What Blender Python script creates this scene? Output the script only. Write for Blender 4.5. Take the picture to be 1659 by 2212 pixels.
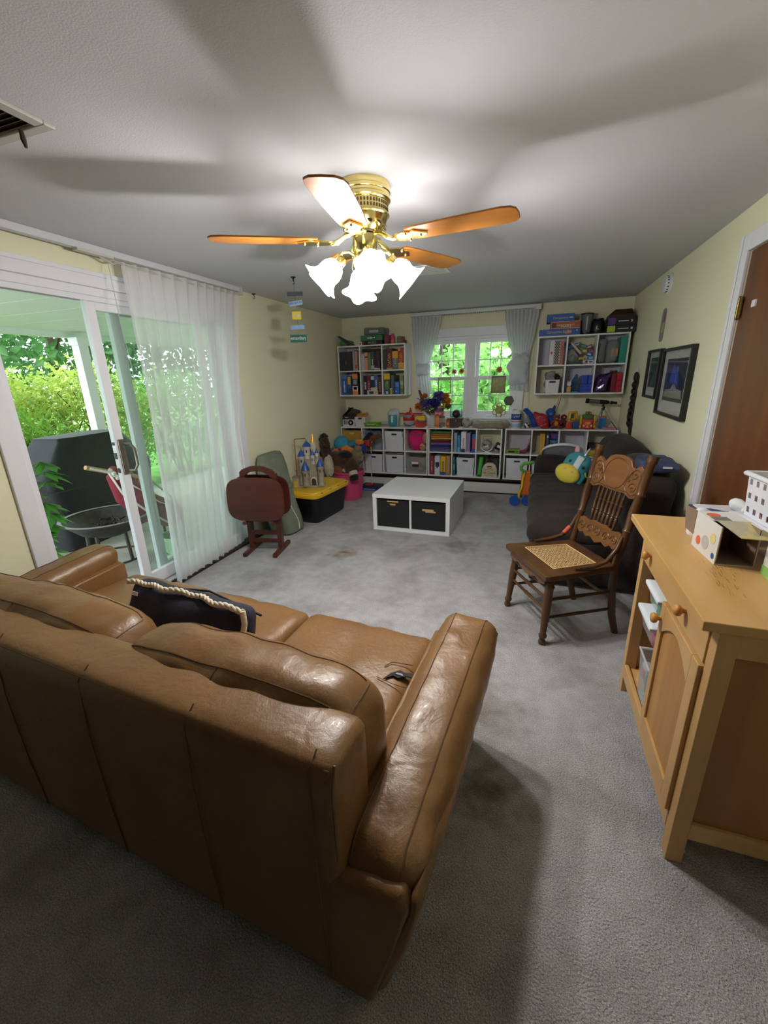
import bpy, bmesh, math, random
from mathutils import Vector, Matrix, noise
PI = math.pi
for o in list(bpy.data.objects): bpy.data.objects.remove(o)
S = bpy.context.scene
COL = S.collection

# ------------------------------------------------------------------ camera
W, D, H = 3.4416, 5.5648, 2.2039          # room width, depth of the back wall, ceiling height
def setup_camera():
    cd = bpy.data.cameras.new('camera'); ob = bpy.data.objects.new('camera', cd); COL.objects.link(ob)
    yaw, pitch, roll = 0.34060, -0.30931, -0.02859
    f = Vector((-math.sin(yaw)*math.cos(pitch), math.cos(yaw)*math.cos(pitch), math.sin(pitch)))
    r = Vector((math.cos(yaw), math.sin(yaw), 0)); u = r.cross(f)
    c, s = math.cos(roll), math.sin(roll)
    r2 = c*r + s*u; u2 = -s*r + c*u
    m = Matrix((r2, u2, -f)).transposed().to_4x4(); m.translation = (2.50812, -0.05089, 1.45334)
    ob.matrix_world = m
    cd.sensor_fit = 'VERTICAL'; cd.sensor_height = 36; cd.sensor_width = 27
    cd.lens = 36*912.99/2212; cd.clip_start = .02; cd.clip_end = 200
    S.camera = ob
setup_camera()
# ------------------------------------------------------------------ world, exposure
S.view_settings.view_transform = 'Standard'; S.view_settings.look = 'None'
S.view_settings.gamma = 1; S.view_settings.use_curve_mapping = False
S.view_settings.exposure = 0.42
SKY = 5.0            # overcast daylight
LAMP = 16.0           # glow of the frosted fan shades
BULB = 23.0          # watts of each of the four fan bulbs
wd = bpy.data.worlds.new('world'); S.world = wd; wd.use_nodes = True
bg = wd.node_tree.nodes['Background']; bg.inputs[0].default_value = (.80, .90, 1, 1); bg.inputs[1].default_value = SKY
sun_d = bpy.data.lights.new('sun', 'SUN'); sun_d.energy = 3.0; sun_d.angle = .5; sun_d.color = (1, .97, .9)
sun = bpy.data.objects.new('sun', sun_d); COL.objects.link(sun); sun.rotation_euler = (.5, -.35, 0); sun.location = (-6, 3, 9)

# ------------------------------------------------------------------ materials
def lin(c):
    if isinstance(c, str):
        c = c.lstrip('#'); c = [int(c[i:i+2], 16)/255 for i in (0, 2, 4)]
    return tuple((x/12.92 if x <= .04045 else ((x+.055)/1.055)**2.4) for x in c[:3]) + (1,)
MATS = {}
def mat(name, col, rough=.5, metal=0, col2=None, nscale=8, stretch=(1, 1, 1), amt=(.35, .65), bump=0, bscale=60, spec=.5,
        sheen=0, alpha=1, emit=0, trans=0, detail=4, coat=0):
    if name in MATS: return MATS[name]
    m = bpy.data.materials.new(name); m.use_nodes = True
    nt = m.node_tree; b = nt.nodes['Principled BSDF']
    b.inputs['Base Color'].default_value = lin(col); b.inputs['Roughness'].default_value = rough
    b.inputs['Metallic'].default_value = metal; b.inputs['Specular IOR Level'].default_value = spec
    b.inputs['Sheen Weight'].default_value = sheen; b.inputs['Alpha'].default_value = alpha
    b.inputs['Transmission Weight'].default_value = trans; b.inputs['Coat Weight'].default_value = coat
    if emit:
        b.inputs['Emission Color'].default_value = lin(col); b.inputs['Emission Strength'].default_value = emit
    tc = nt.nodes.new('ShaderNodeTexCoord'); mp = nt.nodes.new('ShaderNodeMapping'); mp.inputs['Scale'].default_value = stretch
    nt.links.new(tc.outputs['Object'], mp.inputs['Vector'])
    if col2:
        n = nt.nodes.new('ShaderNodeTexNoise'); n.inputs['Scale'].default_value = nscale; n.inputs['Detail'].default_value = detail
        nt.links.new(mp.outputs[0], n.inputs['Vector'])
        r = nt.nodes.new('ShaderNodeValToRGB'); r.color_ramp.elements[0].position = amt[0]; r.color_ramp.elements[1].position = amt[1]
        r.color_ramp.elements[0].color = lin(col2); r.color_ramp.elements[1].color = lin(col)
        nt.links.new(n.outputs['Fac'], r.inputs['Fac']); nt.links.new(r.outputs['Color'], b.inputs['Base Color'])
    if bump:
        n2 = nt.nodes.new('ShaderNodeTexNoise'); n2.inputs['Scale'].default_value = bscale; n2.inputs['Detail'].default_value = 5
        nt.links.new(mp.outputs[0], n2.inputs['Vector'])
        bp = nt.nodes.new('ShaderNodeBump'); bp.inputs['Strength'].default_value = bump; bp.inputs['Distance'].default_value = .01
        nt.links.new(n2.outputs['Fac'], bp.inputs['Height']); nt.links.new(bp.outputs[0], b.inputs['Normal'])
    MATS[name] = m
    return m
def flat(col, rough=.45): return mat('paint_%s_%02d' % (col.lstrip('#'), int(rough*100)), col, rough)
def sheer_mat(name, col, transp, tint=(1, 1, 1)):
    if name in MATS: return MATS[name]
    m = bpy.data.materials.new(name); m.use_nodes = True; nt = m.node_tree; nt.nodes.clear()
    o = nt.nodes.new('ShaderNodeOutputMaterial'); mx = nt.nodes.new('ShaderNodeMixShader'); m2 = nt.nodes.new('ShaderNodeMixShader')
    t = nt.nodes.new('ShaderNodeBsdfTransparent'); t.inputs[0].default_value = (*tint, 1)
    d = nt.nodes.new('ShaderNodeBsdfDiffuse'); d.inputs[0].default_value = lin(col)
    l = nt.nodes.new('ShaderNodeBsdfTranslucent'); l.inputs[0].default_value = lin(col)
    m2.inputs[0].default_value = .45; nt.links.new(d.outputs[0], m2.inputs[1]); nt.links.new(l.outputs[0], m2.inputs[2])
    mx.inputs[0].default_value = 1-transp; nt.links.new(t.outputs[0], mx.inputs[1]); nt.links.new(m2.outputs[0], mx.inputs[2])
    nt.links.new(mx.outputs[0], o.inputs[0]); MATS[name] = m
    return m
def glass_mat(name, tint=(1, 1, 1), gloss=.08, rough=.0):
    if name in MATS: return MATS[name]
    m = bpy.data.materials.new(name); m.use_nodes = True; nt = m.node_tree; nt.nodes.clear()
    o = nt.nodes.new('ShaderNodeOutputMaterial'); mx = nt.nodes.new('ShaderNodeMixShader')
    t = nt.nodes.new('ShaderNodeBsdfTransparent'); t.inputs[0].default_value = (*tint, 1)
    g = nt.nodes.new('ShaderNodeBsdfGlossy'); g.inputs['Roughness'].default_value = rough
    mx.inputs[0].default_value = gloss
    nt.links.new(t.outputs[0], mx.inputs[1]); nt.links.new(g.outputs[0], mx.inputs[2]); nt.links.new(mx.outputs[0], o.inputs[0])
    MATS[name] = m
    return m
def leaf_mat(name, a, b, sc=3):
    if name in MATS: return MATS[name]
    m = mat(name, a, .5, col2=b, nscale=sc, amt=(.35, .65))
    nt = m.node_tree; o = nt.nodes['Material Output']; p = nt.nodes['Principled BSDF']
    tr = nt.nodes.new('ShaderNodeBsdfTranslucent'); mx = nt.nodes.new('ShaderNodeMixShader'); mx.inputs[0].default_value = .45
    src = p.inputs['Base Color'].links[0].from_socket
    nt.links.new(src, tr.inputs[0]); nt.links.new(p.outputs[0], mx.inputs[1]); nt.links.new(tr.outputs[0], mx.inputs[2]); nt.links.new(mx.outputs[0], o.inputs[0])
    return m

# ------------------------------------------------------------------ mesh builder
def RZ(a): return Matrix.Rotation(a, 4, 'Z')
def RX(a): return Matrix.Rotation(a, 4, 'X')
def RY(a): return Matrix.Rotation(a, 4, 'Y')
def T(*v): return Matrix.Translation(v if len(v) == 3 else v[0])
from mathutils.bvhtree import BVHTree
def snap(o, pts, off=.0008):
    b = BVHTree.FromPolygons([v.co.copy() for v in o.data.vertices], [tuple(p.vertices) for p in o.data.polygons]); r = []
    for p in pts:
        l, n, i, d = b.find_nearest(Vector(p)); r.append(tuple(l+n*off))
    return r
def dense(pts, k=6):
    P = [Vector(p) for p in pts]; return [P[i].lerp(P[i+1], j/k) for i in range(len(P)-1) for j in range(k)]+[P[-1]]
class MB:
    def __init__(s): s.bm = bmesh.new()
    def _add(s, vs, fs, m=None, mi=0):
        M = m or Matrix(); bv = [s.bm.verts.new(M @ Vector(v)) for v in vs]
        for f in fs:
            try: nf = s.bm.faces.new([bv[i] for i in f]); nf.material_index = mi
            except ValueError: pass
        return s
    def box(s, c, d, m=None, mi=0):
        """c centre, d full size"""
        x, y, z = [k/2 for k in d]; X, Y, Z = c
        vs = [(X+a*x, Y+b*y, Z+e*z) for a in (-1, 1) for b in (-1, 1) for e in (-1, 1)]
        return s._add(vs, [(0, 1, 3, 2), (4, 6, 7, 5), (0, 4, 5, 1), (2, 3, 7, 6), (0, 2, 6, 4), (1, 5, 7, 3)], m, mi)
    def bx(s, x0, x1, y0, y1, z0, z1, m=None, mi=0):
        return s.box(((x0+x1)/2, (y0+y1)/2, (z0+z1)/2), (x1-x0, y1-y0, z1-z0), m, mi)
    def loft(s, rings, m=None, mi=0, cap=True, closed=False):
        n = len(rings[0]); vs = [v for r in rings for v in r]; fs = []
        L = len(rings)
        for i in range(L if closed else L-1):
            for j in range(n):
                a, b = i*n+j, i*n+(j+1) % n; k = ((i+1) % L)*n
                fs.append((a, b, k+(j+1) % n, k+j))
        if cap and not closed: fs += [tuple(range(n-1, -1, -1)), tuple((L-1)*n+j for j in range(n))]
        return s._add(vs, fs, m, mi)
    def lathe(s, prof, n=20, m=None, mi=0, cap=True, wob=None):
        rings = []
        for r, z in prof:
            rings.append([((r+(wob(2*PI*j/n, z) if wob else 0))*math.cos(2*PI*j/n), (r+(wob(2*PI*j/n, z) if wob else 0))*math.sin(2*PI*j/n), z) for j in range(n)])
        return s.loft(rings, m, mi, cap)
    def cyl(s, p0, p1, r0, r1=None, n=12, m=None, mi=0):
        return s.tube([p0, p1], [r0, r0 if r1 is None else r1], n, m, mi)
    def tube(s, pts, r, n=8, m=None, mi=0, closed=False, cap=True, flat=1.0):
        P = [Vector(p) for p in pts]; L = len(P)
        R = r if isinstance(r, (list, tuple)) else [r]*L
        rings = []; up = None
        for i in range(L):
            t = (P[(i+1) % L]-P[i-1]) if closed else (P[min(i+1, L-1)]-P[max(i-1, 0)])
            t.normalize()
            if up is None:
                up = Vector((0, 0, 1)) if abs(t.z) < .9 else Vector((1, 0, 0))
            a = up-t*up.dot(t)
            if a.length < 1e-5: a = t.orthogonal()
            a.normalize(); b = t.cross(a); up = a
            rings.append([P[i]+R[i]*(flat*math.cos(2*PI*j/n)*a+math.sin(2*PI*j/n)*b) for j in range(n)])
        return s.loft(rings, m, mi, cap, closed)
    def sph(s, c, r, n=16, m=None, mi=0, amp=0, seed=0, fr=3):
        r = (r, r, r) if not isinstance(r, (tuple, list)) else r
        rings = []; k = max(6, n//2+1)
        for i in range(k+1):
            th = PI*i/k; th = min(max(th, .02), PI-.02); row = []
            for j in range(n):
                ph = 2*PI*j/n; d = Vector((math.sin(th)*math.cos(ph), math.sin(th)*math.sin(ph), -math.cos(th)))
                q = 1+amp*noise.noise(d*fr+Vector((seed*7.3, seed*1.7, 0))) if amp else 1
                row.append((c[0]+r[0]*d.x*q, c[1]+r[1]*d.y*q, c[2]+r[2]*d.z*q))
            rings.append(row)
        return s.loft(rings, m, mi)
    def prism(s, pts, h, m=None, mi=0):
        """outline in XY extruded along +Z by h"""
        n = len(pts); vs = [(x, y, 0) for x, y in pts]+[(x, y, h) for x, y in pts]
        fs = [tuple(range(n-1, -1, -1)), tuple(range(n, 2*n))]+[(i, (i+1) % n, n+(i+1) % n, n+i) for i in range(n)]
        return s._add(vs, fs, m, mi)
    def quad(s, a, b, c, d, mi=0, m=None): return s._add([a, b, c, d], [(0, 1, 2, 3)], m, mi)
    def rbox(s, c, half, r, n=(10, 10, 6), puff=(0, 0, 0), amp=0, fr=6, seed=0, m=None, mi=0, fn=None):
        """padded block: rounded edges, faces puffed outwards, gentle creases"""
        hx, hy, hz = half; r = min(r, hx*.98, hy*.98, hz*.98)
        tb = bmesh.new(); key = {}
        def vert(p):
            k = tuple(round(a, 5) for a in p)
            if k not in key: key[k] = tb.verts.new(p)
            return key[k]
        def lin_(k, h):
            # spacing that is denser near the rounded edges
            e = [-1+2*i/k for i in range(k+1)]
            return [math.copysign(1-(1-abs(a))**1.35, a)*h for a in e]
        ax = [lin_(n[0], hx), lin_(n[1], hy), lin_(n[2], hz)]
        for d0, d1, d2 in ((0, 1, 2), (1, 2, 0), (2, 0, 1)):
            for sg in (-1, 1):
                for i in range(n[d0]):
                    for j in range(n[d1]):
                        q = []
                        for a, b in ((i, j), (i+1, j), (i+1, j+1), (i, j+1)):
                            p = [0, 0, 0]; p[d0] = ax[d0][a]; p[d1] = ax[d1][b]; p[d2] = sg*half[d2]; q.append(vert(p))
                        if sg < 0: q.reverse()
                        tb.faces.new(q)
        inv = Matrix()
        for v in tb.verts:
            p = v.co.copy(); inn = Vector([max(-(h-r), min(h-r, a)) for a, h in zip(p, half)])
            d = p-inn
            if d.length > 1e-9: p = inn+d.normalized()*r
            u, w, t = p.x/hx, p.y/hy, p.z/hz
            fx, fy, fz = max(0, 1-u*u), max(0, 1-w*w), max(0, 1-t*t)
            p.x += puff[0]*fy*fz*(u if abs(u) > .5 else 0); p.y += puff[1]*fx*fz*(w if abs(w) > .5 else 0); p.z += puff[2]*fx*fy*(t if abs(t) > .5 else 0)
            if amp: p += d.normalized()*amp*noise.noise(p*fr+Vector((seed*3.1, seed, 0))) if d.length > 1e-9 else Vector()
            if fn: p = fn(p)
            v.co = p+Vector(c)
        me = bpy.data.meshes.new('t'); tb.to_mesh(me); tb.free()
        vs = [v.co.copy() for v in me.vertices]; fs = [tuple(p.vertices) for p in me.polygons]; bpy.data.meshes.remove(me)
        return s._add(vs, fs, m, mi)
    def build(s, name, mats, parent=None, smooth=None, bev=0, loc=None, sub=0, thick=0, split=False):
        if split:      # every loose piece becomes a part of its own
            left = set(s.bm.verts); out = []
            while left:
                st = [left.pop()]; isl = set(st)
                while st:
                    v = st.pop()
                    for e in v.link_edges:
                        w = e.other_vert(v)
                        if w not in isl: isl.add(w); st.append(w)
                left -= isl; vs = list(isl); ix = {v: i for i, v in enumerate(vs)}
                q = MB(); q._add([v.co.copy() for v in vs], [tuple(ix[v] for v in f.verts) for f in s.bm.faces if f.verts[0] in isl])
                out.append(q.build(name, mats, parent, smooth, bev, loc, sub, thick))
            s.bm.free(); return out
        me = bpy.data.meshes.new(name)
        if s.bm.faces: bmesh.ops.recalc_face_normals(s.bm, faces=s.bm.faces)
        s.bm.to_mesh(me); s.bm.free()
        for m in (mats if isinstance(mats, (list, tuple)) else [mats]): me.materials.append(m)
        o = bpy.data.objects.new(name, me); COL.objects.link(o)
        if parent: o.parent = parent
        if loc: o.location = loc
        if smooth is not None:
            me.polygons.foreach_set('use_smooth', [True]*len(me.polygons))
            if smooth: me.set_sharp_from_angle(angle=math.radians(smooth))
        if bev:
            b = o.modifiers.new('bevel', 'BEVEL'); b.width = bev; b.segments = 2; b.limit_method = 'ANGLE'
        if sub:
            q = o.modifiers.new('sub', 'SUBSURF'); q.levels = sub; q.render_levels = sub
        if thick:
            q = o.modifiers.new('solid', 'SOLIDIFY'); q.thickness = thick; q.offset = 0
        return o
def tag(o, label, cat, group=None):
    o['label'] = label; o['category'] = cat
    if group: o['group'] = group
    return o
def struct(o): o['kind'] = 'structure'; return o
def thing(name, label, cat, loc=(0, 0, 0), rz=0, group=None, rot=None):
    o = bpy.data.objects.new(name, None); COL.objects.link(o); o.empty_display_size = .05
    o.location = loc; o.rotation_euler = rot or (0, 0, rz)
    return tag(o, label, cat, group)
def text(s, name, m, parent, loc, right, up, w=None, h=.02, depth=.0006, center=True, italic=0):
    """letters as a thin mesh; right / up are directions in the parent's frame, (w,h) the fitted size"""
    cu = bpy.data.curves.new('t', 'FONT'); cu.body = s; cu.extrude = depth; cu.resolution_u = 2; cu.shear = italic
    ob = bpy.data.objects.new('t', cu); COL.objects.link(ob)
    dg = bpy.context.evaluated_depsgraph_get(); dg.update()
    me = bpy.data.meshes.new_from_object(ob.evaluated_get(dg)); bpy.data.objects.remove(ob); bpy.data.curves.remove(cu)
    xs = [v.co.x for v in me.vertices]; ys = [v.co.y for v in me.vertices]
    if not xs: return None
    x0, x1, y0, y1 = min(xs), max(xs), min(ys), max(ys)
    sy = h/(y1-y0); sx = w/(x1-x0) if w else sy
    R = Vector(right).normalized(); U = Vector(up).normalized(); N = R.cross(U)
    cx, cy = ((x0+x1)/2, (y0+y1)/2) if center else (x0, y0)
    for v in me.vertices:
        a, b, z = v.co; v.co = R*((a-cx)*sx)+U*((b-cy)*sy)+N*z
    me.name = name; me.materials.clear(); me.materials.append(m)
    o = bpy.data.objects.new(name, me); COL.objects.link(o); o.parent = parent; o.location = loc
    return o
RT, UP, FW = (1, 0, 0), (0, 0, 1), (0, 1, 0)
DN = (0, 0, -1)
def clone(root, loc=None, label=None, rz=None):
    r = root.copy(); COL.objects.link(r)
    for ch in root.children:
        c = ch.copy(); COL.objects.link(c); c.parent = r
        for g in ch.children:
            d = g.copy(); COL.objects.link(d); d.parent = c
    if loc: r.location = loc
    if label: r['label'] = label
    if rz is not None: r.rotation_euler = (0, 0, rz)
    return r

WHITE = mat('white_laminate', '#e9e9ec', .35)
TRIM = mat('white_trim', '#e4e4ea', .4)
PLASTIC_W = mat('white_plastic', '#dfe0e8', .4)
BLACK = flat('#0b0b0d', .4)
BRASS = mat('polished_brass', '#e9d68c', .2, 1)
DARKMETAL = mat('dark_metal', '#3a3a3c', .35, .8)
CHROME = mat('chrome', '#c9c9cc', .15, 1)
WOODL = mat('maple_wood', '#d4ab74', .38, col2='#c09458', nscale=5, stretch=(1.2, .12, 1.2), bump=.08, bscale=40)
WOODLV = mat('maple_wood_upright', '#d0a66f', .4, col2='#bd9156', nscale=5, stretch=(1.2, 1.2, .12), bump=.08, bscale=40)
OAK = mat('carved_oak', '#5c3c20', .36, col2='#43290f', nscale=9, stretch=(1.2, 1.2, .15), bump=.1, bscale=50)
OAKL = mat('carved_oak_light', '#80542a', .38, col2='#623d1b', nscale=9, stretch=(.2, 1.2, 1.2), bump=.12, bscale=50)
MAHOG = mat('red_brown_wood', '#5c2c20', .34, col2='#441c14', nscale=7, stretch=(.2, 1, 1), bump=.06)
LEATHER = mat('tan_leather', '#866139', .40, col2='#73512d', nscale=3.5, amt=(.3, .7), detail=5, coat=.05)
def leather_bump(m):
    nt = m.node_tree; b = nt.nodes['Principled BSDF']; N = nt.nodes.new; L = nt.links.new; tc = N('ShaderNodeTexCoord'); prev = None
    for sc, dist, st, kind in ((12, 1.2, .16, 'n'), (34, 1.0, .14, 'n'), (330, 0, .10, 'v')):
        n = N('ShaderNodeTexNoise' if kind == 'n' else 'ShaderNodeTexVoronoi'); n.inputs['Scale'].default_value = sc
        if kind == 'n': n.inputs['Detail'].default_value = 3; n.inputs['Distortion'].default_value = dist
        L(tc.outputs['Object'], n.inputs['Vector']); bp = N('ShaderNodeBump'); bp.inputs['Strength'].default_value = st; bp.inputs['Distance'].default_value = .02 if sc < 20 else (.008 if sc < 100 else .002)
        L(n.outputs['Fac' if kind == 'n' else 'Distance'], bp.inputs['Height'])
        if prev: L(prev.outputs[0], bp.inputs['Normal'])
        prev = bp
    L(prev.outputs[0], b.inputs['Normal'])
leather_bump(LEATHER)
LEATHER_D = mat('tan_leather_seam', '#654728', .6)
SUEDE = mat('dark_brown_suede', '#2b201c', .95, col2='#201714', nscale=6, bump=.2, bscale=25, sheen=.04)
GLASS = glass_mat('window_glass', (.93, .985, .95), .07)
CLEAR = sheer_mat('clear_plastic', '#e8eef4', .72)
SHEER = sheer_mat('sheer_curtain', '#f4f4f6', .40)
SHEER2 = sheer_mat('white_net_curtain', '#e6e6ea', .07)
# ------------------------------------------------------------------ room shell
def carpet_mat():
    m = mat('grey_carpet', '#a9a8ab', .97, spec=.1)
    nt = m.node_tree; b = nt.nodes['Principled BSDF']; N = nt.nodes.new; L = nt.links.new
    tc = N('ShaderNodeTexCoord')
    def ns(sc, det=5, dist=0):
        n = N('ShaderNodeTexNoise'); n.inputs['Scale'].default_value = sc; n.inputs['Detail'].default_value = det; n.inputs['Distortion'].default_value = dist
        L(tc.outputs['Object'], n.inputs['Vector']); return n
    big, mid, fine = ns(2.6, 6, .6), ns(14, 6), ns(260, 3)
    def ramp(n, p0, c0, p1, c1):
        r = N('ShaderNodeValToRGB'); e = r.color_ramp.elements; e[0].position = p0; e[1].position = p1; e[0].color = lin(c0); e[1].color = lin(c1)
        L(n.outputs['Fac'], r.inputs['Fac']); return r
    def mul(a, b_, f):
        x = N('ShaderNodeMix'); x.data_type = 'RGBA'; x.blend_type = 'MULTIPLY'; x.inputs[0].default_value = f
        L(a, x.inputs[6]); L(b_, x.inputs[7]); return x.outputs[2]
    c = ramp(mid, .3, '#cac8cb', .7, '#dedde1').outputs['Color']
    c = mul(c, ramp(big, .36, '#dcdad7', .55, '#ffffff').outputs['Color'], .8)
    c = mul(c, ramp(fine,   .3, '#8a8a8a', .7, '#ffffff').outputs['Color'], .75)
    # a worn, rust coloured spot in front of the low table and a few more old marks
    for (x, y, r, col) in ((1.03, 3.05, .16, '#b0885a'), (2.35, 1.55, .26, '#b5a498'), (1.98, 3.45, .2, '#b6b2b0'), (2.45, 1.15, .16, '#8c837c')):
        sx = N('ShaderNodeVectorMath'); sx.operation = 'DISTANCE'; sx.inputs[1].default_value = (x, y, 0)
        L(tc.outputs['Object'], sx.inputs[0])
        ad = N('ShaderNodeMath'); ad.operation = 'MULTIPLY_ADD'; ad.inputs[1].default_value = .22; L(mid.outputs['Fac'], ad.inputs[0]); L(sx.outputs['Value'], ad.inputs[2])
        rr = N('ShaderNodeValToRGB'); e = rr.color_ramp.elements; e[0].position = .11; e[1].position = .11+r; e[0].color = lin(col); e[1].color = (1, 1, 1, 1)
        L(ad.outputs[0], rr.inputs['Fac']); c = mul(c, rr.outputs['Color'], .8)
    L(c, b.inputs['Base Color'])
    bp = N('ShaderNodeBump'); bp.inputs['Strength'].default_value = .9; bp.inputs['Distance'].default_value = .012
    n3 = ns(150, 4); L(n3.outputs['Fac'], bp.inputs['Height']); L(bp.outputs[0], b.inputs['Normal'])
    return m
Y0 = -.8
WALL = mat('pale_yellow_paint', '#e6e3c4', .75, bump=.04, bscale=120, spec=.25)
CEIL = mat('ceiling_paint', '#cdcdd3', .8, bump=.12, bscale=190, spec=.2)
struct(MB().bx(-.0, W, Y0, D, -.1, 0).build('floor', carpet_mat()))
struct(MB().bx(-.15, W+.15, Y0-.15, D+.15, H, H+.12).build('ceiling', CEIL))
DY0, DY1, DZ = 1.40, 3.16, 2.0        # sliding door opening in the left wall
struct(MB().bx(-.15, 0, Y0-.15, DY0, -.1, H).bx(-.15, 0, DY1, D+.15, -.1, H).bx(-.15, 0, DY0, DY1, DZ, H).bx(-.15, 0, DY0, DY1, -.1, 0).build('wall_left', WALL))
RY0, RY1, RZ1 = 1.96, 2.735, 1.985    # brown door in the right wall
struct(MB().bx(W, W+.15, Y0-.15, RY0, -.1, H).bx(W, W+.15, RY1, D+.15, -.1, H).bx(W, W+.15, RY0, RY1, RZ1, H).bx(W+.06, W+.15, RY0, RY1, -.1, RZ1).build('wall_right', WALL))  # last block is added unseen behind the door to stop daylight leaking in
WX0, WX1, WZ0, WZ1 = 1.115, 2.28, .935, 1.90  # window opening in the back wall
struct(MB().bx(0, WX0, D, D+.15, -.1, H).bx(WX1, W, D, D+.15, -.1, H).bx(WX0, WX1, D, D+.15, -.1, WZ0).bx(WX0, WX1, D, D+.15, WZ1, H).build('wall_back', WALL))
struct(MB().bx(0, W, Y0-.15, Y0, -.1, H).build('wall_front', mat('unseen_dark_wall', '#241b14', .7)))  # unseen wall, set close behind the camera and darkened to cut bounce light
# dark wooden threshold strip in front of the sliding door
struct(MB().bx(.0, .075, DY0, 3.3, 0, .022).build('trim_1', mat('dark_threshold_wood', '#3a241a', .5, col2='#2b1910', nscale=10, stretch=(1, .1, 1)), bev=.004))
# door casings
struct(MB().bx(0, .018, DY0-.09, DY0, 0, DZ+.085).bx(0, .018, DY0, DY1, DZ, DZ+.085).bx(0, .018, DY1, DY1+.09, 0, DZ+.085)
       .bx(.018, .026, DY0-.09, DY1+.09, DZ+.06, DZ+.085).build('trim_2', TRIM, bev=.004))
struct(MB().bx(W-.018, W, RY1, RY1+.08, 0, RZ1+.08).bx(W-.018, W, RY0-.08, RY0, 0, RZ1+.08).bx(W-.018, W, RY0, RY1, RZ1, RZ1+.08)
       .bx(W-.026, W-.018, RY1+.055, RY1+.08, 0, RZ1+.08).build('trim_3', TRIM, bev=.004))
# sliding glass door
door1 = struct(MB().bx(-.15, 0, DY0, DY0+.035, 0, DZ).bx(-.15, 0, DY1-.035, DY1, 0, DZ).bx(-.15, 0, DY0+.035, DY1-.035, DZ-.045, DZ)
               .bx(-.15, -.0, DY0+.035, DY1-.035, 0, .03).bx(-.062, -.056, DY0+.035, DY1-.035, .03, .05).bx(-.012, -.004, DY0+.035, DY1-.035, DZ-.075, DZ-.045)
               .bx(-.07, -.06, DY0+.035, DY1-.035, DZ-.075, DZ-.045).build('door_1', TRIM, bev=.003))
def panel(y0, y1, x, st, mt, nm):
    p = MB(); z0, z1 = .055, DZ-.05
    p.bx(x-.018, x+.018, y0, y0+st, z0, z1).bx(x-.018, x+.018, y1-st, y1, z0, z1).bx(x-.018, x+.018, y0+st, y1-st, z0, z0+.09).bx(x-.018, x+.018, y0+st, y1-st, z1-.07, z1)
    o = p.build(nm, mt, door1, bev=.003)
    MB().bx(x-.003, x+.003, y0+st, y1-st, z0+.09, z1-.07).build('pane', GLASS, o)
    return o
sash = panel(1.955, 2.90, -.036, .062, TRIM, 'sliding_sash')
panel(2.16, DY1-.035, -.105, .075, mat('door_frame_shaded', '#b9bdbf', .45), 'fixed_sash')  # grey colour stands for the shade on this outer sash
hd = MB(); hd.rbox((-.012, 1.988, 1.0), (.006, .021, .115), .005, (2, 4, 10))
hd.tube([(-.01, 2.0, 1.085), (.035, 2.015, 1.085), (.048, 2.03, 1.05), (.048, 2.03, .945), (.035, 2.015, .91), (-.01, 2.0, .91)], .009, 8)
hd.build('door_handle', mat('worn_bronze_metal', '#8d8478', .35, .9), door1, smooth=40)
MB().bx(-.046, -.028, 1.951, 1.955, .90, .93).bx(-.046, -.028, 1.951, 1.955, .99, 1.03).bx(-.046, -.028, 1.951, 1.955, 1.08, 1.1).build('strike_plate', DARKMETAL, door1)
# brown slab door with hinge
DOORW = mat('brown_veneer', '#6f421f', .42, col2='#5b3418', nscale=4, stretch=(1, 2.2, .13), bump=.05)
d2 = struct(MB().bx(W+.004, W+.044, RY0+.004, RY1-.004, .008, RZ1-.004).build('door_2', DOORW))
hb = MB()
for z in (.25, 1.73):
    for k in range(5): hb.cyl((W-.006, RY1-.001, z-.045+k*.019), (W-.006, RY1-.001, z-.045+k*.019+.0175), .0085, n=10)
    hb.cyl((W-.006, RY1-.001, z-.052), (W-.006, RY1-.001, z+.057), .005, n=8)
    hb.bx(W-.006, W-.001, RY1-.032, RY1+.004, z-.045, z+.05)
hb.build('hinge', mat('aged_brass', '#7d6a3c', .35, .9), d2, smooth=40)
MB().bx(W-.002, W+.004, 2.56, 2.60, 1.72, 1.75).build('coat_hook', PLASTIC_W, d2)
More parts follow.
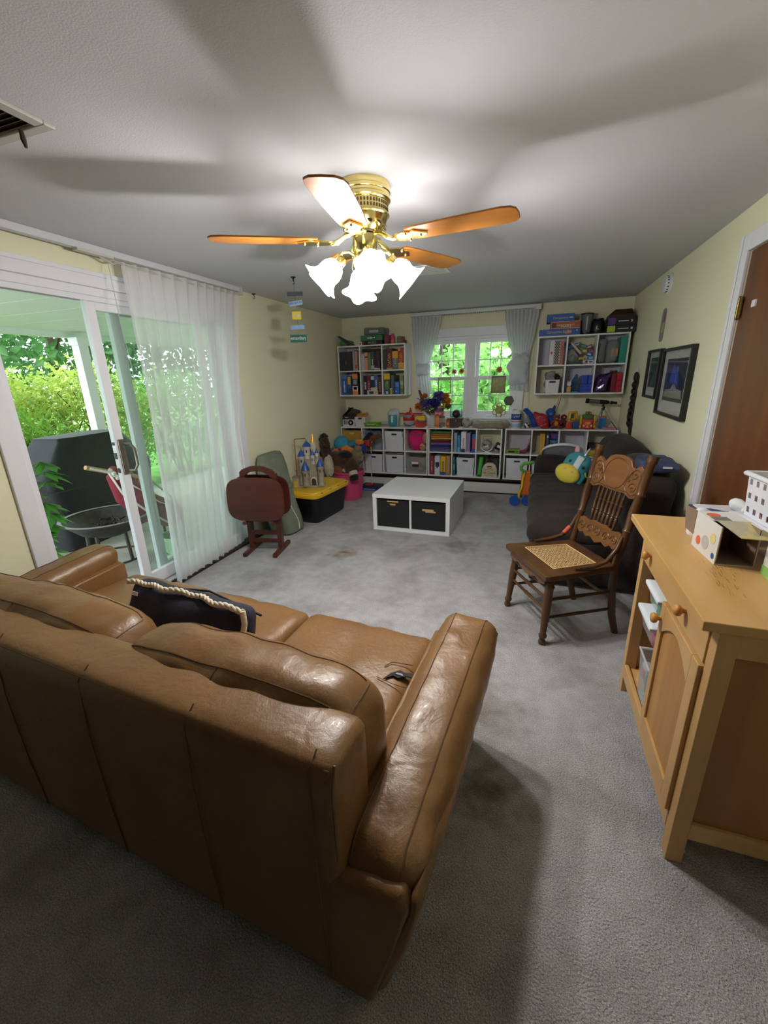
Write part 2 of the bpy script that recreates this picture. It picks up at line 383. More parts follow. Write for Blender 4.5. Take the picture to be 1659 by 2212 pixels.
# window: two double hung units side by side
win = MB(); t = .05
win.bx(WX0-.085, WX0, D-.022, D, WZ0-.02, WZ1+.1).bx(WX1, WX1+.085, D-.022, D, WZ0-.02, WZ1+.1).bx(WX0, WX1, D-.022, D, WZ1, WZ1+.1)
win.bx(WX0-.1, WX1+.1, D-.05, D+.02, WZ0-.03, WZ0).bx(WX0-.08, WX1+.08, D-.018, D, WZ0-.1, WZ0-.03)
win.bx(WX0, WX0+.035, D, D+.12, WZ0, WZ1).bx(WX1-.035, WX1, D, D+.12, WZ0, WZ1).bx(WX0, WX1, D, D+.12, WZ1-.035, WZ1).bx(WX0, WX1, D, D+.12, WZ0, WZ0+.03)
MXC = 1.725; win.bx(MXC-.05, MXC+.05, D-.01, D+.12, WZ0, WZ1)
w1 = struct(win.build('window_1', TRIM, bev=.004))
def sash_unit(x0, x1):
    zm = (WZ0+WZ1)/2-.01
    for (z0, z1, y) in ((WZ0+.03, zm+.025, D+.025), (zm-.02, WZ1-.035, D+.062)):
        s = MB(); a = .042
        s.bx(x0, x0+a, y, y+.03, z0, z1).bx(x1-a, x1, y, y+.03, z0, z1).bx(x0+a, x1-a, y, y+.03, z0, z0+a).bx(x0+a, x1-a, y, y+.03, z1-a, z1)
        for k in (1, 2):
            xx = x0+a+(x1-x0-2*a)*k/3; s.bx(xx-.006, xx+.006, y+.012, y+.02, z0+a, z1-a)
        zz = (z0+z1)/2; s.bx(x0+a, x1-a, y+.012, y+.02, zz-.006, zz+.006)
        o = s.build('window_sash', TRIM, w1, bev=.002)
        MB().bx(x0+a, x1-a, y+.013, y+.018, z0+a, z1-a).build('pane', GLASS, o)
sash_unit(WX0+.035, MXC-.05); sash_unit(MXC+.05, WX1-.035)
# ------------------------------------------------------------------ tan leather sofa (back towards the camera)
sofa = thing('leather_sofa', 'large tan leather sofa with worn seat, its back to the camera', 'sofa', (2.226, .487, 0), math.radians(-4.55))
LF, RG = -2.13, .03
def lean_back(p):     # backrest leans a little and its top slopes to the front
    p.y += .0*(p.z); return p
b = MB()
b.rbox((-1.0, .085, .40), (.97, .085, .335), .035, (30, 6, 14), puff=(0, .006, 0), amp=.0, fr=4, fn=lambda p: Vector((p.x, p.y+max(0, .12*(-(p.z)-.0)*(1 if p.y > 0 else 0)), p.z)))
b.build('backrest', LEATHER, sofa, smooth=60)
sm = MB()
for v, z in ((.012, .722), (.006, .70)): sm.tube([(-1.96, v, z), (-1, v-.003, z), (-.045, v, z)], .0025, 5)
for u in (-.085, -.42, -.80, -1.2, -1.6): sm.tube([(u, .035, .742), (u, .002, .715), (u+.002, -.009, .55), (u+.004, -.009, .3), (u+.004, -.002, .09)], .0018, 5)
sm.tube([(-.036, .02, .735), (-.032, .0, .69), (-.032, .0, .5)], .003, 5)
sm.build('back_seam', LEATHER_D, sofa, smooth=40, split=True)
# plinth under the seat
MB().rbox((-1.0, .49, .215), (1.02, .40, .165), .02, (20, 10, 4)).build('seat_base', LEATHER, sofa, smooth=50)
fe = MB()
for u in (-2.02, -.02):
    for v in (.06, .86): fe.bx(u-.03, u+.03, v-.03, v+.03, 0, .052)
fe.build('foot', flat('#1c1512'), sofa, split=True)
def arm(sgn, u0):
    """u0 = middle of the arm; sgn +1 for the right arm; the outer face flares out towards the top"""
    def fl(p): return Vector((p.x+sgn*.05*max(0, (p.z+.1)/.25), p.y, p.z+.055*(p.y/.45)))
    def ring(v, zt, ins=0):
        iu, ou, bu = u0-sgn*.098, u0+sgn*.122, u0+sgn*.03
        return [(iu, v, .05+ins), (bu-sgn*ins, v, .05+ins), (u0+sgn*.075, v, zt*.55), (ou-sgn*ins, v, zt-.03-ins), (ou-sgn*(.02+ins), v, zt-ins), (iu+sgn*ins, v, zt-.03-ins)]
    a = MB(); a.loft([ring(.0, .455, .012), ring(.008, .46, .004), ring(.02, .465), ring(.25, .475), ring(.5, .49), ring(.75, .505), ring(.90, .515), ring(.915, .512, .006), ring(.92, .505, .014)]); a.build('arm', LEATHER, sofa, smooth=45, bev=.006)
    a = MB()
    def ring2(v, zt, ins=0):
        k = lambda z: u0+sgn*(.022+.098*(z-.05)/(zt-.05))
        return [(k(.08)+sgn*.0, v, .08+ins), (k(.08)+sgn*(.02-ins), v, .08+ins), (k(zt*.6)+sgn*(.034-ins), v, zt*.6), (k(zt)+sgn*(.026-ins), v, zt-.012-ins), (k(zt)+sgn*(.012), v, zt-ins), (k(zt)-sgn*.0, v, zt-.012-ins)]
    a.loft([ring2(.012, .455, .012), ring2(.03, .468), ring2(.25, .48), ring2(.5, .50), ring2(.75, .525), ring2(.9, .54), ring2(.925, .53, .012)]); a.build('arm_outer_panel', LEATHER, sofa, smooth=60)
    a = MB(); a.rbox((u0+sgn*.038, .478, .475), (.105, .447, .068), .058, (14, 44, 8), puff=(.006, .004, .014), amp=.006, fr=17, seed=4+u0, fn=lambda p: Vector((p.x+.012*p.y, p.y, p.z+.045*(p.y/.45)-.35*sgn*p.x*max(0, .12-.0))))
    po = a.build('arm_pad', LEATHER, sofa, smooth=70)
    s = MB()
    for du in (-.060, .064):
        s.tube(snap(po, dense([(u0+sgn*.038+sgn*du+.012*y, .478+y, .57+.045*(y/.45)-(.05 if abs(y) > .44 else 0)) for y in (-.455, -.41, -.2, 0, .2, .41, .455)], 5)), .0018, 5)
    s.build('arm_seam', LEATHER_D, sofa, smooth=40, split=True)
arm(1, .0); arm(-1, -2.045)
for k in range(3):
    u = -.395-.602*k
    c = MB(); c.rbox((u, .55, .365), (.30, .385, .07), .05, (16, 18, 5), puff=(0, .02, .018), amp=.009, fr=7, seed=k*3+1, fn=lambda p: Vector((p.x, p.y, p.z-(.010 if p.z > 0 else 0)*math.exp(-(p.x/.018)**2))))
    c.build('seat_cushion', LEATHER, sofa, smooth=70)
# torn patch on the right seat cushion
tr = MB(); tr.prism([(-.05, -.035), (-.02, -.012), (.0, -.02), (.03, -.005), (.055, -.012), (.05, .012), (.015, .012), (-.0, .022), (-.03, .0)], .004)
o = tr.build('torn_hole', flat('#2a2524', .9), sofa); o.location = (-.15, .64, .449); o.rotation_euler = (0, 0, .15)
tr = MB(); tr.prism([(-.012, -.004), (.018, -.006), (.012, .003), (-.01, .004)], .003)
o = tr.build('torn_foam', flat('#8f8f98', .9), sofa); o.location = (-.15, .637, .4535)
tr = MB(); tr.tube([(-.215, .66, .452), (-.20, .69, .453), (-.17, .695, .454), (-.12, .70, .453)], .002, 4).tube([(-.22, .60, .451), (-.15, .585, .452), (-.1, .585, .451)], .0018, 4)
tr.build('torn_edge', LEATHER_D, sofa, split=True)
def back_cushion(u0, u1, sd):
    c = MB(); w = (u1-u0)/2
    c.rbox(((u0+u1)/2, .235, .60), (w, .105, .155), .075, (44, 14, 20), puff=(.012, .045, .014), amp=.012, fr=11, seed=sd,
           fn=lambda p: Vector((p.x, p.y+.22*(-p.z)*.6, p.z-.035*(p.x/w)**4)))
    o = c.build('back_cushion', LEATHER, sofa, smooth=70)
    s = MB(); um = (u0+u1)/2; r_ = .0022
    for vv, zz in ((.140, .765), (.300, .775)):
        s.tube(snap(o, dense([(um+w*t, vv, zz-.035*t**4) for t in (-.96, -.7, -.4, 0, .4, .7, .96)])), r_, 5)
    s.tube(snap(o, dense([(um+w*1.0, .140, .73), (um+w*1.02, .15, .64), (um+w*1.02, .185, .5)])), r_, 5)
    s.tube(snap(o, dense([(um+w*.98, .300, .74), (um+w*1.02, .22, .745), (um+w*1.0, .140, .73)])), r_, 5)
    s.tube(snap(o, dense([(um, .14, .765), (um, .11, .70), (um, .12, .6)])), .0012, 5)
    s.build('cushion_seam', LEATHER_D, sofa, smooth=40, split=True)
back_cushion(-.85, -.055, 2); back_cushion(-1.85, -.875, 5)
# navy throw pillow with rope edge
NAVY = mat('navy_canvas', '#23233a', .85, col2='#1b1b2c', nscale=12, bump=.1)
pil = thing('throw_pillow', 'dark navy throw pillow edged with thick cream rope on tan sofa', 'pillow', (0, 0, 0))
pm = sofa.matrix_basis if False else (Matrix.Translation(sofa.location) @ RZ(math.radians(-4.55)))
pil.matrix_world = pm @ T(-.96, .475, .565) @ RZ(-.03) @ RX(-.42) @ Matrix.Scale(.93, 4)
c = MB(); c.rbox((0, 0, 0), (.325, .06, .14), .05, (20, 6, 14), puff=(0, .035, 0), amp=.01, fr=9, seed=9); c.build('cover', NAVY, pil, smooth=70)
pts = [(-.325+.65*i/60, -.062+.012*math.sin(i*.22), .125+.012*math.sin(PI*i/60)+.004*math.sin(i*.5)) for i in range(61)]
rp = MB(); 
for ph in (0, 2.1, 4.2): rp.tube([(p[0], p[1]+.006*math.cos(i*.9+ph), p[2]+.006*math.sin(i*.9+ph)) for i, p in enumerate(pts)], .0068, 6)
rp.tube([(.325, -.06, .125), (.335, -.05, .08), (.333, -.045, .02)], .011, 7)
rp.build('rope_trim', mat('cream_rope', '#d9cdb6', .9, bump=.3, bscale=90), pil, smooth=60)
MB().box((-.24, -.083, .088), (.035, .002, .016)).build('care_tag', flat('#d8d8d8'), pil)
MB().tube([(-.325, .05, .1), (0, .085, .135), (.325, .05, .1)], .005, 6).build('piping', NAVY, pil, smooth=60)

# ------------------------------------------------------------------ brass ceiling fan with four lit tulip shades
FX, FY = 1.775, 1.875
fan = thing('ceiling_fan', 'brass ceiling fan with oak blades and four glowing tulip shades', 'ceiling fan', (FX, FY, H))
mo = MB(); mo.lathe([(.0, 0), (.108, 0), (.108, -.02), (.112, -.024), (.112, -.034), (.108, -.037), (.108, -.046), (.112, -.05), (.112, -.06), (.106, -.066), (.10, -.068),
                     (.10, -.105), (.106, -.108), (.106, -.113), (.10, -.117), (.092, -.135), (.078, -.155), (.06, -.168), (.0, -.168)], 40)
mo.build('motor_housing', BRASS, fan, smooth=30)
vt = MB()
for k in range(48):
    a = 2*PI*k/48
    for zz in (-.078, -.095): vt.rbox((0, 0, 0), (.0035, .0012, .006), .001, (2, 2, 2), m=RZ(a) @ T(0, -.1006, zz))
vt.build('vent_grille', flat('#5b4a1c', .4), fan)
cu = MB()
for k in range(12):
    a = 2*PI*k/12+.1; cu.sph((0, 0, 0), (.011, .003, .017), 10, m=RZ(a) @ T(0, -.0855, -.143) @ RX(-.62))
cu.build('cut_out', flat('#3c2f10', .4), fan, smooth=60, split=True)
MB().lathe([(.0, -.168), (.034, -.168), (.034, -.178), (.05, -.18), (.052, -.2), (.052, -.238), (.047, -.246), (.05, -.25), (.05, -.268), (.04, -.285), (.018, -.292), (.0, -.294)], 32).build('switch_housing', BRASS, fan, smooth=35)
MB().sph((0, 0, -.168), (.052, .052, .012), 20).build('flywheel', flat('#4a3c18', .4), fan, smooth=60)
BLADE = mat('oak_blade', '#b8772f', .38, col2='#9a6124', nscale=6, stretch=(.15, 1.6, 1), bump=.03)
for k in range(5):
    a = math.radians(-8+72*k)
    m = RZ(a) @ T(0, 0, -.205) @ RX(-.09)
    bl = MB(); out = [(.20, -.05), (.24, -.058), (.40, -.066), (.58, -.068), (.615, -.06), (.632, -.04), (.636, 0), (.632, .04), (.615, .06), (.58, .068), (.40, .066), (.24, .058), (.20, .05)]
    bl.prism(out, .007, m); o = bl.build('blade', BLADE, fan, bev=.0015)
    ir = MB()
    ir.tube([(.045, 0, -.172), (.08, 0, -.178), (.11, .012, -.2), (.14, .0, -.212)], [.011, .009, .008, .009], 8, RZ(a))
    ir.tube([(.045, 0, -.172), (.085, 0, -.186), (.115, -.014, -.207), (.145, 0, -.212)], [.009, .007, .007, .008], 8, RZ(a))
    ir.prism([(.13, -.012), (.16, -.034), (.19, -.045), (.215, -.03), (.235, -.04), (.262, -.018), (.285, 0), (.262, .018), (.235, .04), (.215, .03), (.19, .045), (.16, .034), (.13, .012)], .006, m @ T(0, 0, -.008))
    for dx, dy in ((.2, .028), (.2, -.028), (.255, 0)): ir.sph((dx, dy, -.009), .006, 8, m)
    ir.build('blade_iron', BRASS, o, smooth=40)
def shade_mat():
    m = bpy.data.materials.new('lit_frosted_glass'); m.use_nodes = True; b = m.node_tree.nodes['Principled BSDF']
    b.inputs['Base Color'].default_value = (.9, .9, .9, 1); b.inputs['Emission Color'].default_value = (1, .985, .96, 1); b.inputs['Emission Strength'].default_value = LAMP
    return m
LIT = shade_mat()
for k in range(4):
    a = math.radians((-150, -62, 22, 120)[k])
    m = RZ(a) @ T(.118, 0, -.285) @ RY(PI-math.radians(48))
    # arm and socket
    ar = MB(); ar.tube([(.035, 0, -.262), (.07, 0, -.242), (.1, 0, -.245), (.12, 0, -.27), (.122, 0, -.286)], .0075, 8, RZ(a))
    ar.lathe([(.0, -.03), (.016, -.03), (.024, -.018), (.026, .012), (.0, .014)], 16, m)
    o = ar.build('lamp_arm', BRASS, fan, smooth=40)
    sh = MB(); wob = lambda t, z: .011*math.sin(5*t)*max(0, (z-.055)/.05) if z > .055 else 0
    sh.lathe([(.022, .0), (.036, .012), (.047, .032), (.05, .052), (.047, .072), (.051, .088), (.064, .104), (.076, .112)], 40, m, cap=False, wob=wob)
    sh.lathe([(.0, .03), (.018, .032), (.028, .05), (.028, .062), (.018, .08), (.0, .086)], 14, m)
    sh.build('lamp_shade', LIT, fan, smooth=70)
    ld = bpy.data.lights.new('fan_bulb', 'POINT'); ld.energy = BULB; ld.shadow_soft_size = .028; ld.color = (1, .975, .93)
    lo = bpy.data.objects.new('fan_bulb', ld); COL.objects.link(lo); lo.parent = fan; lo.location = m @ Vector((0, 0, .088))
ch = MB(); ch.tube([(-.04, -.03, -.25), (-.05, -.033, -.3), (-.035, -.03, -.36)], .0012, 5).sph((-.035, -.03, -.365), .004, 8)
ch.build('pull_chain', BRASS, fan)

# ------------------------------------------------------------------ net curtain and rail in front of the sliding door
CUR = thing('door_curtain', 'long sheer white curtain gathered over the sliding glass door', 'curtain', (0, 0, 0))
c = MB(); NU, NV = 300, 26; vs = []
for j in range(NV+1):
    t = j/NV
    y0 = 2.155+(2.115-2.155)*t; y1 = 3.285+(2.955-3.285)*t**.9; xb = .085-.005*t; z = 2.155-(2.155-.035)*t
    for i in range(NU+1):
        u = i/NU; ph = 2*PI*12*u+1.6*math.sin(7*u)+.6*math.sin(2.2*t+9*u)
        amp = .010+.027*min(1, t*1.6)*(.65+.5*math.sin(11*u+2))
        kk = u**4*min(1, t*1.6); vs.append((xb-.036*kk+amp*(1-.6*kk)*math.sin(ph)+.012*(1-kk)*math.sin(3*u+2*t), y0+(y1-y0)*u+.006*math.cos(ph)+.012*math.sin(5*u+3*t), z+(.012*math.sin(ph) if j == NV else 0)))
c._add(vs, [(j*(NU+1)+i, j*(NU+1)+i+1, (j+1)*(NU+1)+i+1, (j+1)*(NU+1)+i) for j in range(NV) for i in range(NU)])
c.build('sheer_panel', SHEER, CUR, smooth=80)
hm = MB()
for (ta, tb) in ((-.001, .052), (.962, 1.0)):
    vs = []
    for t in (ta, tb):
        y0 = 2.155+(2.115-2.155)*t; y1 = 3.285+(2.955-3.285)*max(t, 0)**.9; z = 2.155-2.12*t
        for i in range(NU+1):
            u = i/NU; ph = 2*PI*12*u+1.6*math.sin(7*u)+.6*math.sin(2.2*t+9*u); amp = .010+.027*min(1, max(t, 0)*1.6)*(.65+.5*math.sin(11*u+2))
            kk = u**4*min(1, max(t, 0)*1.6); vs.append((.087-.005*t-.036*kk+amp*(1-.6*kk)*math.sin(ph)+.012*(1-kk)*math.sin(3*u+2*t), y0+(y1-y0)*u+.006*math.cos(ph)+.012*math.sin(5*u+3*t), z))
    hm._add(vs, [(i, i+1, NU+2+i, NU+1+i) for i in range(NU)])
hm.build('hem', SHEER, CUR, smooth=80, split=True)
rail = thing('curtain_rail', 'long white ceiling curtain track above the sliding glass door', 'curtain rail', (0, 0, 0))
MB().bx(.055, .10, -.2, 3.31, H-.036, H-.0).bx(.045, .058, -.2, 3.31, H-.030, H-.02).build('track', mat('off_white_metal', '#cfd0d4', .4), rail, bev=.003)
r = MB()
for k in range(3): r.tube([(.088+.006*k, 2.1+(3.28-2.1)*i/16, H-.048-.008*k-.010*math.sin(PI*i/16)) for i in range(17)], .002, 5)
r.build('traverse_cord', flat('#b8b6ac', .8), rail, split=True)
r = MB(); r.tube([(.08, 2.08, H-.04), (.08, 2.085, 1.8), (.082, 2.1, 1.55), (.08, 2.1, 1.3)], .0018, 5); r.build('pull_cord', flat('#b9bdb4', .8), rail)
r = MB(); r.bx(.07, .11, 1.88, 2.10, H-.05, H-.036).tube([(.09, 2.02, H-.05), (.1, 2.1, H-.075), (.085, 2.14, H-.06)], .004, 6); r.bx(.05, .105, 3.285, 3.32, H-.06, H)
r.build('carrier', flat('#c6c3ba', .5), rail, split=True)

# ------------------------------------------------------------------ white cube shelving
def shelf(name, label, x, z, n, dep, h=.62, group=None, backs=()):
    w = .0155+n*.2985 if n == 3 else .0155+n*.2986
    o = thing(name, label, 'shelf', (x, D-.004-dep, z), 0, group)
    t = .0155; p = (w-t)/n
    MB().bx(0, w, 0, dep, 0, t).bx(0, w, 0, dep, h-t, h).build('shelf_board', WHITE, o, bev=.0012, split=True)
    MB().bx(t, w-t, .002, dep, h/2-t/2, h/2+t/2).build('middle_board', WHITE, o, bev=.0012)
    MB().bx(0, t, 0, dep, t, h-t).bx(w-t, w, 0, dep, t, h-t).build('side_panel', WHITE, o, bev=.0012, split=True)
    d = MB()
    for k in range(1, n): d.bx(k*p, k*p+t, .001, dep, t, h/2-t/2).bx(k*p, k*p+t, .001, dep, h/2+t/2, h-t)
    d.build('divider', WHITE, o, bev=.0012, split=True)
    for (i, r) in backs:
        MB().bx(i*p+t, (i+1)*p, dep-.006, dep-.001, t if r == 0 else h/2+t/2, h/2-t/2 if r == 0 else h-t).build('back_panel', mat('grey_white_backing', '#d3d0dc', .6), o)
    def cell(i, r):  # x0, x1, floor, ceiling, front
        return (x+i*p+t, x+(i+1)*p, z+(t if r == 0 else h/2+t/2), z+(h/2-t/2 if r == 0 else h-t), D-.004-dep)
    return cell
ZL = .203; DPL = .305
G = 'white cube shelves along the back wall'
L1 = shelf('cube_shelf', 'long low white cube shelf left of the window, ochre bin in it', .036, ZL, 4, DPL, group=G)
L2 = shelf('cube_shelf', 'low white cube shelf directly under the window, folded fabrics in it', 1.254, ZL, 3, DPL, group=G)
L3 = shelf('cube_shelf', 'low white cube shelf right of the window, behind the brown couch', 2.197, ZL, 4, DPL, group=G, backs=((0, 1), (2, 1)))
UL = shelf('wall_cube_shelf', 'white cube shelf hung on the wall left of the window', .046, 1.2217, 3, .293, group=G, backs=((0, 1), (0, 0)))
UR = shelf('wall_cube_shelf', 'white cube shelf hung on the wall right of the window', 2.4876, 1.2101, 3, .293, group=G, backs=((0, 1), (2, 1), (1, 0), (2, 0)))
ZT = ZL+.62
# heater and plinth under the low shelves
ht = thing('baseboard_heater', 'long white baseboard heater under the low cube shelves', 'heater', (0, D-.004, 0))
HX0, HX1 = .62, 3.0
MB().bx(.02, 3.41, -.26, 0, 0, .02).build('base', flat('#2a2624', .7), ht)
MB().bx(.02, 3.41, -.27, -.255, .018, .135).bx(.02, 3.41, -.265, -.225, .13, .137).build('front_cover', mat('heater_enamel', '#d9d7d6', .4), ht, bev=.004)
MB().bx(.02, 3.41, -.20, -.02, .02, .176).build('heater_fins', flat('#241f1d', .6), ht)
MB().bx(.03, 3.405, -.29, 0, .177, .202).build('support_board', flat('#2e211b', .6), ht)

# ------------------------------------------------------------------ low white table with two black fabric bins
lt = thing('coffee_table', 'low white square cube table on the carpet with two black bins', 'table', (1.0726, 3.669, 0), -.0135)
tw, th, td = .765, .3702, .765
MB().bx(0, tw, 0, td, th-.038, th).build('tabletop', WHITE, lt, bev=.0015)
MB().bx(0, .038, .004, td, 0, th-.038).bx(tw-.038, tw, .004, td, 0, th-.038).build('side_panel', WHITE, lt, bev=.0015, split=True)
MB().bx(.038, tw-.038, .004, td, 0, .036).build('bottom_board', WHITE, lt, bev=.0015)
MB().bx(tw/2-.009, tw/2+.009, .006, td, .036, th-.038).build('divider', WHITE, lt, bev=.001)
MB().bx(.038, tw-.038, td/2-.008, td/2+.008, .036, th-.038).build('back_board', WHITE, lt)
sc = MB()
for (x, y) in ((.03, .03), (.03, .3), (.03, .6), (tw-.03, .03), (tw-.03, .3), (tw-.03, .6)): sc.cyl((x, y, th-.001), (x, y, th+.0006), .005, n=10)
sc.build('screw_cap', flat('#9a9a9a'), lt, split=True)
FAB = mat('black_bin_fabric', '#19181a', .9, bump=.15, bscale=120)
TAN = flat('#c9a070', .6)
for k, (x0, x1) in enumerate(((.041, tw/2-.012), (tw/2+.012, tw-.041))):
    bn = thing('fabric_bin', ('black fabric bin with tan pull tab, left half of low white table', 'black fabric bin with crumpled tab, right half of low white table')[k], 'storage bin', (0, 0, 0), group='black bins in the low table')
    bn.matrix_world = T(1.0726, 3.669, 0) @ RZ(-.0135) @ T((x0+x1)/2, .02, .038)
    w = (x1-x0)/2
    q = MB(); q.bx(-w, w, 0, .006, 0, .275).bx(-w, w, .33, .336, 0, .275).bx(-w, -w+.006, .006, .33, 0, .275).bx(w-.006, w, .006, .33, 0, .275).bx(-w+.006, w-.006, .006, .33, 0, .006)
    q.build('bin_body', FAB, bn, bev=.002)
    q = MB()
    if k == 0: q.bx(-.06, .055, -.004, 0, .255, .268).bx(-.04, .035, -.003, 0, .225, .24)
    else: q.bx(-.06, .05, -.004, 0, .19, .21).bx(-.03, .07, -.005, 0, .178, .192)
    q.build('pull_tab', TAN, bn, bev=.001, split=True)
    if k == 0: MB().tube([(-.05, -.004, .255), (-.03, -.006, .225), (.0, -.006, .21), (.03, -.006, .225), (.045, -.004, .255)], .006, 6).build('strap', flat('#3a302a', .7), bn)
# ------------------------------------------------------------------ pressed-back dining chair with cane seat
CHM = T(2.563, 2.352, 0) @ RZ(math.radians(-60.8))
chair = thing('dining_chair', 'carved oak pressed back chair with cane seat beside the brown couch', 'chair', (2.563, 2.352, 0), math.radians(-60.8))
SZ_ = .43
st = MB()
out = [(-.245, -.035), (-.235, -.055), (.235, -.055), (.245, -.035), (.215, .37), (.20, .385), (-.20, .385), (-.215, .37)]
inn = [(-.155, .04), (-.155, .04), (.155, .04), (.155, .04), (.14, .30), (.14, .30), (-.14, .30), (-.14, .30)]
n = 8
vs = [(x, y, SZ_) for x, y in out]+[(x, y, SZ_) for x, y in inn]+[(x, y, SZ_-.03) for x, y in out]+[(x, y, SZ_-.03) for x, y in inn]
fs = []
for i in range(n):
    j = (i+1) % n
    fs += [(i, j, n+j, n+i), (2*n+i, 3*n+i, 3*n+j, 2*n+j), (i, 2*n+i, 2*n+j, j), (n+i, n+j, 3*n+j, 3*n+i)]
st._add(vs, fs); bmesh.ops.dissolve_degenerate(st.bm, edges=st.bm.edges, dist=1e-5)
st.build('seat', OAK, chair, bev=.006)
# apron with scalloped front
ap = MB(); pts = [(-.2, 0), (-.2, -.035), (-.15, -.05), (-.1, -.035), (-.06, -.05), (0, -.062), (.06, -.05), (.1, -.035), (.15, -.05), (.2, -.035), (.2, 0)]
ap.prism(pts, .016, T(0, -.02, SZ_-.03) @ RX(PI/2)); ap.build('apron', OAKL, chair)
ca = MB()
for i in range(25):
    f = i/24; x0, x1 = -.155+.31*f, -.14+.28*f
    ca.quad((x0-.0021, .04, SZ_-.004), (x0+.0021, .04, SZ_-.004), (x1+.0021, .30, SZ_-.004), (x1-.0021, .30, SZ_-.004))
for i in range(21):
    f = i/20; y = .04+.26*f; w = .155-.015*f
    ca.quad((-w, y-.0021, SZ_-.0035), (w, y-.0021, SZ_-.0035), (w, y+.0021, SZ_-.0035), (-w, y+.0021, SZ_-.0035))
for i in range(-18, 19, 2):
    for s_ in (1, -1):
        a = Vector((-.15, .17+.014*i-.15*s_*.86, SZ_-.003)); b_ = Vector((.15, .17+.014*i+.15*s_*.86, SZ_-.003)); d = (b_-a)
        pts_ = [a+d*(q/30) for q in range(31)]; pts_ = [p for p in pts_ if .042 < p.y < .298 and abs(p.x) < .15]
        if len(pts_) > 1:
            w = Vector((-d.y, d.x, 0)).normalized()*.0011; ca.quad(pts_[0]-w, pts_[-1]-w, pts_[-1]+w, pts_[0]+w)
fr = [(-.158, .037), (.158, .037), (.143, .303), (-.143, .303)]
for i in range(4): ca.tube([(*fr[i], SZ_-.001), (*fr[(i+1) % 4], SZ_-.001)], .0035, 6)
ca.build('cane_panel', mat('woven_cane', '#d6b37c', .55), chair)
def turned(p0, p1, prof, mt, name, n=14):
    P0, P1 = Vector(p0), Vector(p1); d = P1-P0; q = d.to_track_quat('Z', 'X').to_matrix().to_4x4()
    m = Matrix.Translation(P0) @ q; b = MB(); b.lathe([(0, 0)]+[(r, t*d.length) for t, r in prof]+[(0, d.length)], n, m)
    return b.build(name, mt, chair, smooth=45)
LEGP = [(0, .014), (.02, .019), (.05, .021), (.075, .015), (.09, .014), (.11, .021), (.14, .023), (.17, .0165), (.4, .021), (.62, .024), (.78, .022), (.84, .024), (.86, .029), (.88, .024), (.9, .021), (.92, .028), (.94, .022), (1, .022)]
for s_ in (-1, 1): turned((s_*.215, -.028, 0), (s_*.19, .005, SZ_-.03), LEGP, OAK, 'front_leg')
for s_ in (-1, 1):
    b = MB(); b.tube([(s_*.20, .44, 0), (s_*.198, .405, .12), (s_*.196, .385, .28), (s_*.196, .38, .43)], [.019, .021, .022, .022], 10)
    b.build('back_leg', OAK, chair, smooth=50)
    turned((s_*.196, .38, .43), (s_*.205, .505, 1.03), [(0, .02), (.12, .021), (.2, .023), (.3, .02), (.33, .026), (.345, .020), (.5, .026), (.64, .021), (.66, .027), (.675, .021), (.72, .025), (.93, .022), (.945, .028), (.96, .026), (1, .029)], OAK, 'back_post')
    # bentwood bracket from post to seat
    b = MB(); b.tube([(s_*.20, .40, .60), (s_*.205, .37, .53), (s_*.212, .31, .465), (s_*.216, .23, .445), (s_*.21, .13, .443)], [.010, .012, .012, .012, .009], 8)
    o = b.build('seat_bracket', OAK, chair, smooth=50)
    if s_ < 0:
        b = MB(); b.tube([(s_*.2065, .36, .52), (s_*.2105, .325, .48)], .0135, 10); b.build('red_tape', flat('#d0553f', .6), o, smooth=50)
def bk(x, z):  # point on the raked plane of the chair back
    return (x, .38+(z-.43)*.208, z)
RAKE = math.atan(.208)
def board(pts, z0, mt, name, th=.02):
    m = T(0, .38+(z0-.43)*.208+.008, z0) @ RX(PI/2-RAKE); b = MB(); b.prism(pts, th, m); return b.build(name, mt, chair, bev=.003), m
crest = [(-.195, 0), (-.15, -.012), (-.10, .008), (-.05, .004), (0, .002), (.05, .004), (.10, .008), (.15, -.012), (.195, 0), (.193, .05), (.19, .15), (.165, .172), (.14, .16), (.125, .145), (.105, .155), (.085, .185), (.05, .2), (0, .205), (-.05, .2), (-.085, .185), (-.105, .155), (-.125, .145), (-.14, .16), (-.165, .172), (-.19, .15), (-.193, .05)]
o, m = board(crest, .80, OAKL, 'crest_rail')
cv = MB()
def spiral(cx, cy, r, turns, sg, z=.021):
    cv.tube([(cx+sg*r*(1-i/40)*math.cos(turns*2*PI*i/40), cy+r*(1-i/40)*math.sin(turns*2*PI*i/40), z) for i in range(41)], .0028, 5, m)
for s_ in (-1, 1):
    spiral(s_*.145, .115, .035, 1.6, s_); spiral(s_*.15, .045, .03, 1.5, -s_); spiral(s_*.112, .085, .02, 1.3, s_)
    cv.tube([(s_*.18, .02, .021), (s_*.15, .004, .021), (s_*.11, .022, .021), (s_*.09, .05, .021), (s_*.1, .1, .021), (s_*.12, .13, .021)], .0025, 5, m)
cv.tube([(.09*math.cos(t*PI/20), .10+.085*math.sin(t*PI/20), .0205) for t in range(41)], .0022, 5, m)
cv.tube([(-.12, .02, .0205), (-.05, .014, .0205), (.05, .014, .0205), (.12, .02, .0205)], .0022, 5, m)
cv.build('carving', OAK, o, smooth=60)
low = [(-.185, .02), (-.15, .0), (-.12, .012), (-.09, -.008), (-.05, .006), (0, -.016), (.05, .006), (.09, -.008), (.12, .012), (.15, 0), (.185, .02), (.185, .09), (.15, .105), (.1, .095), (.05, .11), (0, .105), (-.05, .11), (-.1, .095), (-.15, .105), (-.185, .09)]
o, m = board(low, .50, OAKL, 'lower_back_rail', .016)
cv = MB()
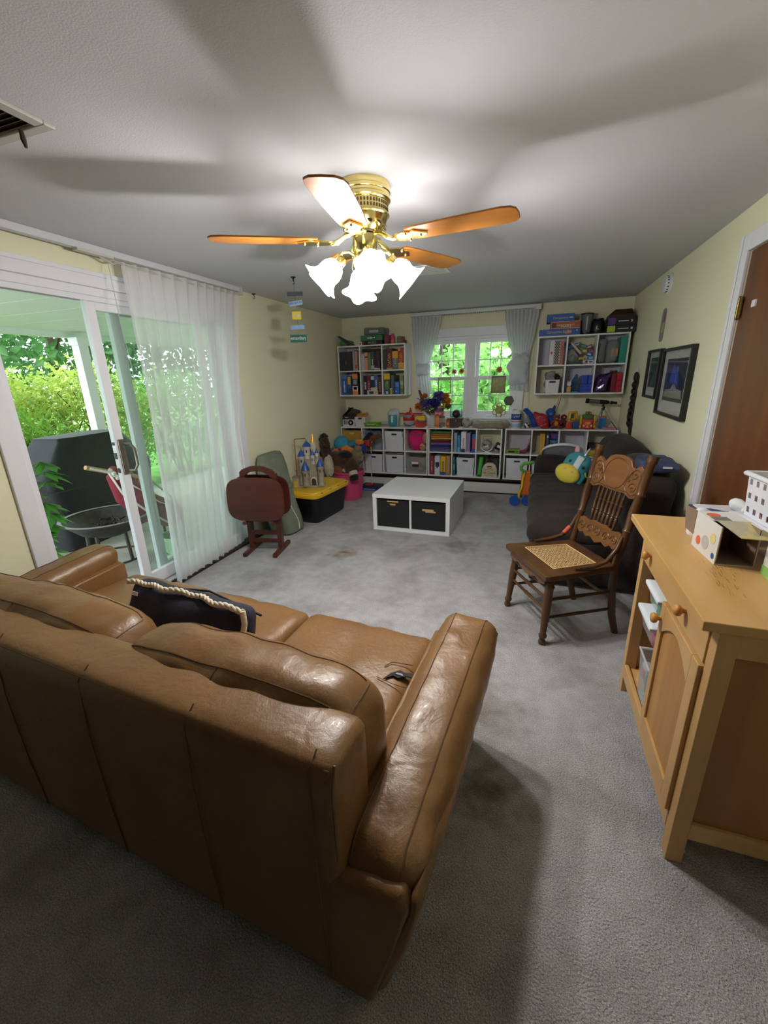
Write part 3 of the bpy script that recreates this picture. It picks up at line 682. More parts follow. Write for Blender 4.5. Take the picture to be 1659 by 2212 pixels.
for k in range(5): spiral(-.14+.07*k, .048, .03, 1.5, 1 if k % 2 else -1, .017)
cv.build('carving', OAK, o, smooth=60)
for k in range(7):
    x = -.105+.035*k
    turned(bk(x*.92, .595), bk(x, .81), [(0, .006), (.1, .0065), (.2, .009), (.3, .011), (.33, .007), (.36, .012), (.39, .008), (.5, .011), (.62, .008), (.65, .012), (.68, .007), (.72, .010), (.9, .007), (1, .006)], OAK, 'spindle', 8)
STR = [(0, .007), (.25, .009), (.4, .009), (.45, .012), (.5, .010), (.55, .012), (.6, .009), (.75, .009), (1, .007)]
for z in (.20, .27, .335): turned((-.203, -.012, z), (.203, -.012, z), STR, OAK, 'front_stretcher', 8)
for z in (.16, .27):
    for s_ in (-1, 1): turned((s_*.205, -.01, z), (s_*.197, .395, z), [(0, .008), (.5, .010), (1, .008)], OAK, 'side_stretcher', 8)
turned((-.197, .39, .22), (.197, .39, .22), [(0, .008), (.5, .010), (1, .008)], OAK, 'back_stretcher', 8)

# ------------------------------------------------------------------ brown recliner couch along the right wall
cch = thing('recliner_couch', 'dark brown suede couch along the right wall behind the carved chair', 'couch', (2.53, 2.88, 0))
CL = 1.92     # length, local x to the right wall, local y away from the camera
MB().rbox((.44, CL/2, .19), (.42, CL/2-.0, .165), .03, (10, 22, 6), amp=.006).build('base', SUEDE, cch, smooth=60)
c = MB(); c.rbox((.31, CL/2-.12, .385), (.315, CL/2-.13, .085), .075, (14, 30, 8), puff=(.01, .02, .02), amp=.015, fr=7, seed=3,
                 fn=lambda p: Vector((p.x, p.y, p.z+.004*math.sin(p.y*34+2*noise.noise(p*4)))))
c.build('seat_cushion', SUEDE, cch, smooth=70)
for k, (y0, y1, zt) in enumerate(((.0, .80, .43), (.80, 1.74, .47))):
    c = MB(); c.rbox((.735, (y0+y1)/2, .43), (.14, (y1-y0)/2-.004, zt-.02), .11, (10, 16, 16), puff=(.0, .01, .03), amp=.02, fr=5, seed=k+6, fn=lambda p: Vector((p.x+.07*p.z-.03, p.y, p.z-.05*(p.y/.45)**4*(1 if p.z > 0 else 0))))
    c.build('backrest', SUEDE, cch, smooth=70)
c = MB(); c.rbox((.36, CL-.12, .46), (.34, .11, .13), .08, (12, 8, 8), puff=(0, .01, .015), amp=.014, fr=6, seed=12, fn=lambda p: Vector((p.x, p.y, p.z-.10*(p.x/.34)*(1 if p.z > 0 else 0)*.5)))
c.build('armrest', SUEDE, cch, smooth=70)
# denim jacket over the near end of the couch back
DEN = mat('blue_denim', '#3a4468', .9, col2='#2e3654', nscale=14, bump=.3, bscale=60)
dj = thing('denim_jacket', 'folded dark blue denim jacket lying on top of brown couch back', 'jacket', (3.28, 3.07, .85))
MB().rbox((0, 0, .024), (.095, .17, .026), .025, (8, 14, 4), puff=(0, 0, .012), amp=.02, fr=11, seed=5).build('body', DEN, dj, smooth=70)
MB().rbox((-.085, -.02, .008), (.02, .13, .045), .019, (4, 12, 6), amp=.012, fr=12, seed=8).build('sleeve', DEN, dj, smooth=70)
MB().box((.02, -.176, .03), (.05, .004, .012)).build('collar_tag', flat('#c9ccd2'), dj)

# teal unicorn backpack
bp = thing('toy_backpack', 'teal childs backpack with yellow quilted pocket, silver horn and pink ears', 'backpack', (2.90, 4.15, .452), math.radians(-22))
TEAL = mat('teal_fabric', '#4aa0a8', .8, col2='#3f8f99', nscale=10, bump=.15)
TEALD = mat('dark_teal_fabric', '#2a7f84', .8, bump=.15)
m = T(0, 0, .135) @ RX(-.25) @ RY(.40) @ Matrix.Scale(.88, 4)
MB().rbox((0, 0, 0), (.125, .085, .165), .08, (14, 10, 16), puff=(.015, .02, .02), amp=.01, fr=8, m=m).build('bag_body', TEAL, bp, smooth=70)
q = MB(); q.sph((-.015, -.09, -.06), (.128, .052, .098), 24, m)
o = q.build('front_pocket', mat('quilted_yellow', '#e3d04a', .75, bump=.5, bscale=45), bp, smooth=70)
q = MB()
for x in (-.05, .03): q.sph((x, -.132, -.02), (.016, .006, .014), 12, m)
q.build('nostril', flat('#e9b48c', .7), o, smooth=70)
q = MB(); q.tube([(.129*math.cos(t)-.015, -.088, -.06+.099*math.sin(t)) for t in [2*PI*i/30 for i in range(30)]], .006, 6, m, closed=True); q.build('zip', flat('#55585c', .5), bp, smooth=60)
q = MB(); q.rbox((.02, -.088, .085), (.035, .012, .07), .011, (8, 4, 10), m=m); q.build('face_blaze', flat('#d9e2ea', .7), bp, smooth=70)
q = MB()
for x in (-.06, .085): q.sph((x, -.098, .065), (.013, .006, .015), 12, m)
q.build('eye', flat('#20303a', .3), bp, smooth=70)
MB().lathe([(.0, -.01), (.022, 0), (.017, .03), (.019, .033), (.011, .06), (.012, .063), (0, .095)], 14, m @ T(.02, -.02, .175)).build('horn', mat('silver_fabric', '#b9bcc8', .3, .6), bp, smooth=50)
for x in (-.075, .105): MB().sph((0, 0, .025), (.026, .012, .045), 12, m @ T(x, 0, .165) @ RY(.5 if x > 0 else -.5)).build('ear', flat('#e6a9bd', .8), bp, smooth=70)
MB().rbox((.125, -.02, -.06), (.03, .06, .075), .028, (6, 8, 8), amp=.006, m=m).build('side_pocket', TEALD, bp, smooth=70)
q = MB(); q.tube([(.10, .02, -.15), (.14, -.06, -.165), (.19, -.10, -.15)], .010, 6, m, flat=.4); q.tube([(.13, -.07, .03), (.15, -.05, -.01)], .009, 6, m)
q.build('strap', flat('#e0d03e', .7), bp, smooth=50)
# white spoked disc on the armrest
dk = thing('toy_disc', 'white spoked plastic disc leaning on the far arm of brown couch', 'toy', (2.815, 4.70, .628), .0)
m = T(0, 0, .03) @ RX(-.55)
q = MB(); q.lathe([(.185, -.006), (.20, -.012), (.205, .0), (.20, .012), (.185, .006)], 40, m, cap=False, mi=0); q.lathe([(0, -.003), (.187, -.003), (.187, .003), (0, .003)], 40, m)
q.build('disc', PLASTIC_W, dk, smooth=35)
q = MB()
for k in range(12): q.box((.115, 0, .006), (.14, .006, .008), m @ RZ(PI*k/6))
q.lathe([(.055, .003), (.055, .014), (.045, .014), (.045, .003)], 24, m); q.lathe([(.12, .003), (.12, .010), (.114, .010), (.114, .003)], 36, m)
q.sph((0, 0, .008), (.03, .03, .014), 14, m); q.build('spokes', flat('#b6bcc8', .5), dk, smooth=40)
# push walker toy
wk = thing('push_walker', 'childs push walker toy in yellow, orange, green and blue beside couch', 'toy', (2.415, 4.86, 0), 0)
YEL, ORG, GRN, BLU, RED = flat('#eac42a', .35), flat('#e07a2a', .4), flat('#5aa83c', .35), flat('#2456b8', .35), flat('#c8322e', .4)
MB().rbox((.06, .03, .26), (.05, .03, .14), .012, (6, 4, 8)).build('activity_panel', ORG, wk, smooth=60)
MB().tube([(-.0, -.01, .05), (.0, -.01, .14), (.03, -.01, .24), (.03, -.01, .32), (.045, -.01, .39)], [.028, .026, .024, .022, .02], 10, flat=.6).build('side_frame', YEL, wk, smooth=60)
MB().tube([(.05, -.01, .39), (.005, -.01, .42), (-.0, -.01, .455), (.03, -.01, .49), (.09, -.01, .50), (.13, 0.0, .505)], .018, 10).build('handle', GRN, wk, smooth=60)
for x, y in ((-.045, -.02), (.09, -.0)): MB().lathe([(0, -.018), (.055, -.018), (.06, -.01), (.06, .01), (.055, .018), (.03, .018), (.03, .012), (0, .012)], 22, T(x, y, .06) @ RX(PI/2)).build('wheel', BLU, wk, smooth=35)
MB().rbox((.02, .02, .16), (.02, .012, .07), .008, (4, 4, 6)).build('brace', BLU, wk, smooth=60)
MB().box((.112, .02, .3), (.012, .06, .13)).build('sticker_panel', flat('#d9d9df'), wk)

# ------------------------------------------------------------------ maple cabinet at the right
CY0, CY1, CZ, CX = 1.095, 1.915, .843, 2.995
cab = thing('maple_cabinet', 'maple buffet cabinet with knobs and open shelf at the right edge', 'cabinet', (CX, CY0, 0))
LC, DC = CY1-CY0, W-.03-CX
MB().bx(-.042, DC+.005, -.006, LC+.085, CZ-.028, CZ).build('countertop', mat('maple_wood_top', '#d4aa72', .36, col2='#c19656', nscale=5, stretch=(1.4, .15, 1), bump=.08, bscale=40), cab, bev=.003)
wm = MB(); rnd = random.Random(6)
for k in range(46):
    x, y = .055+abs(rnd.gauss(0, .05)), .33+rnd.gauss(-.03, .075); L_ = rnd.uniform(.008, .04); w_ = rnd.uniform(.0006, .0018)
    wm.quad((x, y, CZ+.0003), (x+w_, y, CZ+.0003), (x+w_*.6+.1*L_, y+L_, CZ+.0003), (x+.1*L_, y+L_, CZ+.0003))
wm.build('wear_mark', flat('#6b4824', .6), cab)['kind'] = 'stuff'
for x in (0, DC-.045):
    for y in (0, LC-.045):
        q = MB(); q.loft([[(x, y, .0), (x+.045, y, .0), (x+.045, y+.045, .0), (x, y+.045, .0)], [(x, y, CZ-.028), (x+.045, y, CZ-.028), (x+.045, y+.045, CZ-.028), (x, y+.045, CZ-.028)]]); q.build('leg', WOODLV, cab, bev=.002)
# near end panel: rails and recessed panel
MB().bx(.045, DC-.045, .004, .03, CZ-.10, CZ-.028).build('end_rail', WOODL, cab, bev=.002)
MB().bx(.045, DC-.045, .004, .03, .10, .16).build('end_rail', WOODL, cab, bev=.002)
MB().bx(.045, DC-.045, .016, .028, .16, CZ-.10).build('end_panel', mat('maple_panel', '#a8743e', .5, col2='#94622f', nscale=5, stretch=(1.3, 1.3, .13)), cab)
MB().bx(.045, DC-.045, LC-.025, LC-.008, .10, CZ-.028).build('far_end_panel', WOODLV, cab)
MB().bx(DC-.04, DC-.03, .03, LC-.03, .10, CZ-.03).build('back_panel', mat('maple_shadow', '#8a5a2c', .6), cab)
MB().bx(.004, DC-.04, .03, LC-.03, .115, .133).build('bottom_shelf', WOODL, cab)
MB().bx(-.002, .016, .045, LC-.045, .085, .15).build('bottom_rail', WOODL, cab, bev=.003)
MB().bx(.03, DC-.04, LC*.48, LC-.03, .435, .45).build('inner_shelf', WOODL, cab)
MB().bx(.02, DC-.04, .465*LC, .485*LC, .133, CZ-.16).build('middle_divider', WOODLV, cab)
# drawer front and the frame below it
q = MB().bx(-.004, .016, .048, LC-.048, CZ-.155, CZ-.036); dr = q.build('drawer', WOODL, cab, bev=.003)
KN = mat('maple_knob', '#c98f46', .3)
def knob(x, y, z, par, nm='knob'):
    b = MB(); b.lathe([(0, 0), (.007, 0), (.008, .010), (.017, .016), (.019, .024), (.015, .031), (0, .034)], 16, T(x, y, z) @ RY(-PI/2)); return b.build(nm, KN, par, smooth=50)
knob(-.004, LC*.80, CZ-.095, dr); knob(-.004, LC*.27, CZ-.095, dr)
# sliding door with arched frame covers the near half
d0, d1, z0, z1 = .045, .50*LC, .15, CZ-.163
q = MB(); yy = [d0+(d1-d0)*i/16 for i in range(17)]
q.bx(-.012, .006, d0, d0+.052, z0, z1); q.bx(-.012, .006, d1-.04, d1, z0, z1); q.bx(-.012, .006, d0+.052, d1-.04, z0, z0+.06)
a0, a1 = d0+.052, d1-.04
arc = [(a0, z1)]+[(a0+(a1-a0)*i/14, z1-.10+.065*math.sin(PI*i/14)) for i in range(15)]+[(a1, z1)]
q.prism(arc, .018, Matrix(((0, 0, 1, -.012), (1, 0, 0, 0), (0, 1, 0, 0), (0, 0, 0, 1))))
dd = q.build('door', WOODLV, cab, bev=.002)
MB().bx(-.004, .002, a0-.004, a1+.004, z0+.05, z1-.02).build('door_panel', mat('maple_bead_board', '#bd8a4c', .42, col2='#a97638', nscale=7, stretch=(1.3, 2.2, .1)), dd)
knob(-.012, d1-.02, z1-.06, dd)

# things in the cabinet's open half
def food_box(loc, lab, fill, fcol, s=(.085, .06, .075), lid=True, rz=0):
    o = thing('food_container', lab, 'container', loc, rz)
    x, y, z = s
    q = MB(); q.loft([[(a*x*.86*(1), b*y*.86, 0) for a, b in ((-1, -1), (1, -1), (1, 1), (-1, 1))], [(a*x, b*y, z) for a, b in ((-1, -1), (1, -1), (1, 1), (-1, 1))]], cap=True); q.build('tub', CLEAR, o, bev=.01)
    q = MB(); q.rbox((0, 0, z*.42), (x*.82, y*.82, z*.36), .01, (6, 6, 4), amp=.02, fr=20, seed=len(lab)); q.build('contents', [flat(fcol, .6)], o, smooth=60)
    if lid: MB().rbox((0, 0, z+.008), (x+.012, y+.012, .010), .009, (8, 8, 3)).build('lid', mat('milky_lid', '#dfe6ee', .35), o, smooth=60)
    return o
cx_ = CX+.085
food_box((cx_, CY0+LC*.66, .4505), 'lidded clear box with pink and blue things on maple cabinet shelf', 1, '#b45a78', (.10, .09, .08))
food_box((cx_+.01, CY0+LC*.68, .557), 'lidded clear box with green contents stacked topmost in maple cabinet', 1, '#4f8a50', (.095, .085, .075))
q = thing('storage_box', 'open clear plastic box low in the maple cabinet with bags inside', 'box', (CX+.10, CY0+LC*.63, .165))
t_ = MB(); z = .20
for (a, b_) in (((-.10, -.075), (.10, -.075)), ((.10, -.075), (.10, .075)), ((.10, .075), (-.10, .075)), ((-.10, .075), (-.10, -.075))):
    t_.quad((a[0]*.86, a[1]*.86, 0), (b_[0]*.86, b_[1]*.86, 0), (b_[0], b_[1], z), (a[0], a[1], z))
t_.quad((-.086, -.064, 0), (.086, -.064, 0), (.086, .064, 0), (-.086, .064, 0)); t_.build('tub', CLEAR, q, thick=.003)
MB().tube([(-.102, -.077, z), (.102, -.077, z), (.102, .077, z), (-.102, .077, z)], .006, 6, closed=True).build('rim', sheer_mat('clear_rim', '#eef2f6', .3), q, smooth=50)
MB().rbox((.0, .01, .055), (.07, .05, .045), .02, (6, 6, 5), amp=.02, fr=15).build('bag', flat('#2f5d4c', .5), q, smooth=60)
MB().rbox((-.01, -.02, .105), (.05, .035, .03), .02, (6, 6, 5), amp=.02, fr=18).build('bag', flat('#a9b4bb', .3), q, smooth=60)
bk_ = thing('book', 'flat book under the clear box, low in the maple cabinet', 'book', (CX+.105, CY0+LC*.63, .1335))
MB().bx(-.09, .09, -.07, .07, 0, .003).bx(-.09, .09, -.07, .07, .026, .029).bx(.087, .09, -.07, .07, 0, .029).build('cover', flat('#c9cfd6'), bk_)
MB().bx(-.086, .087, -.067, .067, .0035, .0255).build('pages', flat('#b9a688', .8), bk_)
sn = thing('snack_bag', 'small red and white packet beside the clear box in cabinet', 'packet', (CX+.07, CY0+LC*.84, .1335))
MB().rbox((0, 0, .045), (.02, .035, .045), .015, (5, 6, 6), amp=.01, fr=20).build('packet', flat('#d8d2d6', .4), sn, smooth=60)
MB().rbox((-.018, 0, .05), (.006, .025, .02), .005, (3, 4, 4)).build('print', RED, sn, smooth=60)

# things on top of the cabinet
cz = CZ
# opened diaper-style carton lying on its side
bxo = thing('cardboard_box', 'open white carton with orange dots lying on the maple cabinet', 'box', (3.145, 1.575, cz), math.radians(4))
KRAFT = mat('brown_cardboard', '#8f7763', .9, col2='#85705c', nscale=4, stretch=(.3, 3, 3))
CW = mat('white_card', '#d6d4cf', .6)
lx, ly, lz = .055, .090, .128       # half width in x, half length in y
MB().bx(-lx, -lx+.003, -ly, ly, 0, lz).build('side_panel', CW, bxo); MB().bx(lx-.003, lx, -ly, ly, 0, lz).build('side_panel', CW, bxo)
MB().bx(-lx+.003, lx-.003, -ly, ly, 0, .003).build('bottom_panel', CW, bxo); MB().bx(-lx+.003, lx-.003, -ly*.2, ly, lz-.003, lz).build('top_panel', CW, bxo)
MB().bx(-lx+.003, -lx+.006, -ly+.001, ly, .003, lz-.003).bx(lx-.006, lx-.003, -ly+.001, ly, .003, lz-.003).bx(-lx+.006, lx-.006, -ly+.001, ly, .003, .006).bx(-lx+.006, lx-.006, ly-.02, ly-.017, .006, lz-.003).build('lining', KRAFT, bxo)
q = MB(); q.quad((-lx, ly, lz), (-lx, ly, .04), (-lx-.012, ly+.04, .05), (-lx-.02, ly+.05, lz+.006)); q.build('flap', KRAFT, bxo, thick=.003)
q = MB(); q.quad((-lx*.7, -ly*.2, lz), (lx, -ly*.2, lz), (lx+.045, -ly-.02, lz-.03), (-lx*.2, -ly-.03, lz-.022)); q.build('torn_flap', mat('yellow_card_print', '#cfc184', .7, col2='#b7b09a', nscale=9, amt=(.45, .5)), bxo, thick=.003)
def disc_on(o, c, r, m_, nm, ax='x', ry=None):
    b = MB(); mm = T(*c) @ (RY(-PI/2) if ax == 'x' else (RX(PI/2) if ax == 'y' else Matrix())); b.lathe([(0, 0), (r, 0), (r, .0008), (0, .0008)], 24, mm)
    return b.build(nm, m_, o)
ORP = flat('#d9643c', .6); GRP = flat('#b9b6b4', .6)
disc_on(bxo, (-lx-.0002, .045, .035), .016, ORP, 'printed_dot'); disc_on(bxo, (-lx-.0002, -.005, .045), .024, GRP, 'printed_dot')
disc_on(bxo, (-lx-.0002, -.07, .022), .010, flat('#2f5a9c', .5), 'printed_seal'); disc_on(bxo, (-.025, .045, lz+.0002), .02, ORP, 'printed_dot', 'z')
disc_on(bxo, (-lx-.0002, -.052, .075), .018, flat('#d8c98c', .6), 'printed_dot')
q = MB()
for k in range(7): q.box((-.02, -.012+.006*k, lz+.0005), (.05, .003, .001))
q.build('printed_lines', flat('#8c8c8a', .6), bxo)
# second carton with a flower pot print
b2 = thing('cardboard_box', 'white carton with flower pot drawing and green base on maple cabinet', 'box', (3.27, 1.365, cz), math.radians(2))
MB().bx(-.06, .06, -.085, .085, 0, .13).build('carton', mat('white_card_smooth', '#dcdad8', .5), b2, bev=.002)
MB().bx(-.0612, -.06, -.085, .085, 0, .03).bx(-.06, .06, -.0862, -.085, 0, .03).build('printed_grass', flat('#8fbf62', .6), b2)
q = MB(); m = Matrix(((0, 0, -1, -.0602), (-1, 0, 0, .02), (0, 1, 0, .022), (0, 0, 0, 1)))
q.prism([(-.025, 0), (.02, 0), (.032, .04), (.02, .055), (-.02, .055), (-.035, .04)], .001, m); q.build('printed_pot', flat('#b77f92', .6), b2)
q = MB()
for x, y in ((-.03, .075), (-.02, .09), (-.035, .1), (-.012, .08)): q.lathe([(0, 0), (.009, 0), (.009, .001), (0, .001)], 10, m @ T(x, y, 0))
q.prism([(.03, .02), (.07, .06), (.066, .064), (.028, .03)], .001, m); q.build('printed_flowers', flat('#b03a4c', .6), b2)
# white ventilated basket with odds and ends
bs = thing('plastic_basket', 'white plastic basket with square holes full of odds and ends', 'basket', (3.345, 1.60, cz+.098), math.radians(4))
bw, bl, bh = .075, .165, .15
q = MB()
def holed(p, u, v, nu, nv, hole=.42):
    """wall made of bars that leave square holes"""
    P, U, V = Vector(p), Vector(u), Vector(v); th = .0025
    N_ = U.cross(V).normalized()*th
    def slab(a0, a1, b0, b1):
        c = [P+U*a0+V*b0, P+U*a1+V*b0, P+U*a1+V*b1, P+U*a0+V*b1]; q._add(c+[k+N_ for k in c], [(3, 2, 1, 0), (4, 5, 6, 7), (0, 1, 5, 4), (1, 2, 6, 5), (2, 3, 7, 6), (3, 0, 4, 7)])
    g = hole/nu
    ev = [0]+[x for k in range(nv) for x in ((k+.5-hole/2+.0)/nv, (k+.5+hole/2)/nv)]+[1]
    eu = [0]+[x for k in range(nu) for x in ((k+.5-hole/2)/nu, (k+.5+hole/2)/nu)]+[1]
    for k in range(0, len(ev)-1):
        if k % 2 == 0: slab(0, 1, ev[k], ev[k+1])
        else:
            for j in range(0, len(eu)-1, 2): slab(eu[j], eu[j+1], ev[k], ev[k+1])
holed((-bw, -bl, 0), (0, 2*bl, 0), (-.012, 0, bh), 8, 3); holed((bw, bl, 0), (0, -2*bl, 0), (.012, 0, bh), 8, 3)
holed((-bw, bl, 0), (2*bw, 0, 0), (0, .012, bh), 4, 3); holed((bw, -bl, 0), (-2*bw, 0, 0), (0, -.012, bh), 4, 3)
q.bx(-bw, bw, -bl, bl, 0, .003); q.build('basket_wall', PLASTIC_W, bs)
MB().tube([(-bw-.014, -bl-.014, bh), (bw+.014, -bl-.014, bh), (bw+.014, bl+.014, bh), (-bw-.014, bl+.014, bh)], .009, 8, closed=True).build('rim', PLASTIC_W, bs, smooth=60)
random.seed(3)
for k, (c_, lb) in enumerate((('#c23a66', 'pink bottle'), ('#e8e8ec', 'white roll'), ('#3a3f8c', 'dark blue packet'), ('#c8a070', 'tan jar'), ('#d8b23a', 'yellow packet'), ('#d02f44', 'red packet'), ('#cfd2d8', 'grey tube'))):
    o = thing('odds_and_ends', lb+' lying in the white holed basket', 'household item', (3.345+(-.035 if k % 2 else .035), 1.47+.043*k, cz+.103+.0))
    q = MB()
    if k % 3 == 0: q.lathe([(0, 0), (.028, 0), (.03, .01), (.03, .09), (.018, .105), (.018, .125), (0, .125)], 16)
    elif k % 3 == 1: q.lathe([(0, 0), (.032, 0), (.034, .01), (.034, .11), (.03, .118), (.012, .118), (.012, .1), (0, .1)], 18)
    else: q.rbox((0, 0, .06), (.03, .018, .06), .012, (6, 4, 8), amp=.006, fr=18, seed=k)
    q.build('body', flat(c_, .4), o, smooth=45)
# milky container lid the basket stands on, papers and tissue
tb = thing('storage_tub', 'low white storage tub with broad lid under the holed basket', 'storage tub', (3.335, 1.60, cz), math.radians(4))
MB().loft([[(a*.07, b*.17, 0) for a, b in ((-1, -1), (1, -1), (1, 1), (-1, 1))], [(a*.085, b*.195, .078) for a, b in ((-1, -1), (1, -1), (1, 1), (-1, 1))]]).build('tub', CLEAR, tb, bev=.008)
MB().rbox((0, 0, .086), (.094, .215, .0105), .009, (8, 12, 3)).build('lid', PLASTIC_W, tb, smooth=60)
pp = thing('magazine', 'blue and white magazine lying on paper stack near the brown door', 'magazine', (3.30, 1.97, cz+.041), .1)
MB().bx(-.10, .09, -.09, .09, 0, .006).build('pages', flat('#d6d6da', .6), pp)
q = MB(); q.prism([(-.10, -.09), (.09, -.09), (.09, -.02), (.03, .01), (-.02, -.01), (-.06, .03), (-.10, .02)], .0008, T(0, 0, .006)); q.build('cover_print', flat('#4a5486', .5), pp)
pk = thing('paper_stack', 'dark blue folder stack under the magazine on maple cabinet', 'papers', (3.29, 1.975, cz), .05)
for k in range(4): MB().bx(-.115+.004*k, .115-.003*k, -.085-.003*k, .098, .0105*k, .0105*k+.009).build('folder', flat(('#2c4a52', '#3a3f5c', '#d2d2d6', '#343a58')[k], .5), pk)
tsu = thing('crumpled_tissue', 'crumpled white tissue paper behind the dotted carton', 'tissue', (3.175, 1.755, cz))
MB().rbox((0, 0, .05), (.06, .05, .05), .03, (14, 14, 10), amp=.04, fr=16, seed=3).build('sheet', flat('#dcdce4', .8), tsu, smooth=60)
ts2 = thing('crumpled_tissue', 'crumpled white wrapper on the magazine next to white basket', 'tissue', (3.345, 1.93, cz+.0485))
MB().rbox((0, 0, .022), (.05, .045, .022), .018, (12, 12, 8), amp=.03, fr=20, seed=8).build('sheet', flat('#dcdce0', .8), ts2, smooth=60)
# ------------------------------------------------------------------ left side of the room
tt = thing('folding_tray_table', 'folded red-brown wooden tray tables on a rack beside the sheer curtain', 'tray table', (.335, 2.925, 0), math.radians(11))
for s_ in (-1, 1):
    MB().rbox((s_*.135, 0, .0175), (.018, .175, .0175), .005, (4, 8, 4)).build('foot', MAHOG, tt, smooth=50)
    MB().bx(s_*.135-.019, s_*.135+.019, -.034, -.002, .033, .70).bx(s_*.135-.014, s_*.135+.014, .0, .034, .05, .70).build('upright', MAHOG, tt, bev=.004, split=True)
    MB().tube([(s_*.128, -.02, .31), (s_*.128, -.09, .285), (s_*.128, -.118, .29)], [.014, .014, .019], 8).build('tray_peg', MAHOG, tt, smooth=50)
for z in (.175, .10): MB().bx(-.117, .117, -.03, -.012, z-.018, z+.018).build('cross_rail', MAHOG, tt, bev=.003)
hnd = [(-.155, 0), (-.155, .05), (-.13, .075), (-.06, .10), (0, .107), (.06, .10), (.13, .075), (.155, .05), (.155, 0), (.12, .0), (.1, .03), (.05, .055), (0, .06), (-.05, .055), (-.1, .03), (-.12, 0)]
MB().prism(hnd, .03, T(-.01, .0, .665) @ RX(PI/2)).build('carry_handle', MAHOG, tt, bev=.005)
def oval(a, b, e, n=44): return [(a*math.copysign(abs(math.cos(t))**e, math.cos(t)), b*math.copysign(abs(math.sin(t))**e, math.sin(t))) for t in [2*PI*i/n for i in range(n)]]
for y, lean in ((-.075, -.05), (.075, .05)):
    q = MB(); q.prism(oval(.255, .19, .52), .016, T(-.022, y, .49) @ RX(PI/2+lean)); q.build('tray', MAHOG, tt, bev=.006)

gb = thing('canvas_bag', 'tall grey-green canvas bag with white zip pull leaning on the left wall', 'bag', (.0, 3.42, 0))
rings = []
for z, xc, hx, hy, yc in ((0, .245, .10, .14, .0), (.02, .245, .13, .165, .0), (.12, .225, .135, .172, .0), (.3, .175, .125, .172, .005), (.42, .15, .115, .175, .01), (.5, .135, .105, .18, .02), (.62, .11, .085, .185, .04), (.72, .085, .065, .185, .06), (.765, .07, .045, .165, .07), (.775, .07, .02, .12, .07)):
    rings.append([(xc+hx*math.copysign(abs(math.cos(t))**.6, math.cos(t))*(1+.07*noise.noise(Vector((math.cos(t)*2, z*9, math.sin(t)*2)))), yc+hy*math.copysign(abs(math.sin(t))**.6, math.sin(t))+.012*noise.noise(Vector((z*7, math.cos(t)*2, 3))), z) for t in [2*PI*i/36 for i in range(36)]])
CANV = mat('grey_green_canvas', '#78806f', .9, col2='#6b7463', nscale=12, bump=.35, bscale=22)
MB().loft(rings).build('bag_body', CANV, gb, smooth=60)
MB().tube([(.10+.125+.02, -.06, .47), (.262, -.05, .43), (.285, -.03, .36), (.30, -.02, .30)], .007, 6).build('dark_strap', flat('#2a2b2a', .7), gb, smooth=60)
MB().tube([(.30, -.02, .31), (.318, -.005, .24), (.345, .01, .17), (.365, .02, .1), (.378, .0, .03)], .0045, 6).build('zip_pull', flat('#d8d8d2', .6), gb, smooth=60)
q = MB(); q.tube([rings[4][i] for i in range(36)], .004, 5, closed=True); q.build('seam', flat('#5d6557', .9), gb)

YL = mat('yellow_lid', '#e2b428', .4)
bnm = math.radians(-4.6)
bt = thing('storage_tote', 'black storage tote with yellow lid on the carpet by left wall', 'storage tote', (.285, 3.99, 0), bnm)
q = MB(); rr = []
for z, hx, hy in ((0, .185, .295), (.015, .195, .305), (.30, .222, .345)):
    rr.append([(x, y, z) for x, y in [(hx*math.copysign(abs(math.cos(t))**.25, math.cos(t)), hy*math.copysign(abs(math.sin(t))**.25, math.sin(t))) for t in [2*PI*i/40 for i in range(40)]]])
q.loft(rr).build('tub', mat('black_plastic', '#121315', .42), bt, smooth=35)
q = MB(); rr = []
for z, a in ((.285, 1.0), (.30, 1.01), (.318, 1.01), (.325, .985), (.325, .93), (.340, .915), (.345, .90), (.345, .5)):
    hx, hy = .242*a, .372*a
    rr.append([(hx*math.copysign(abs(math.cos(t))**.25, math.cos(t)), hy*math.copysign(abs(math.sin(t))**.25, math.sin(t)), z) for t in [2*PI*i/40 for i in range(40)]])
q.loft(rr).build('lid', YL, bt, smooth=30)
q = MB()
for k in range(4): q.box((.235, -.25+.17*k, .327), (.008, .03, .003))
q.build('lid_slot', flat('#2c2410'), bt, split=True)
# toy castle, plain
ck = thing('toy_castle', 'beige plastic toy castle with blue roofs on the yellow tote lid', 'toy', (.30, 3.90, .345), math.radians(20))
STN = mat('beige_toy_plastic', '#a89f8c', .5, col2='#968d7b', nscale=14)
STN2 = flat('#c6c0b0', .5); RB = flat('#2a4f9e', .35); GLD = mat('gold_plastic', '#d6a83a', .25, .7); DK = flat('#3a342c', .6)
def tower(x, y, z0, z1, r, rh, square=False, nm='tower'):
    b = MB()
    if square: b.bx(x-r, x+r, y-r, y+r, z0, z1)
    else: b.lathe([(r*1.12, z0), (r, z0+.012), (r, z1-.03), (r*1.18, z1-.02), (r*1.18, z1)], 14, T(x, y, 0))
    o = b.build(nm, STN if z1 < .3 else STN2, ck, smooth=35)
    q = MB(); q.lathe([(r*1.35, z1), (r*1.1, z1+rh*.25), (r*.45, z1+rh*.75), (0.002, z1+rh)], 16, T(x, y, 0)); q.build('blue_roof', RB, ck, smooth=40)
    q = MB(); q.cyl((x, y, z1+rh*.9), (x, y, z1+rh*1.3), .004, .002, 6); q.build('finial', GLD, ck)
    w = MB()
    for k in range(4 if z1 > .12 else 0): w.box((0, -r*1.01, (z1-.05)), (r*.35, .004, .03), T(x, y, 0) @ RZ(PI/2*k))
    if z1 > .12: w.build('window_slot', DK, o, split=True)
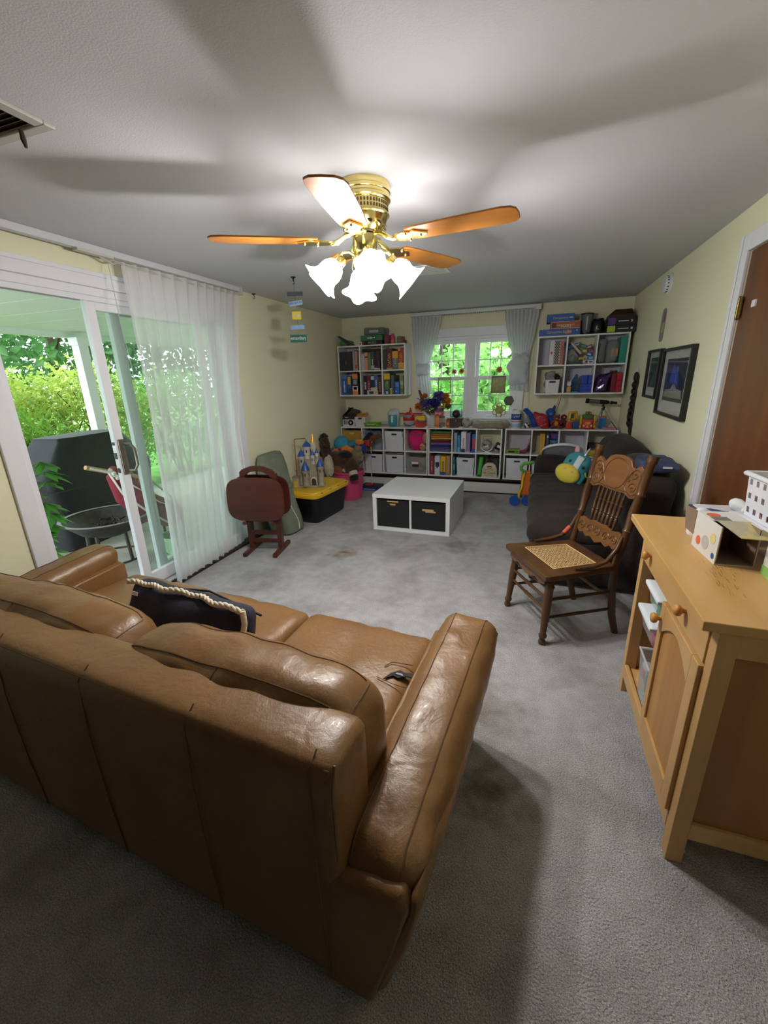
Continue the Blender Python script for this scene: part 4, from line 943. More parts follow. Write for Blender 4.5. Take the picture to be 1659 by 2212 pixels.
MB().bx(-.15, .13, -.06, .06, 0, .02).build('base_plate', STN, ck, bev=.003)
q = MB().bx(-.13, .12, -.01, .05, .02, .16).bx(-.09, .10, -.0, .05, .16, .25).bx(-.07, .02, .0, .05, .25, .34); q.build('wall_block', STN, ck, bev=.003, split=True)
tower(-.06, -.05, .02, .19, .035, .10); tower(.10, -.05, .02, .23, .032, .085); tower(-.10, .02, .02, .33, .034, .07); tower(-.04, .03, .3, .43, .036, .06, nm='turret'); tower(.02, .0, .24, .34, .018, .05, nm='turret'); tower(.065, .0, .24, .36, .016, .05, nm='turret')
q = MB(); q.lathe([(.034, .02), (.032, .40), (.036, .42), (.03, .47)], 14, T(.025, .05, 0)); q.build('tall_tower', STN2, ck, smooth=35)
MB().lathe([(.032, .47), (.02, .50), (.006, .545), (.001, .56)], 14, T(.025, .05, 0)).build('gold_spire', GLD, ck, smooth=40)
arch = [(-.035, 0)]+[(.035*math.cos(PI-PI*i/12), .055+.035*math.sin(PI*i/12)) for i in range(13)]+[(.035, 0)]
MB().prism(arch, .03, T(.02, -.008, .02) @ RX(PI/2)).build('gate_arch', STN2, ck)
MB().prism([(x*.7, y*.82) for x, y in arch], .006, T(.02, -.036, .02) @ RX(PI/2)).build('gate_opening', DK, ck)
MB().bx(-.20, -.13, -.07, .0, 0, .11).build('side_house', STN, ck, bev=.003)
MB().bx(-.185, -.15, -.072, -.069, .01, .08).build('side_window', flat('#c9b63c', .5), ck)
MB().bx(-.205, -.125, -.075, .005, .11, .12).build('side_roof', flat('#8b857a', .5), ck)
q = MB(); q.tube([(-.17, .05, .02), (-.17, .05, .5), (-.17, .05, .505), (-.05, .05, .51)], .005, 6); q.build('crane_arm', GLD, ck)
q = MB(); q.bx(-.17, -.16, -.0, .02, .12, .16).sph((-.165, .01, .172), .012, 10); q.build('figure', flat('#a04a78', .5), ck, smooth=40)

PINK = mat('pink_plastic', '#d2487c', .38)
pb = thing('toy_bucket', 'round pink plastic tub overflowing with plush toys by the left wall', 'tub', (.355, 4.72, 0))
q = MB(); q.lathe([(0, 0), (.160, 0), (.166, .006), (.172, .1), (.174, .102), (.174, .108), (.178, .22), (.181, .222), (.181, .23), (.185, .325), (.197, .33), (.202, .34), (.2, .352), (.188, .356), (.182, .34), (.17, .05), (0, .05)], 40)
q.build('bucket_body', PINK, pb, smooth=35)
q = MB()
for s_ in (-1, 1): q.tube([(s_*.195, -.03, .33), (s_*.215, 0, .31), (s_*.195, .03, .33)], .009, 8)
q.build('handle', PINK, pb, smooth=50, split=True)
def plush(nm, lab, cat, loc, rz=0): return thing(nm, lab, cat, loc, rz)
FUR = lambda n, a, b: mat(n, a, .95, col2=b, nscale=22, bump=.6, bscale=90, sheen=.2)
BRN = FUR('brown_plush', '#4a2c1c', '#3a2115'); BLKF = FUR('black_plush', '#17130f', '#0f0c0a'); WHF = FUR('white_plush', '#cfc8b8', '#b5ad9c'); BLP = mat('blue_plush', '#3b8fae', .9, col2='#1f5a72', nscale=60, amt=(.3, .42), bump=.3)
GRYF = FUR('grey_plush', '#8c7d62', '#6c6048'); ORP_ = FUR('orange_plush', '#e0822c', '#cf7222'); TANF = FUR('tan_plush', '#9a5f30', '#84502a'); REDF = FUR('red_plush', '#b02a30', '#932024'); NAVYF = FUR('navy_plush', '#23308c', '#1c276f')
hs = plush('plush_horse', 'brown plush horse with black mane lying across the pink tub', 'plush toy', (.30, 4.66, .34))
q = MB(); q.tube([(-.24, .05, .26), (-.235, .04, .34), (-.23, .03, .40)], [.062, .07, .045], 14); q.tube([(-.245, .04, .40), (-.20, .0, .38), (-.16, -.03, .32)], [.05, .045, .03], 12)
q.tube([(-.24, .05, .30), (-.2, .03, .18), (-.08, .0, .17), (.05, -.03, .16), (.15, -.06, .10)], [.06, .075, .095, .10, .085], 16); q.sph((.16, -.07, .09), (.095, .09, .10), 16)
q.build('body', BRN, hs, smooth=70)
q = MB(); q.rbox((-.275, .05, .30), (.03, .04, .12), .028, (6, 6, 12), amp=.03, fr=24); q.sph((-.235, .03, .43), (.05, .045, .04), 14, amp=.3, fr=5); q.sph((.07, -.05, .225), (.10, .08, .055), 16, amp=.15, fr=5, m=None); q.build('mane', BLKF, hs, smooth=70)
q = MB(); q.sph((-.20, .0, .445), (.015, .01, .03), 10); q.build('ear', BRN, hs, smooth=70)
q = MB(); q.tube([(.15, -.09, .08), (.20, -.13, .04), (.215, -.145, .02)], [.06, .05, .047], 14); q.build('leg', BRN, hs, smooth=70)
q = MB(); q.tube([(.205, -.135, .035), (.225, -.155, -.005)], [.055, .056], 14); q.build('white_sock', WHF, hs, smooth=70)
q = MB(); q.tube([(.223, -.153, 0), (.235, -.166, -.05), (.237, -.168, -.06)], [.054, .056, .03], 14); q.build('hoof', BLKF, hs, smooth=70)
bo = plush('plush_octopus', 'round bright blue dotted plush with orange tentacle arms in pink tub', 'plush toy', (.24, 4.83, .52))
MB().sph((0, 0, .14), (.105, .10, .10), 22).build('head', BLP, bo, smooth=70)
q = MB(); q.tube([(.02, -.05, .06), (.10, -.11, .10), (.17, -.12, .08), (.20, -.10, .0)], [.04, .045, .04, .03], 12); q.build('arm', ORP_, bo, smooth=70)
q = MB(); q.tube([(-.02, -.05, .05), (-.03, -.12, .06), (-.08, -.13, .02)], [.04, .045, .03], 12); q.build('arm', ORP_, bo, smooth=70)
q = MB(); q.tube([(.05, -.06, .08), (.10, -.10, .11)], [.035, .04], 12); q.tube([(-.1, -.04, .07), (-.15, -.06, .03)], [.035, .03], 12); q.tube([(.10, 0, .12), (.19, -.01, .16)], [.035, .045], 12); q.build('fin', BLP, bo, smooth=70, split=True)
MB().sph((.02, -.11, .09), (.03, .02, .022), 10).build('mouth', REDF, bo, smooth=70)
pr = plush('plush_bird', 'orange, navy and red plush bird behind the blue round plush', 'plush toy', (.50, 4.85, .50))
MB().sph((0, 0, .10), (.075, .07, .07), 16).build('body', NAVYF, pr, smooth=70)
MB().sph((-.02, -.01, .185), (.062, .05, .035), 14).build('wing', ORP_, pr, smooth=70)
q = MB(); q.tube([(.05, 0, .19), (.08, -.01, .20), (.085, -.01, .14)], [.022, .028, .02], 10); q.build('tail', REDF, pr, smooth=70)
gf = plush('plush_owl', 'shaggy grey-brown plush resting on the right rim of pink tub', 'plush toy', (.475, 4.73, .41))
MB().sph((0, 0, .12), (.085, .08, .10), 22, amp=.28, fr=7, seed=2).build('body', GRYF, gf, smooth=70)
MB().sph((.03, -.02, .215), (.045, .045, .045), 16, amp=.3, fr=7, seed=4).build('head', GRYF, gf, smooth=70)
wf = plush('plush_dog', 'shaggy white plush hanging between toy castle and pink tub', 'plush toy', (.205, 4.49, .325))
MB().sph((0, 0, .11), (.06, .045, .12), 24, amp=.35, fr=9, seed=5).build('body', WHF, wf, smooth=70)
MB().sph((.0, .02, .20), (.035, .03, .05), 16, amp=.4, fr=8, seed=6).build('ear', WHF, wf, smooth=70)
tn = plush('plush_bear', 'tan brown plush poking out below the plush horse in tub', 'plush toy', (.29, 4.66, .25))
MB().sph((0, 0, .12), (.105, .10, .10), 18, amp=.08).build('body', TANF, tn, smooth=70)
MB().sph((.09, -.08, .13), (.04, .035, .03), 12).build('paw', WHF, tn, smooth=70)

hh = thing('hobby_horse', 'brown hobby horse on a stick leaning by the cube shelf', 'toy', (.40, 4.86, .36))
MB().tube([(.0, .0, .0), (.075, .10, .14), (.12, .15, .225)], .011, 8).build('stick', mat('pale_stick', '#bf9a5c', .5), hh, smooth=50)
q = MB(); q.tube([(.10, .135, .2), (.13, .16, .27), (.165, .17, .34), (.19, .165, .36)], [.045, .062, .06, .05], 14); q.tube([(.17, .17, .355), (.24, .15, .37), (.30, .14, .395), (.31, .138, .40)], [.05, .037, .034, .02], 12)
q.build('head', FUR('chestnut_plush', '#6b4022', '#583318'), hh, smooth=70)
q = MB(); q.tube([(.065, .12, .25), (.10, .13, .33), (.16, .135, .41), (.20, .13, .415)], [.03, .04, .032, .015], 10); q.build('mane', BLKF, hh, smooth=70)
q = MB(); q.tube([(.165, .15, .40), (.17, .148, .46)], [.02, .006], 8); q.build('ear', FUR('chestnut_plush', '#6b4022', '#583318'), hh, smooth=70)
q = MB(); q.tube([(.08, .11, .19), (.10, .10, .22), (.12, .10, .235)], .006, 6); q.tube([(.19, .12, .32), (.17, .13, .25), (.175, .12, .17)], .004, 6); q.build('bridle', flat('#d9d9d9', .5), hh, smooth=50, split=True)
mp_ = thing('toy_mop', 'toy mop with red base and thin white pole in front of shelf', 'toy', (.47, 5.16, .0605))
MB().lathe([(0, 0), (.055, 0), (.06, .008), (.055, .016), (.015, .022), (0, .022)], 20).build('mop_base', flat('#a8262e', .6), mp_, smooth=40)
MB().tube([(0.03, 0, .018), (.028, 0, .2), (.025, .01, .42)], .006, 7).build('pole', flat('#d6d6da', .5), mp_, smooth=50)
q = MB(); q.tube([(.033, -.008, .25), (.027, -.009, .3), (.034, -.004, .36), (.026, -.004, .42)], .004, 5); q.build('cord', flat('#c2c2c6', .6), mp_)
bb = thing('game_box', 'flat blue and dark boxed game lying on carpet before the heater', 'board game', (.49, 5.185, 0), math.radians(-3))
MB().bx(-.135, .135, -.095, .095, 0, .058).build('box_base', flat('#23479c', .45), bb, bev=.002)
MB().bx(-.136, .136, -.096, .096, .034, .060).build('box_lid', flat('#2a2c34', .45), bb, bev=.002)
q = MB()
for k in range(9): q.box((-.075+.019*k, -.0955, .017), (.012, .001, .010))
q.build('lettering', flat('#b8c2e0'), bb)
# wall clock-like details on the right wall
sd = thing('smoke_detector', 'round white smoke detector high on the right wall', 'smoke detector', (W, 4.18, 2.085)); sd.rotation_euler = (0, -PI/2, 0)
MB().lathe([(0, 0), (.075, 0), (.078, .006), (.075, .014), (.06, .018), (.058, .034), (.05, .044), (0, .046)], 30).build('housing', PLASTIC_W, sd, smooth=35)
q = MB()
for k in range(16): q.box((.0595, 0, .027), (.003, .008, .010), RZ(2*PI*k/16))
q.build('sensing_slot', flat('#2a2a2c'), sd)
stk = thing('wall_sticker', 'tall grey sticker with pink and yellow figure on right wall', 'sticker', (W-.0005, 4.21, 1.79))
q = MB(); q.prism(oval(.07, .125, .5), .001, Matrix(((0, 0, -1, 0), (-1, 0, 0, 0), (0, 1, 0, 0), (0, 0, 0, 1)))); q.build('sheet', flat('#8d8a90', .6), stk)
mm = Matrix(((0, 0, -1, -.0011), (-1, 0, 0, 0), (0, 1, 0, 0), (0, 0, 0, 1)))
MB().prism([(-.02, .02), (.045, .03), (.05, .10), (.005, .09)], .0006, mm).build('print', flat('#a8385c'), stk)
MB().prism([(-.03, -.06), (.04, -.05), (.03, .02), (-.01, .015)], .0006, mm).build('print', flat('#c9c43a'), stk)
def picture(lab, y0, y1, z0, z1, fw, art):
    o = thing('framed_picture', lab, 'picture', (W, (y0+y1)/2, (z0+z1)/2), group='framed pictures on the right wall')
    a, b = (y1-y0)/2, (z1-z0)/2
    for (p0, p1, r0, r1) in ((-a, -a+fw, -b, b), (a-fw, a, -b, b), (-a+fw, a-fw, -b, -b+fw), (-a+fw, a-fw, b-fw, b)): MB().bx(-.035, 0, p0, p1, r0, r1).build('frame_bar', flat('#1a1a1a', .4), o, bev=.002)
    MB().bx(-.012, -.002, -a+fw, a-fw, -b+fw, b-fw).build('mat_board', flat('#c0bebc', .7), o)
    MB().bx(-.014, -.012, -a*.68, a*.68, -b*.55, b*.68).build('print', art, o)
    MB().bx(-.020, -.018, -a+fw, a-fw, -b+fw, b-fw).build('pane', glass_mat('picture_glass', (1, 1, 1), .10, .02), o)
    return o
ART1 = mat('dark_teal_art', '#34605a', .5, col2='#1f3a3c', nscale=9, amt=(.4, .6))
ART2 = mat('night_blue_art', '#1f2450', .5, col2='#16161e', nscale=5, amt=(.4, .6))
picture('smaller black framed picture with grey mat and green print', 4.005, 4.415, 1.222, 1.607, .018, ART1)
p2 = picture('larger black framed picture with dark blue print on right wall', 3.232, 3.93, 1.122, 1.597, .02, ART2)
MB().prism([(-.12, -.02), (.1, -.04), (.06, .10), (.0, .06), (-.05, .12)], .001, Matrix(((0, 0, -1, -.0142), (-1, 0, 0, 0), (0, 1, 0, .02), (0, 0, 0, 1)))).build('blue_print', flat('#2f3ea8', .5), p2)
MB().prism([(-.22, -.125), (.22, -.125), (.2, -.07), (.08, -.06), (.0, -.02), (-.06, -.065), (-.2, -.075)], .001, Matrix(((0, 0, -1, -.0142), (-1, 0, 0, 0), (0, 1, 0, .02), (0, 0, 0, 1)))).build('grey_print', flat('#8b8a86', .5), p2)
wc = thing('wall_carving', 'tall black carved animal figure hanging on right wall by shelf corner', 'wall carving', (W, 4.86, 1.14))
BLKC = mat('black_carved_wood', '#17120f', .5, bump=.3, bscale=40)
q = MB(); q.prism([(-0.080, -.31), (-0.043, -.33), (-0.029, -.27), (0.000, -.29), (0.014, -.25), (0.072, -.24), (0.109, -.15), (0.109, -.08), (0.072, .0), (0.080, .06), (0.043, .12), (0.051, .17), (0.000, .22), (-0.043, .26), (-0.080, .25), (-0.087, .19), (-0.065, .13), (-0.072, .06), (-0.043, .0), (-0.065, -.08), (-0.043, -.15), (-0.080, -.2)], .02, Matrix(((0, 0, -1, 0), (1, 0, 0, 0), (0, 1, 0, 0), (0, 0, 0, 1))))
for k in range(7): q.sph((-.022, .012*math.sin(k), -.2+.062*k), (.022, .062, .034), 12)
q.sph((-.025, -.045, .245), (.022, .045, .05), 12); q.tube([(-.015, .045, -.20), (-.02, .085, -.14), (-.02, .09, -.06)], [.016, .014, .004], 8)
q.build('figure', BLKC, wc, smooth=60)
MB().tube([(-.005, -.02, .26), (-.004, .0, .30), (-.003, .005, .335)], .0015, 5).build('hanging_wire', flat('#b5b5a0'), wc)
# ceiling details
va = thing('ceiling_vent', 'large louvred ceiling vent at the left edge of the ceiling', 'vent', (.775, .82, H))
MB().bx(-.30, .30, .262, .297, -.012, 0).bx(-.30, .30, -.297, -.262, -.012, 0).bx(-.30, -.262, -.262, .262, -.012, 0).bx(.262, .30, -.262, .262, -.012, 0).build('frame', mat('vent_enamel', '#b9b4b0', .5), va, bev=.003, split=True)
q = MB()
for k in range(26): q.box((0, 0, 0), (.524, .016, .0015), T(0, -.255+.0204*k, -.006) @ RX(.6))
q.build('louvre', mat('vent_louvre', '#8d837b', .5), va)
MB().bx(-.262, .262, -.262, .262, -.0015, 0).build('backing', flat('#3c3530', .8), va)
q = MB(); q.tube([(.21, .255, -.012), (.205, .26, -.035), (.207, .262, -.055)], [.006, .008, .004], 7); q.build('pull_knob', flat('#3a2420'), va, smooth=50)
vb = thing('ceiling_register', 'small white air register in ceiling beyond the fan', 'vent', (1.71, 3.40, H))
MB().bx(-.118, .118, -.14, .14, -.008, 0).build('plate', mat('register_enamel', '#efeff0', .35), vb, bev=.004)
q = MB()
for k in range(9): q.box((0, -.1+.025*k, -.009), (.19, .004, .003))
q.build('slot', flat('#8f8f92'), vb)
# hanging word mobile
mb = thing('word_mobile', 'mobile of five painted word signs on a string from ceiling hook', 'mobile', (.68, 3.171, H))
MB().lathe([(0, 0), (.02, 0), (.018, -.006), (.006, -.012), (.005, -.03), (0, -.032)], 12).tube([(0, 0, -.03), (.008, 0, -.038), (.006, 0, -.05), (-.004, 0, -.05), (-.006, 0, -.044)], .0025, 6).build('hook', DARKMETAL, mb, smooth=40)
MB().cyl((0, 0, -.045), (.012, 0, -.46), .0009, n=5).build('string', flat('#3a3a38'), mb)
for (z, w, h, c, s_, tc, ry) in ((-.118, .128, .031, '#4c4a54', None, None, -.03), (-.185, .112, .034, '#9fb2d4', 'you are so', '#1c2f86', .10), (-.272, .073, .058, '#e3c23a', None, None, -.04), (-.358, .118, .030, '#7f9fcc', None, None, .02), (-.44, .138, .056, '#27594c', 'extraordinary', '#c9d6d2', -.02)):
    m = T(.004, 0, z) @ RZ(.14) @ RY(-ry); b = MB(); b.box((0, 0, 0), (w, .004, h), m); pl = b.build('sign', flat(c, .6), mb)
    if s_:
        tx = text(s_, 'lettering', flat(tc, .6), pl, (0, 0, 0), RT, UP, w*.92, h*.62); tx.matrix_basis = m @ T(0, -.0026, 0)
    elif z == -.272:
        b = MB(); b.box((-.018, -.0022, 0), (.012, .001, .026), m); b.box((.012, -.0022, 0), (.03, .001, .024), m); b.build('worn_letter', flat('#cfc7a0', .6), pl, split=True)
hk = thing('ceiling_hook', 'small dark empty hook at the top of the left wall', 'hook', (.02, 3.596, H))
MB().lathe([(0, 0), (.018, 0), (.016, -.006), (.006, -.01), (0, -.011)], 12).tube([(0, 0, -.008), (.008, 0, -.022), (.008, 0, -.036), (0, 0, -.042), (-.008, 0, -.036)], .003, 6).build('hook', DARKMETAL, hk, smooth=40)
# ------------------------------------------------------------------ outdoors
PZ = -.12
struct(MB().bx(-3.2, -.15, -3, 9, PZ-.08, PZ).build('patio_slab', mat('weathered_concrete', '#b4b0a8', .9, col2='#8f8b84', nscale=3, bump=.2, bscale=30)))
GRASS = mat('lawn_grass', '#5f8a34', .95, col2='#466c26', nscale=4, bump=.4, bscale=60)
struct(MB().bx(-40, -3.2, -25, 40, -.35, -.2).bx(-3.2, 25, 9, 40, -.35, -.2).bx(-.15, 25, D+.15, 9, -.35, -.2).build('ground', GRASS))
q = MB()
for k in range(30): q.bx(-2.72, -.15, -2.5+.4*k, -2.5+.4*k+.388, 2.05, 2.07)
q.bx(-2.72, -.15, -2.5, 9.5, 2.068, 2.16); q.bx(-2.80, -2.72, -2.5, 9.5, 1.99, 2.2)
struct(q.build('porch_soffit', mat('pale_soffit', '#dfe8e0', .6)))
ps = thing('porch_post', 'white square porch post beyond the sliding glass door', 'post', (-2.62, 3.84, PZ))
MB().bx(-.06, .06, -.06, .06, 0, 2.11).build('shaft', TRIM, ps, bev=.006)
MB().bx(-.075, .075, -.075, .075, 0, .12).build('base_trim', TRIM, ps, bev=.004)
MB().bx(-.075, .075, -.075, .075, 2.02, 2.11).build('cap_trim', TRIM, ps, bev=.004)
def foliage(name, mt, par, c, r, n, size, seed, shell=.5, up=.4, asp=.45, tips=0):
    rnd = random.Random(seed); b = MB(); vs = []; fs = []
    for k in range(n):
        while True:
            p = Vector((rnd.uniform(-1, 1), rnd.uniform(-1, 1), rnd.uniform(-1, 1)))
            if p.length < 1: break
        p = p.normalized()*(shell+(1-shell)*rnd.random()**.6)*(1+.22*noise.noise(p*2.3+Vector((seed, 0, 0))))
        if tips and rnd.random() < tips: p = Vector((p.x, p.y, abs(p.z)*1.0+rnd.uniform(0, .22)))
        pos = Vector((c[0]+p.x*r[0], c[1]+p.y*r[1], c[2]+p.z*r[2]))
        d = Vector((rnd.gauss(0, 1), rnd.gauss(0, 1), rnd.gauss(up, .8))).normalized(); w = d.orthogonal().normalized(); w.rotate(Matrix.Rotation(rnd.uniform(0, 6.28), 3, d))
        s_ = size*rnd.uniform(.6, 1.3); nn = d.cross(w)*s_*.12
        i = len(vs); vs += [pos, pos+d*s_*.4+w*s_*asp*.5+nn, pos+d*s_, pos+d*s_*.4-w*s_*asp*.5+nn]; fs += [(i, i+1, i+2), (i, i+2, i+3)]
    b._add(vs, fs); return b.build(name, mt, par)
L_Y = leaf_mat('yellow_green_leaves', '#a8b850', '#74943c'); L_G = leaf_mat('mid_green_leaves', '#7fae3c', '#4f8030'); L_D = leaf_mat('dark_tree_leaves', '#4c7a3a', '#2f5a2c'); L_B = leaf_mat('bright_window_leaves', '#b2d68c', '#84b562')
BARK = mat('bark', '#4a3c30', .9, bump=.4)
def shrub(lab, x, y, rx, ry, h, n, size, mt, seed, grp, z0=-.2, tips=.3, nm='shrub', shell=.55):
    o = thing(nm, lab, 'shrub' if nm == 'shrub' else 'tree', (x, y, z0), group=grp)
    foliage('foliage', mt, o, (0, 0, h*.55), (rx, ry, h*.47), n, size, seed, shell, .6, tips=tips)
    s = MB(); rnd = random.Random(seed)
    for k in range(7): s.tube([(0+.05*k-.15, 0, 0), (rnd.uniform(-.3, .3)*rx, rnd.uniform(-.3, .3)*ry, h*.4), (rnd.uniform(-.7, .7)*rx, rnd.uniform(-.7, .7)*ry, h*.85)], [.02, .014, .005], 5)
    s.build('stems', BARK, o)
    return o
shrub('yellow-green shrub directly behind the white porch post', -3.75, 4.6, .7, 1.0, 1.85, 5200, .085, L_Y, 1, 'hedge shrubs behind the patio')
shrub('bright green shrub left of the white porch post, behind grill', -3.8, 3.2, .7, .95, 1.9, 5200, .085, L_Y, 2, 'hedge shrubs behind the patio')
shrub('green shrub at the left edge of the door view', -3.2, 1.9, .8, .9, 1.75, 4200, .085, L_G, 3, 'hedge shrubs behind the patio')
shrub('green shrub seen through the sheer curtain, farther along patio', -3.9, 6.4, .8, 1.2, 1.75, 4200, .085, L_G, 4, 'hedge shrubs behind the patio')
shrub('green shrub low behind the covered grill', -3.0, 3.0, .35, 1.0, 1.35, 2600, .075, L_G, 5, 'hedge shrubs behind the patio')
def tree(lab, x, y, h, r, n, size, mt, seed, grp, zc=.62):
    o = thing('tree', lab, 'tree', (x, y, -.2), group=grp)
    s = MB(); s.tube([(0, 0, 0), (.1, .05, h*.4), (.0, .1, h*.75)], [.16, .12, .05], 8); rnd = random.Random(seed)
    for k in range(6): s.tube([(.05, .05, h*(.3+.07*k)), (rnd.uniform(-.6, .6)*r, rnd.uniform(-.6, .6)*r, h*(.5+.07*k))], [.06, .015], 6)
    s.build('trunk', BARK, o, smooth=60)
    foliage('crown', mt, o, (0, 0, h*zc), (r, r, h*(1-zc)), n, size, seed, .35, .1, .6)
    return o
T1 = 'trees beyond the hedge'
tree('dark green tree beyond the hedge, seen left of the post', -11, 9.2, 6.5, 2.6, 3800, .24, L_D, 11, T1, .55)
tree('dark green tree beyond the hedge, seen behind the porch post', -10.5, 12.5, 6.0, 2.2, 3000, .24, L_D, 12, T1, .55)
tree('tree beyond the hedge at the left edge of door view', -9, 5.4, 6.0, 2.2, 3000, .22, L_D, 13, T1, .52)
tree('tree far along the yard, seen through the sheer curtain', -8, 15, 6.5, 2.8, 3000, .26, L_D, 14, T1, .5)
T2 = 'greenery outside the back window'
tree('feathery light green tree filling the left window pane', .2, 11.0, 6.2, 2.4, 5200, .2, L_B, 21, T2, .5)
tree('green tree outside behind the middle of the back window', 1.9, 12.5, 6.0, 2.4, 4200, .2, L_B, 22, T2, .45)
shrub('bright bush outside low behind the left window pane', .75, 8.2, .9, .6, 1.55, 2600, .13, L_B, 23, T2)
shrub('big-leaved bush outside close behind the right window pane', 1.75, 6.75, .62, .42, 2.25, 900, .19, L_B, 24, T2, tips=0, shell=.2)
shrub('large bush outside farther right behind the net curtain', 2.9, 9.0, 1.4, .8, 2.6, 3000, .17, L_G, 25, T2)
tree('broad tree outside right of the back window', 4.6, 12.5, 6.0, 2.4, 3000, .24, L_G, 26, T2, .45)

gr = thing('covered_grill', 'large gas grill under a black fabric cover on the patio', 'grill', (-2.0, 3.14, PZ), math.radians(-83))
q = MB(); rings = []
GC = mat('black_grill_cover', '#0a0b0f', .6, col2='#0f1117', nscale=5, bump=.25, bscale=14)
for z, hx, hy in ((0, .60, .27), (.3, .61, .29), (.62, .66, .30), (.74, .68, .30), (.77, .65, .30), (1.05, .40, .22), (1.09, .38, .19)):
    rings.append([(hx*math.copysign(abs(math.cos(t))**.35, math.cos(t))+.012*noise.noise(Vector((t*3, z*4, 1))), hy*math.copysign(abs(math.sin(t))**.35, math.sin(t))+.014*noise.noise(Vector((t*4, z*3, 7))), z) for t in [2*PI*i/44 for i in range(44)]])
q.loft(rings).build('cover', GC, gr, smooth=40)
MB().tube([rings[2][i] for i in range(44)], .008, 5, closed=True).build('hem_band', flat('#22252c', .7), gr)
fb = thing('fire_bowl', 'round iron fire pit bowl with ashes on a stand on patio', 'fire pit', (-.86, 2.40, PZ))
IRON = mat('rusty_iron', '#4a4542', .6, .4, col2='#2e2826', nscale=8, bump=.3)
MB().lathe([(0, .34), (.12, .355), (.22, .40), (.29, .47), (.325, .50), (.33, .51), (.315, .512), (.28, .485), (.2, .42), (.1, .38), (0, .375)], 40).build('bowl', IRON, fb, smooth=40)
MB().lathe([(.318, .505), (.345, .512), (.347, .518), (.318, .516)], 40, cap=False).build('rim', mat('grey_iron', '#8d8a8a', .5, .5), fb, smooth=40)
q = MB()
for k in range(4): q.tube([(.20*math.cos(k*PI/2+.4), .20*math.sin(k*PI/2+.4), .40), (.23*math.cos(k*PI/2+.4), .23*math.sin(k*PI/2+.4), 0)], .016, 7)
q.build('leg', IRON, fb, smooth=50, split=True)
q = MB(); q.tube([(.222*math.cos(t), .222*math.sin(t), .14) for t in [2*PI*i/24 for i in range(24)]], .010, 6, closed=True); q.build('stand_ring', IRON, fb)
q = MB(); rnd = random.Random(4)
for k in range(26):
    a = rnd.uniform(0, 6.28); r_ = rnd.uniform(0, .2); q.tube([(r_*math.cos(a), r_*math.sin(a), .43), (r_*math.cos(a)+rnd.uniform(-.08, .08), r_*math.sin(a)+rnd.uniform(-.08, .08), .455)], .009, 5)
q.build('charred_sticks', flat('#3a332d', .9), fb)['kind'] = 'stuff'
hm_ = thing('hammock_chair', 'red hanging chair cushion with wooden spreader bar and white ropes outside', 'hammock', (-.78, 2.62, PZ))
MB().tube([(0, -.36, .96), (0, .20, .74)], .018, 8).build('spreader_bar', mat('raw_wood', '#b3925c', .6), hm_, smooth=50)
RDF = mat('faded_red_canvas', '#8c2436', .85, col2='#74202e', nscale=9, bump=.2)
q = MB(); q.tube([(0, -.16, .86), (.02, -.06, .68), (.04, .10, .50), (.03, .30, .38), (.0, .46, .34)], [.05, .13, .15, .14, .06], 16, flat=.9); q.build('seat_cushion', RDF, hm_, smooth=60)
q = MB(); q.tube([(-.02, -.13, .89), (-.05, .0, .80), (-.05, .14, .68)], [.04, .07, .06], 10); q.build('striped_pillow', mat('striped_fabric', '#a88a5c', .9, col2='#6b2c2c', nscale=5, stretch=(1, 6, 6), amt=(.45, .55)), hm_, smooth=60)
ROPE = flat('#d4d2cc', .8)
for pts in ([(.02, -.34, .95), (.05, -.18, .88), (.13, -.05, .72), (.17, .1, .56), (.15, .32, .42)], [(.02, -.2, .9), (.1, -.17, .7), (.17, -.02, .5), (.18, .14, .36), (.12, .34, .30)], [(0, -.14, .85), (-.1, -.02, .74), (-.12, .2, .58)], [(.0, .2, .74), (.1, .35, .5), (.05, .45, .36)]): MB().tube(pts, .009, 6).build('rope', ROPE, hm_, smooth=60)
q = MB()
for k in range(7): q.sph((.04+.02*(k % 2), -.19+.01*k, .90-.022*k), .018, 8, amp=.3, fr=6, seed=k)
q.build('rope_knot', ROPE, hm_, smooth=60)
q = MB(); q.tube([(0, .25, .35), (.02, .25, .0)], .012, 6); q.tube([(.02, .45, .34), (.04, .48, .0)], .012, 6); q.tube([(-.1, .05, .4), (-.12, .02, 0)], .012, 6); q.build('stand_leg', DARKMETAL, hm_, split=True)
pb2 = thing('patio_bin', 'pale green plastic bin on the patio behind the glass', 'bin', (-.42, 2.66, PZ))
MB().lathe([(0, 0), (.10, 0), (.125, .28), (.135, .285), (.135, .30), (.12, .30), (.10, .02), (0, .02)], 24).build('bin_body', mat('pale_green_plastic', '#a9c4a0', .5), pb2, smooth=40)
MB().tube([(.0, -.135, .27), (.0, -.15, .2), (0, -.12, .14)], .006, 6).build('handle', flat('#8fa88a'), pb2)
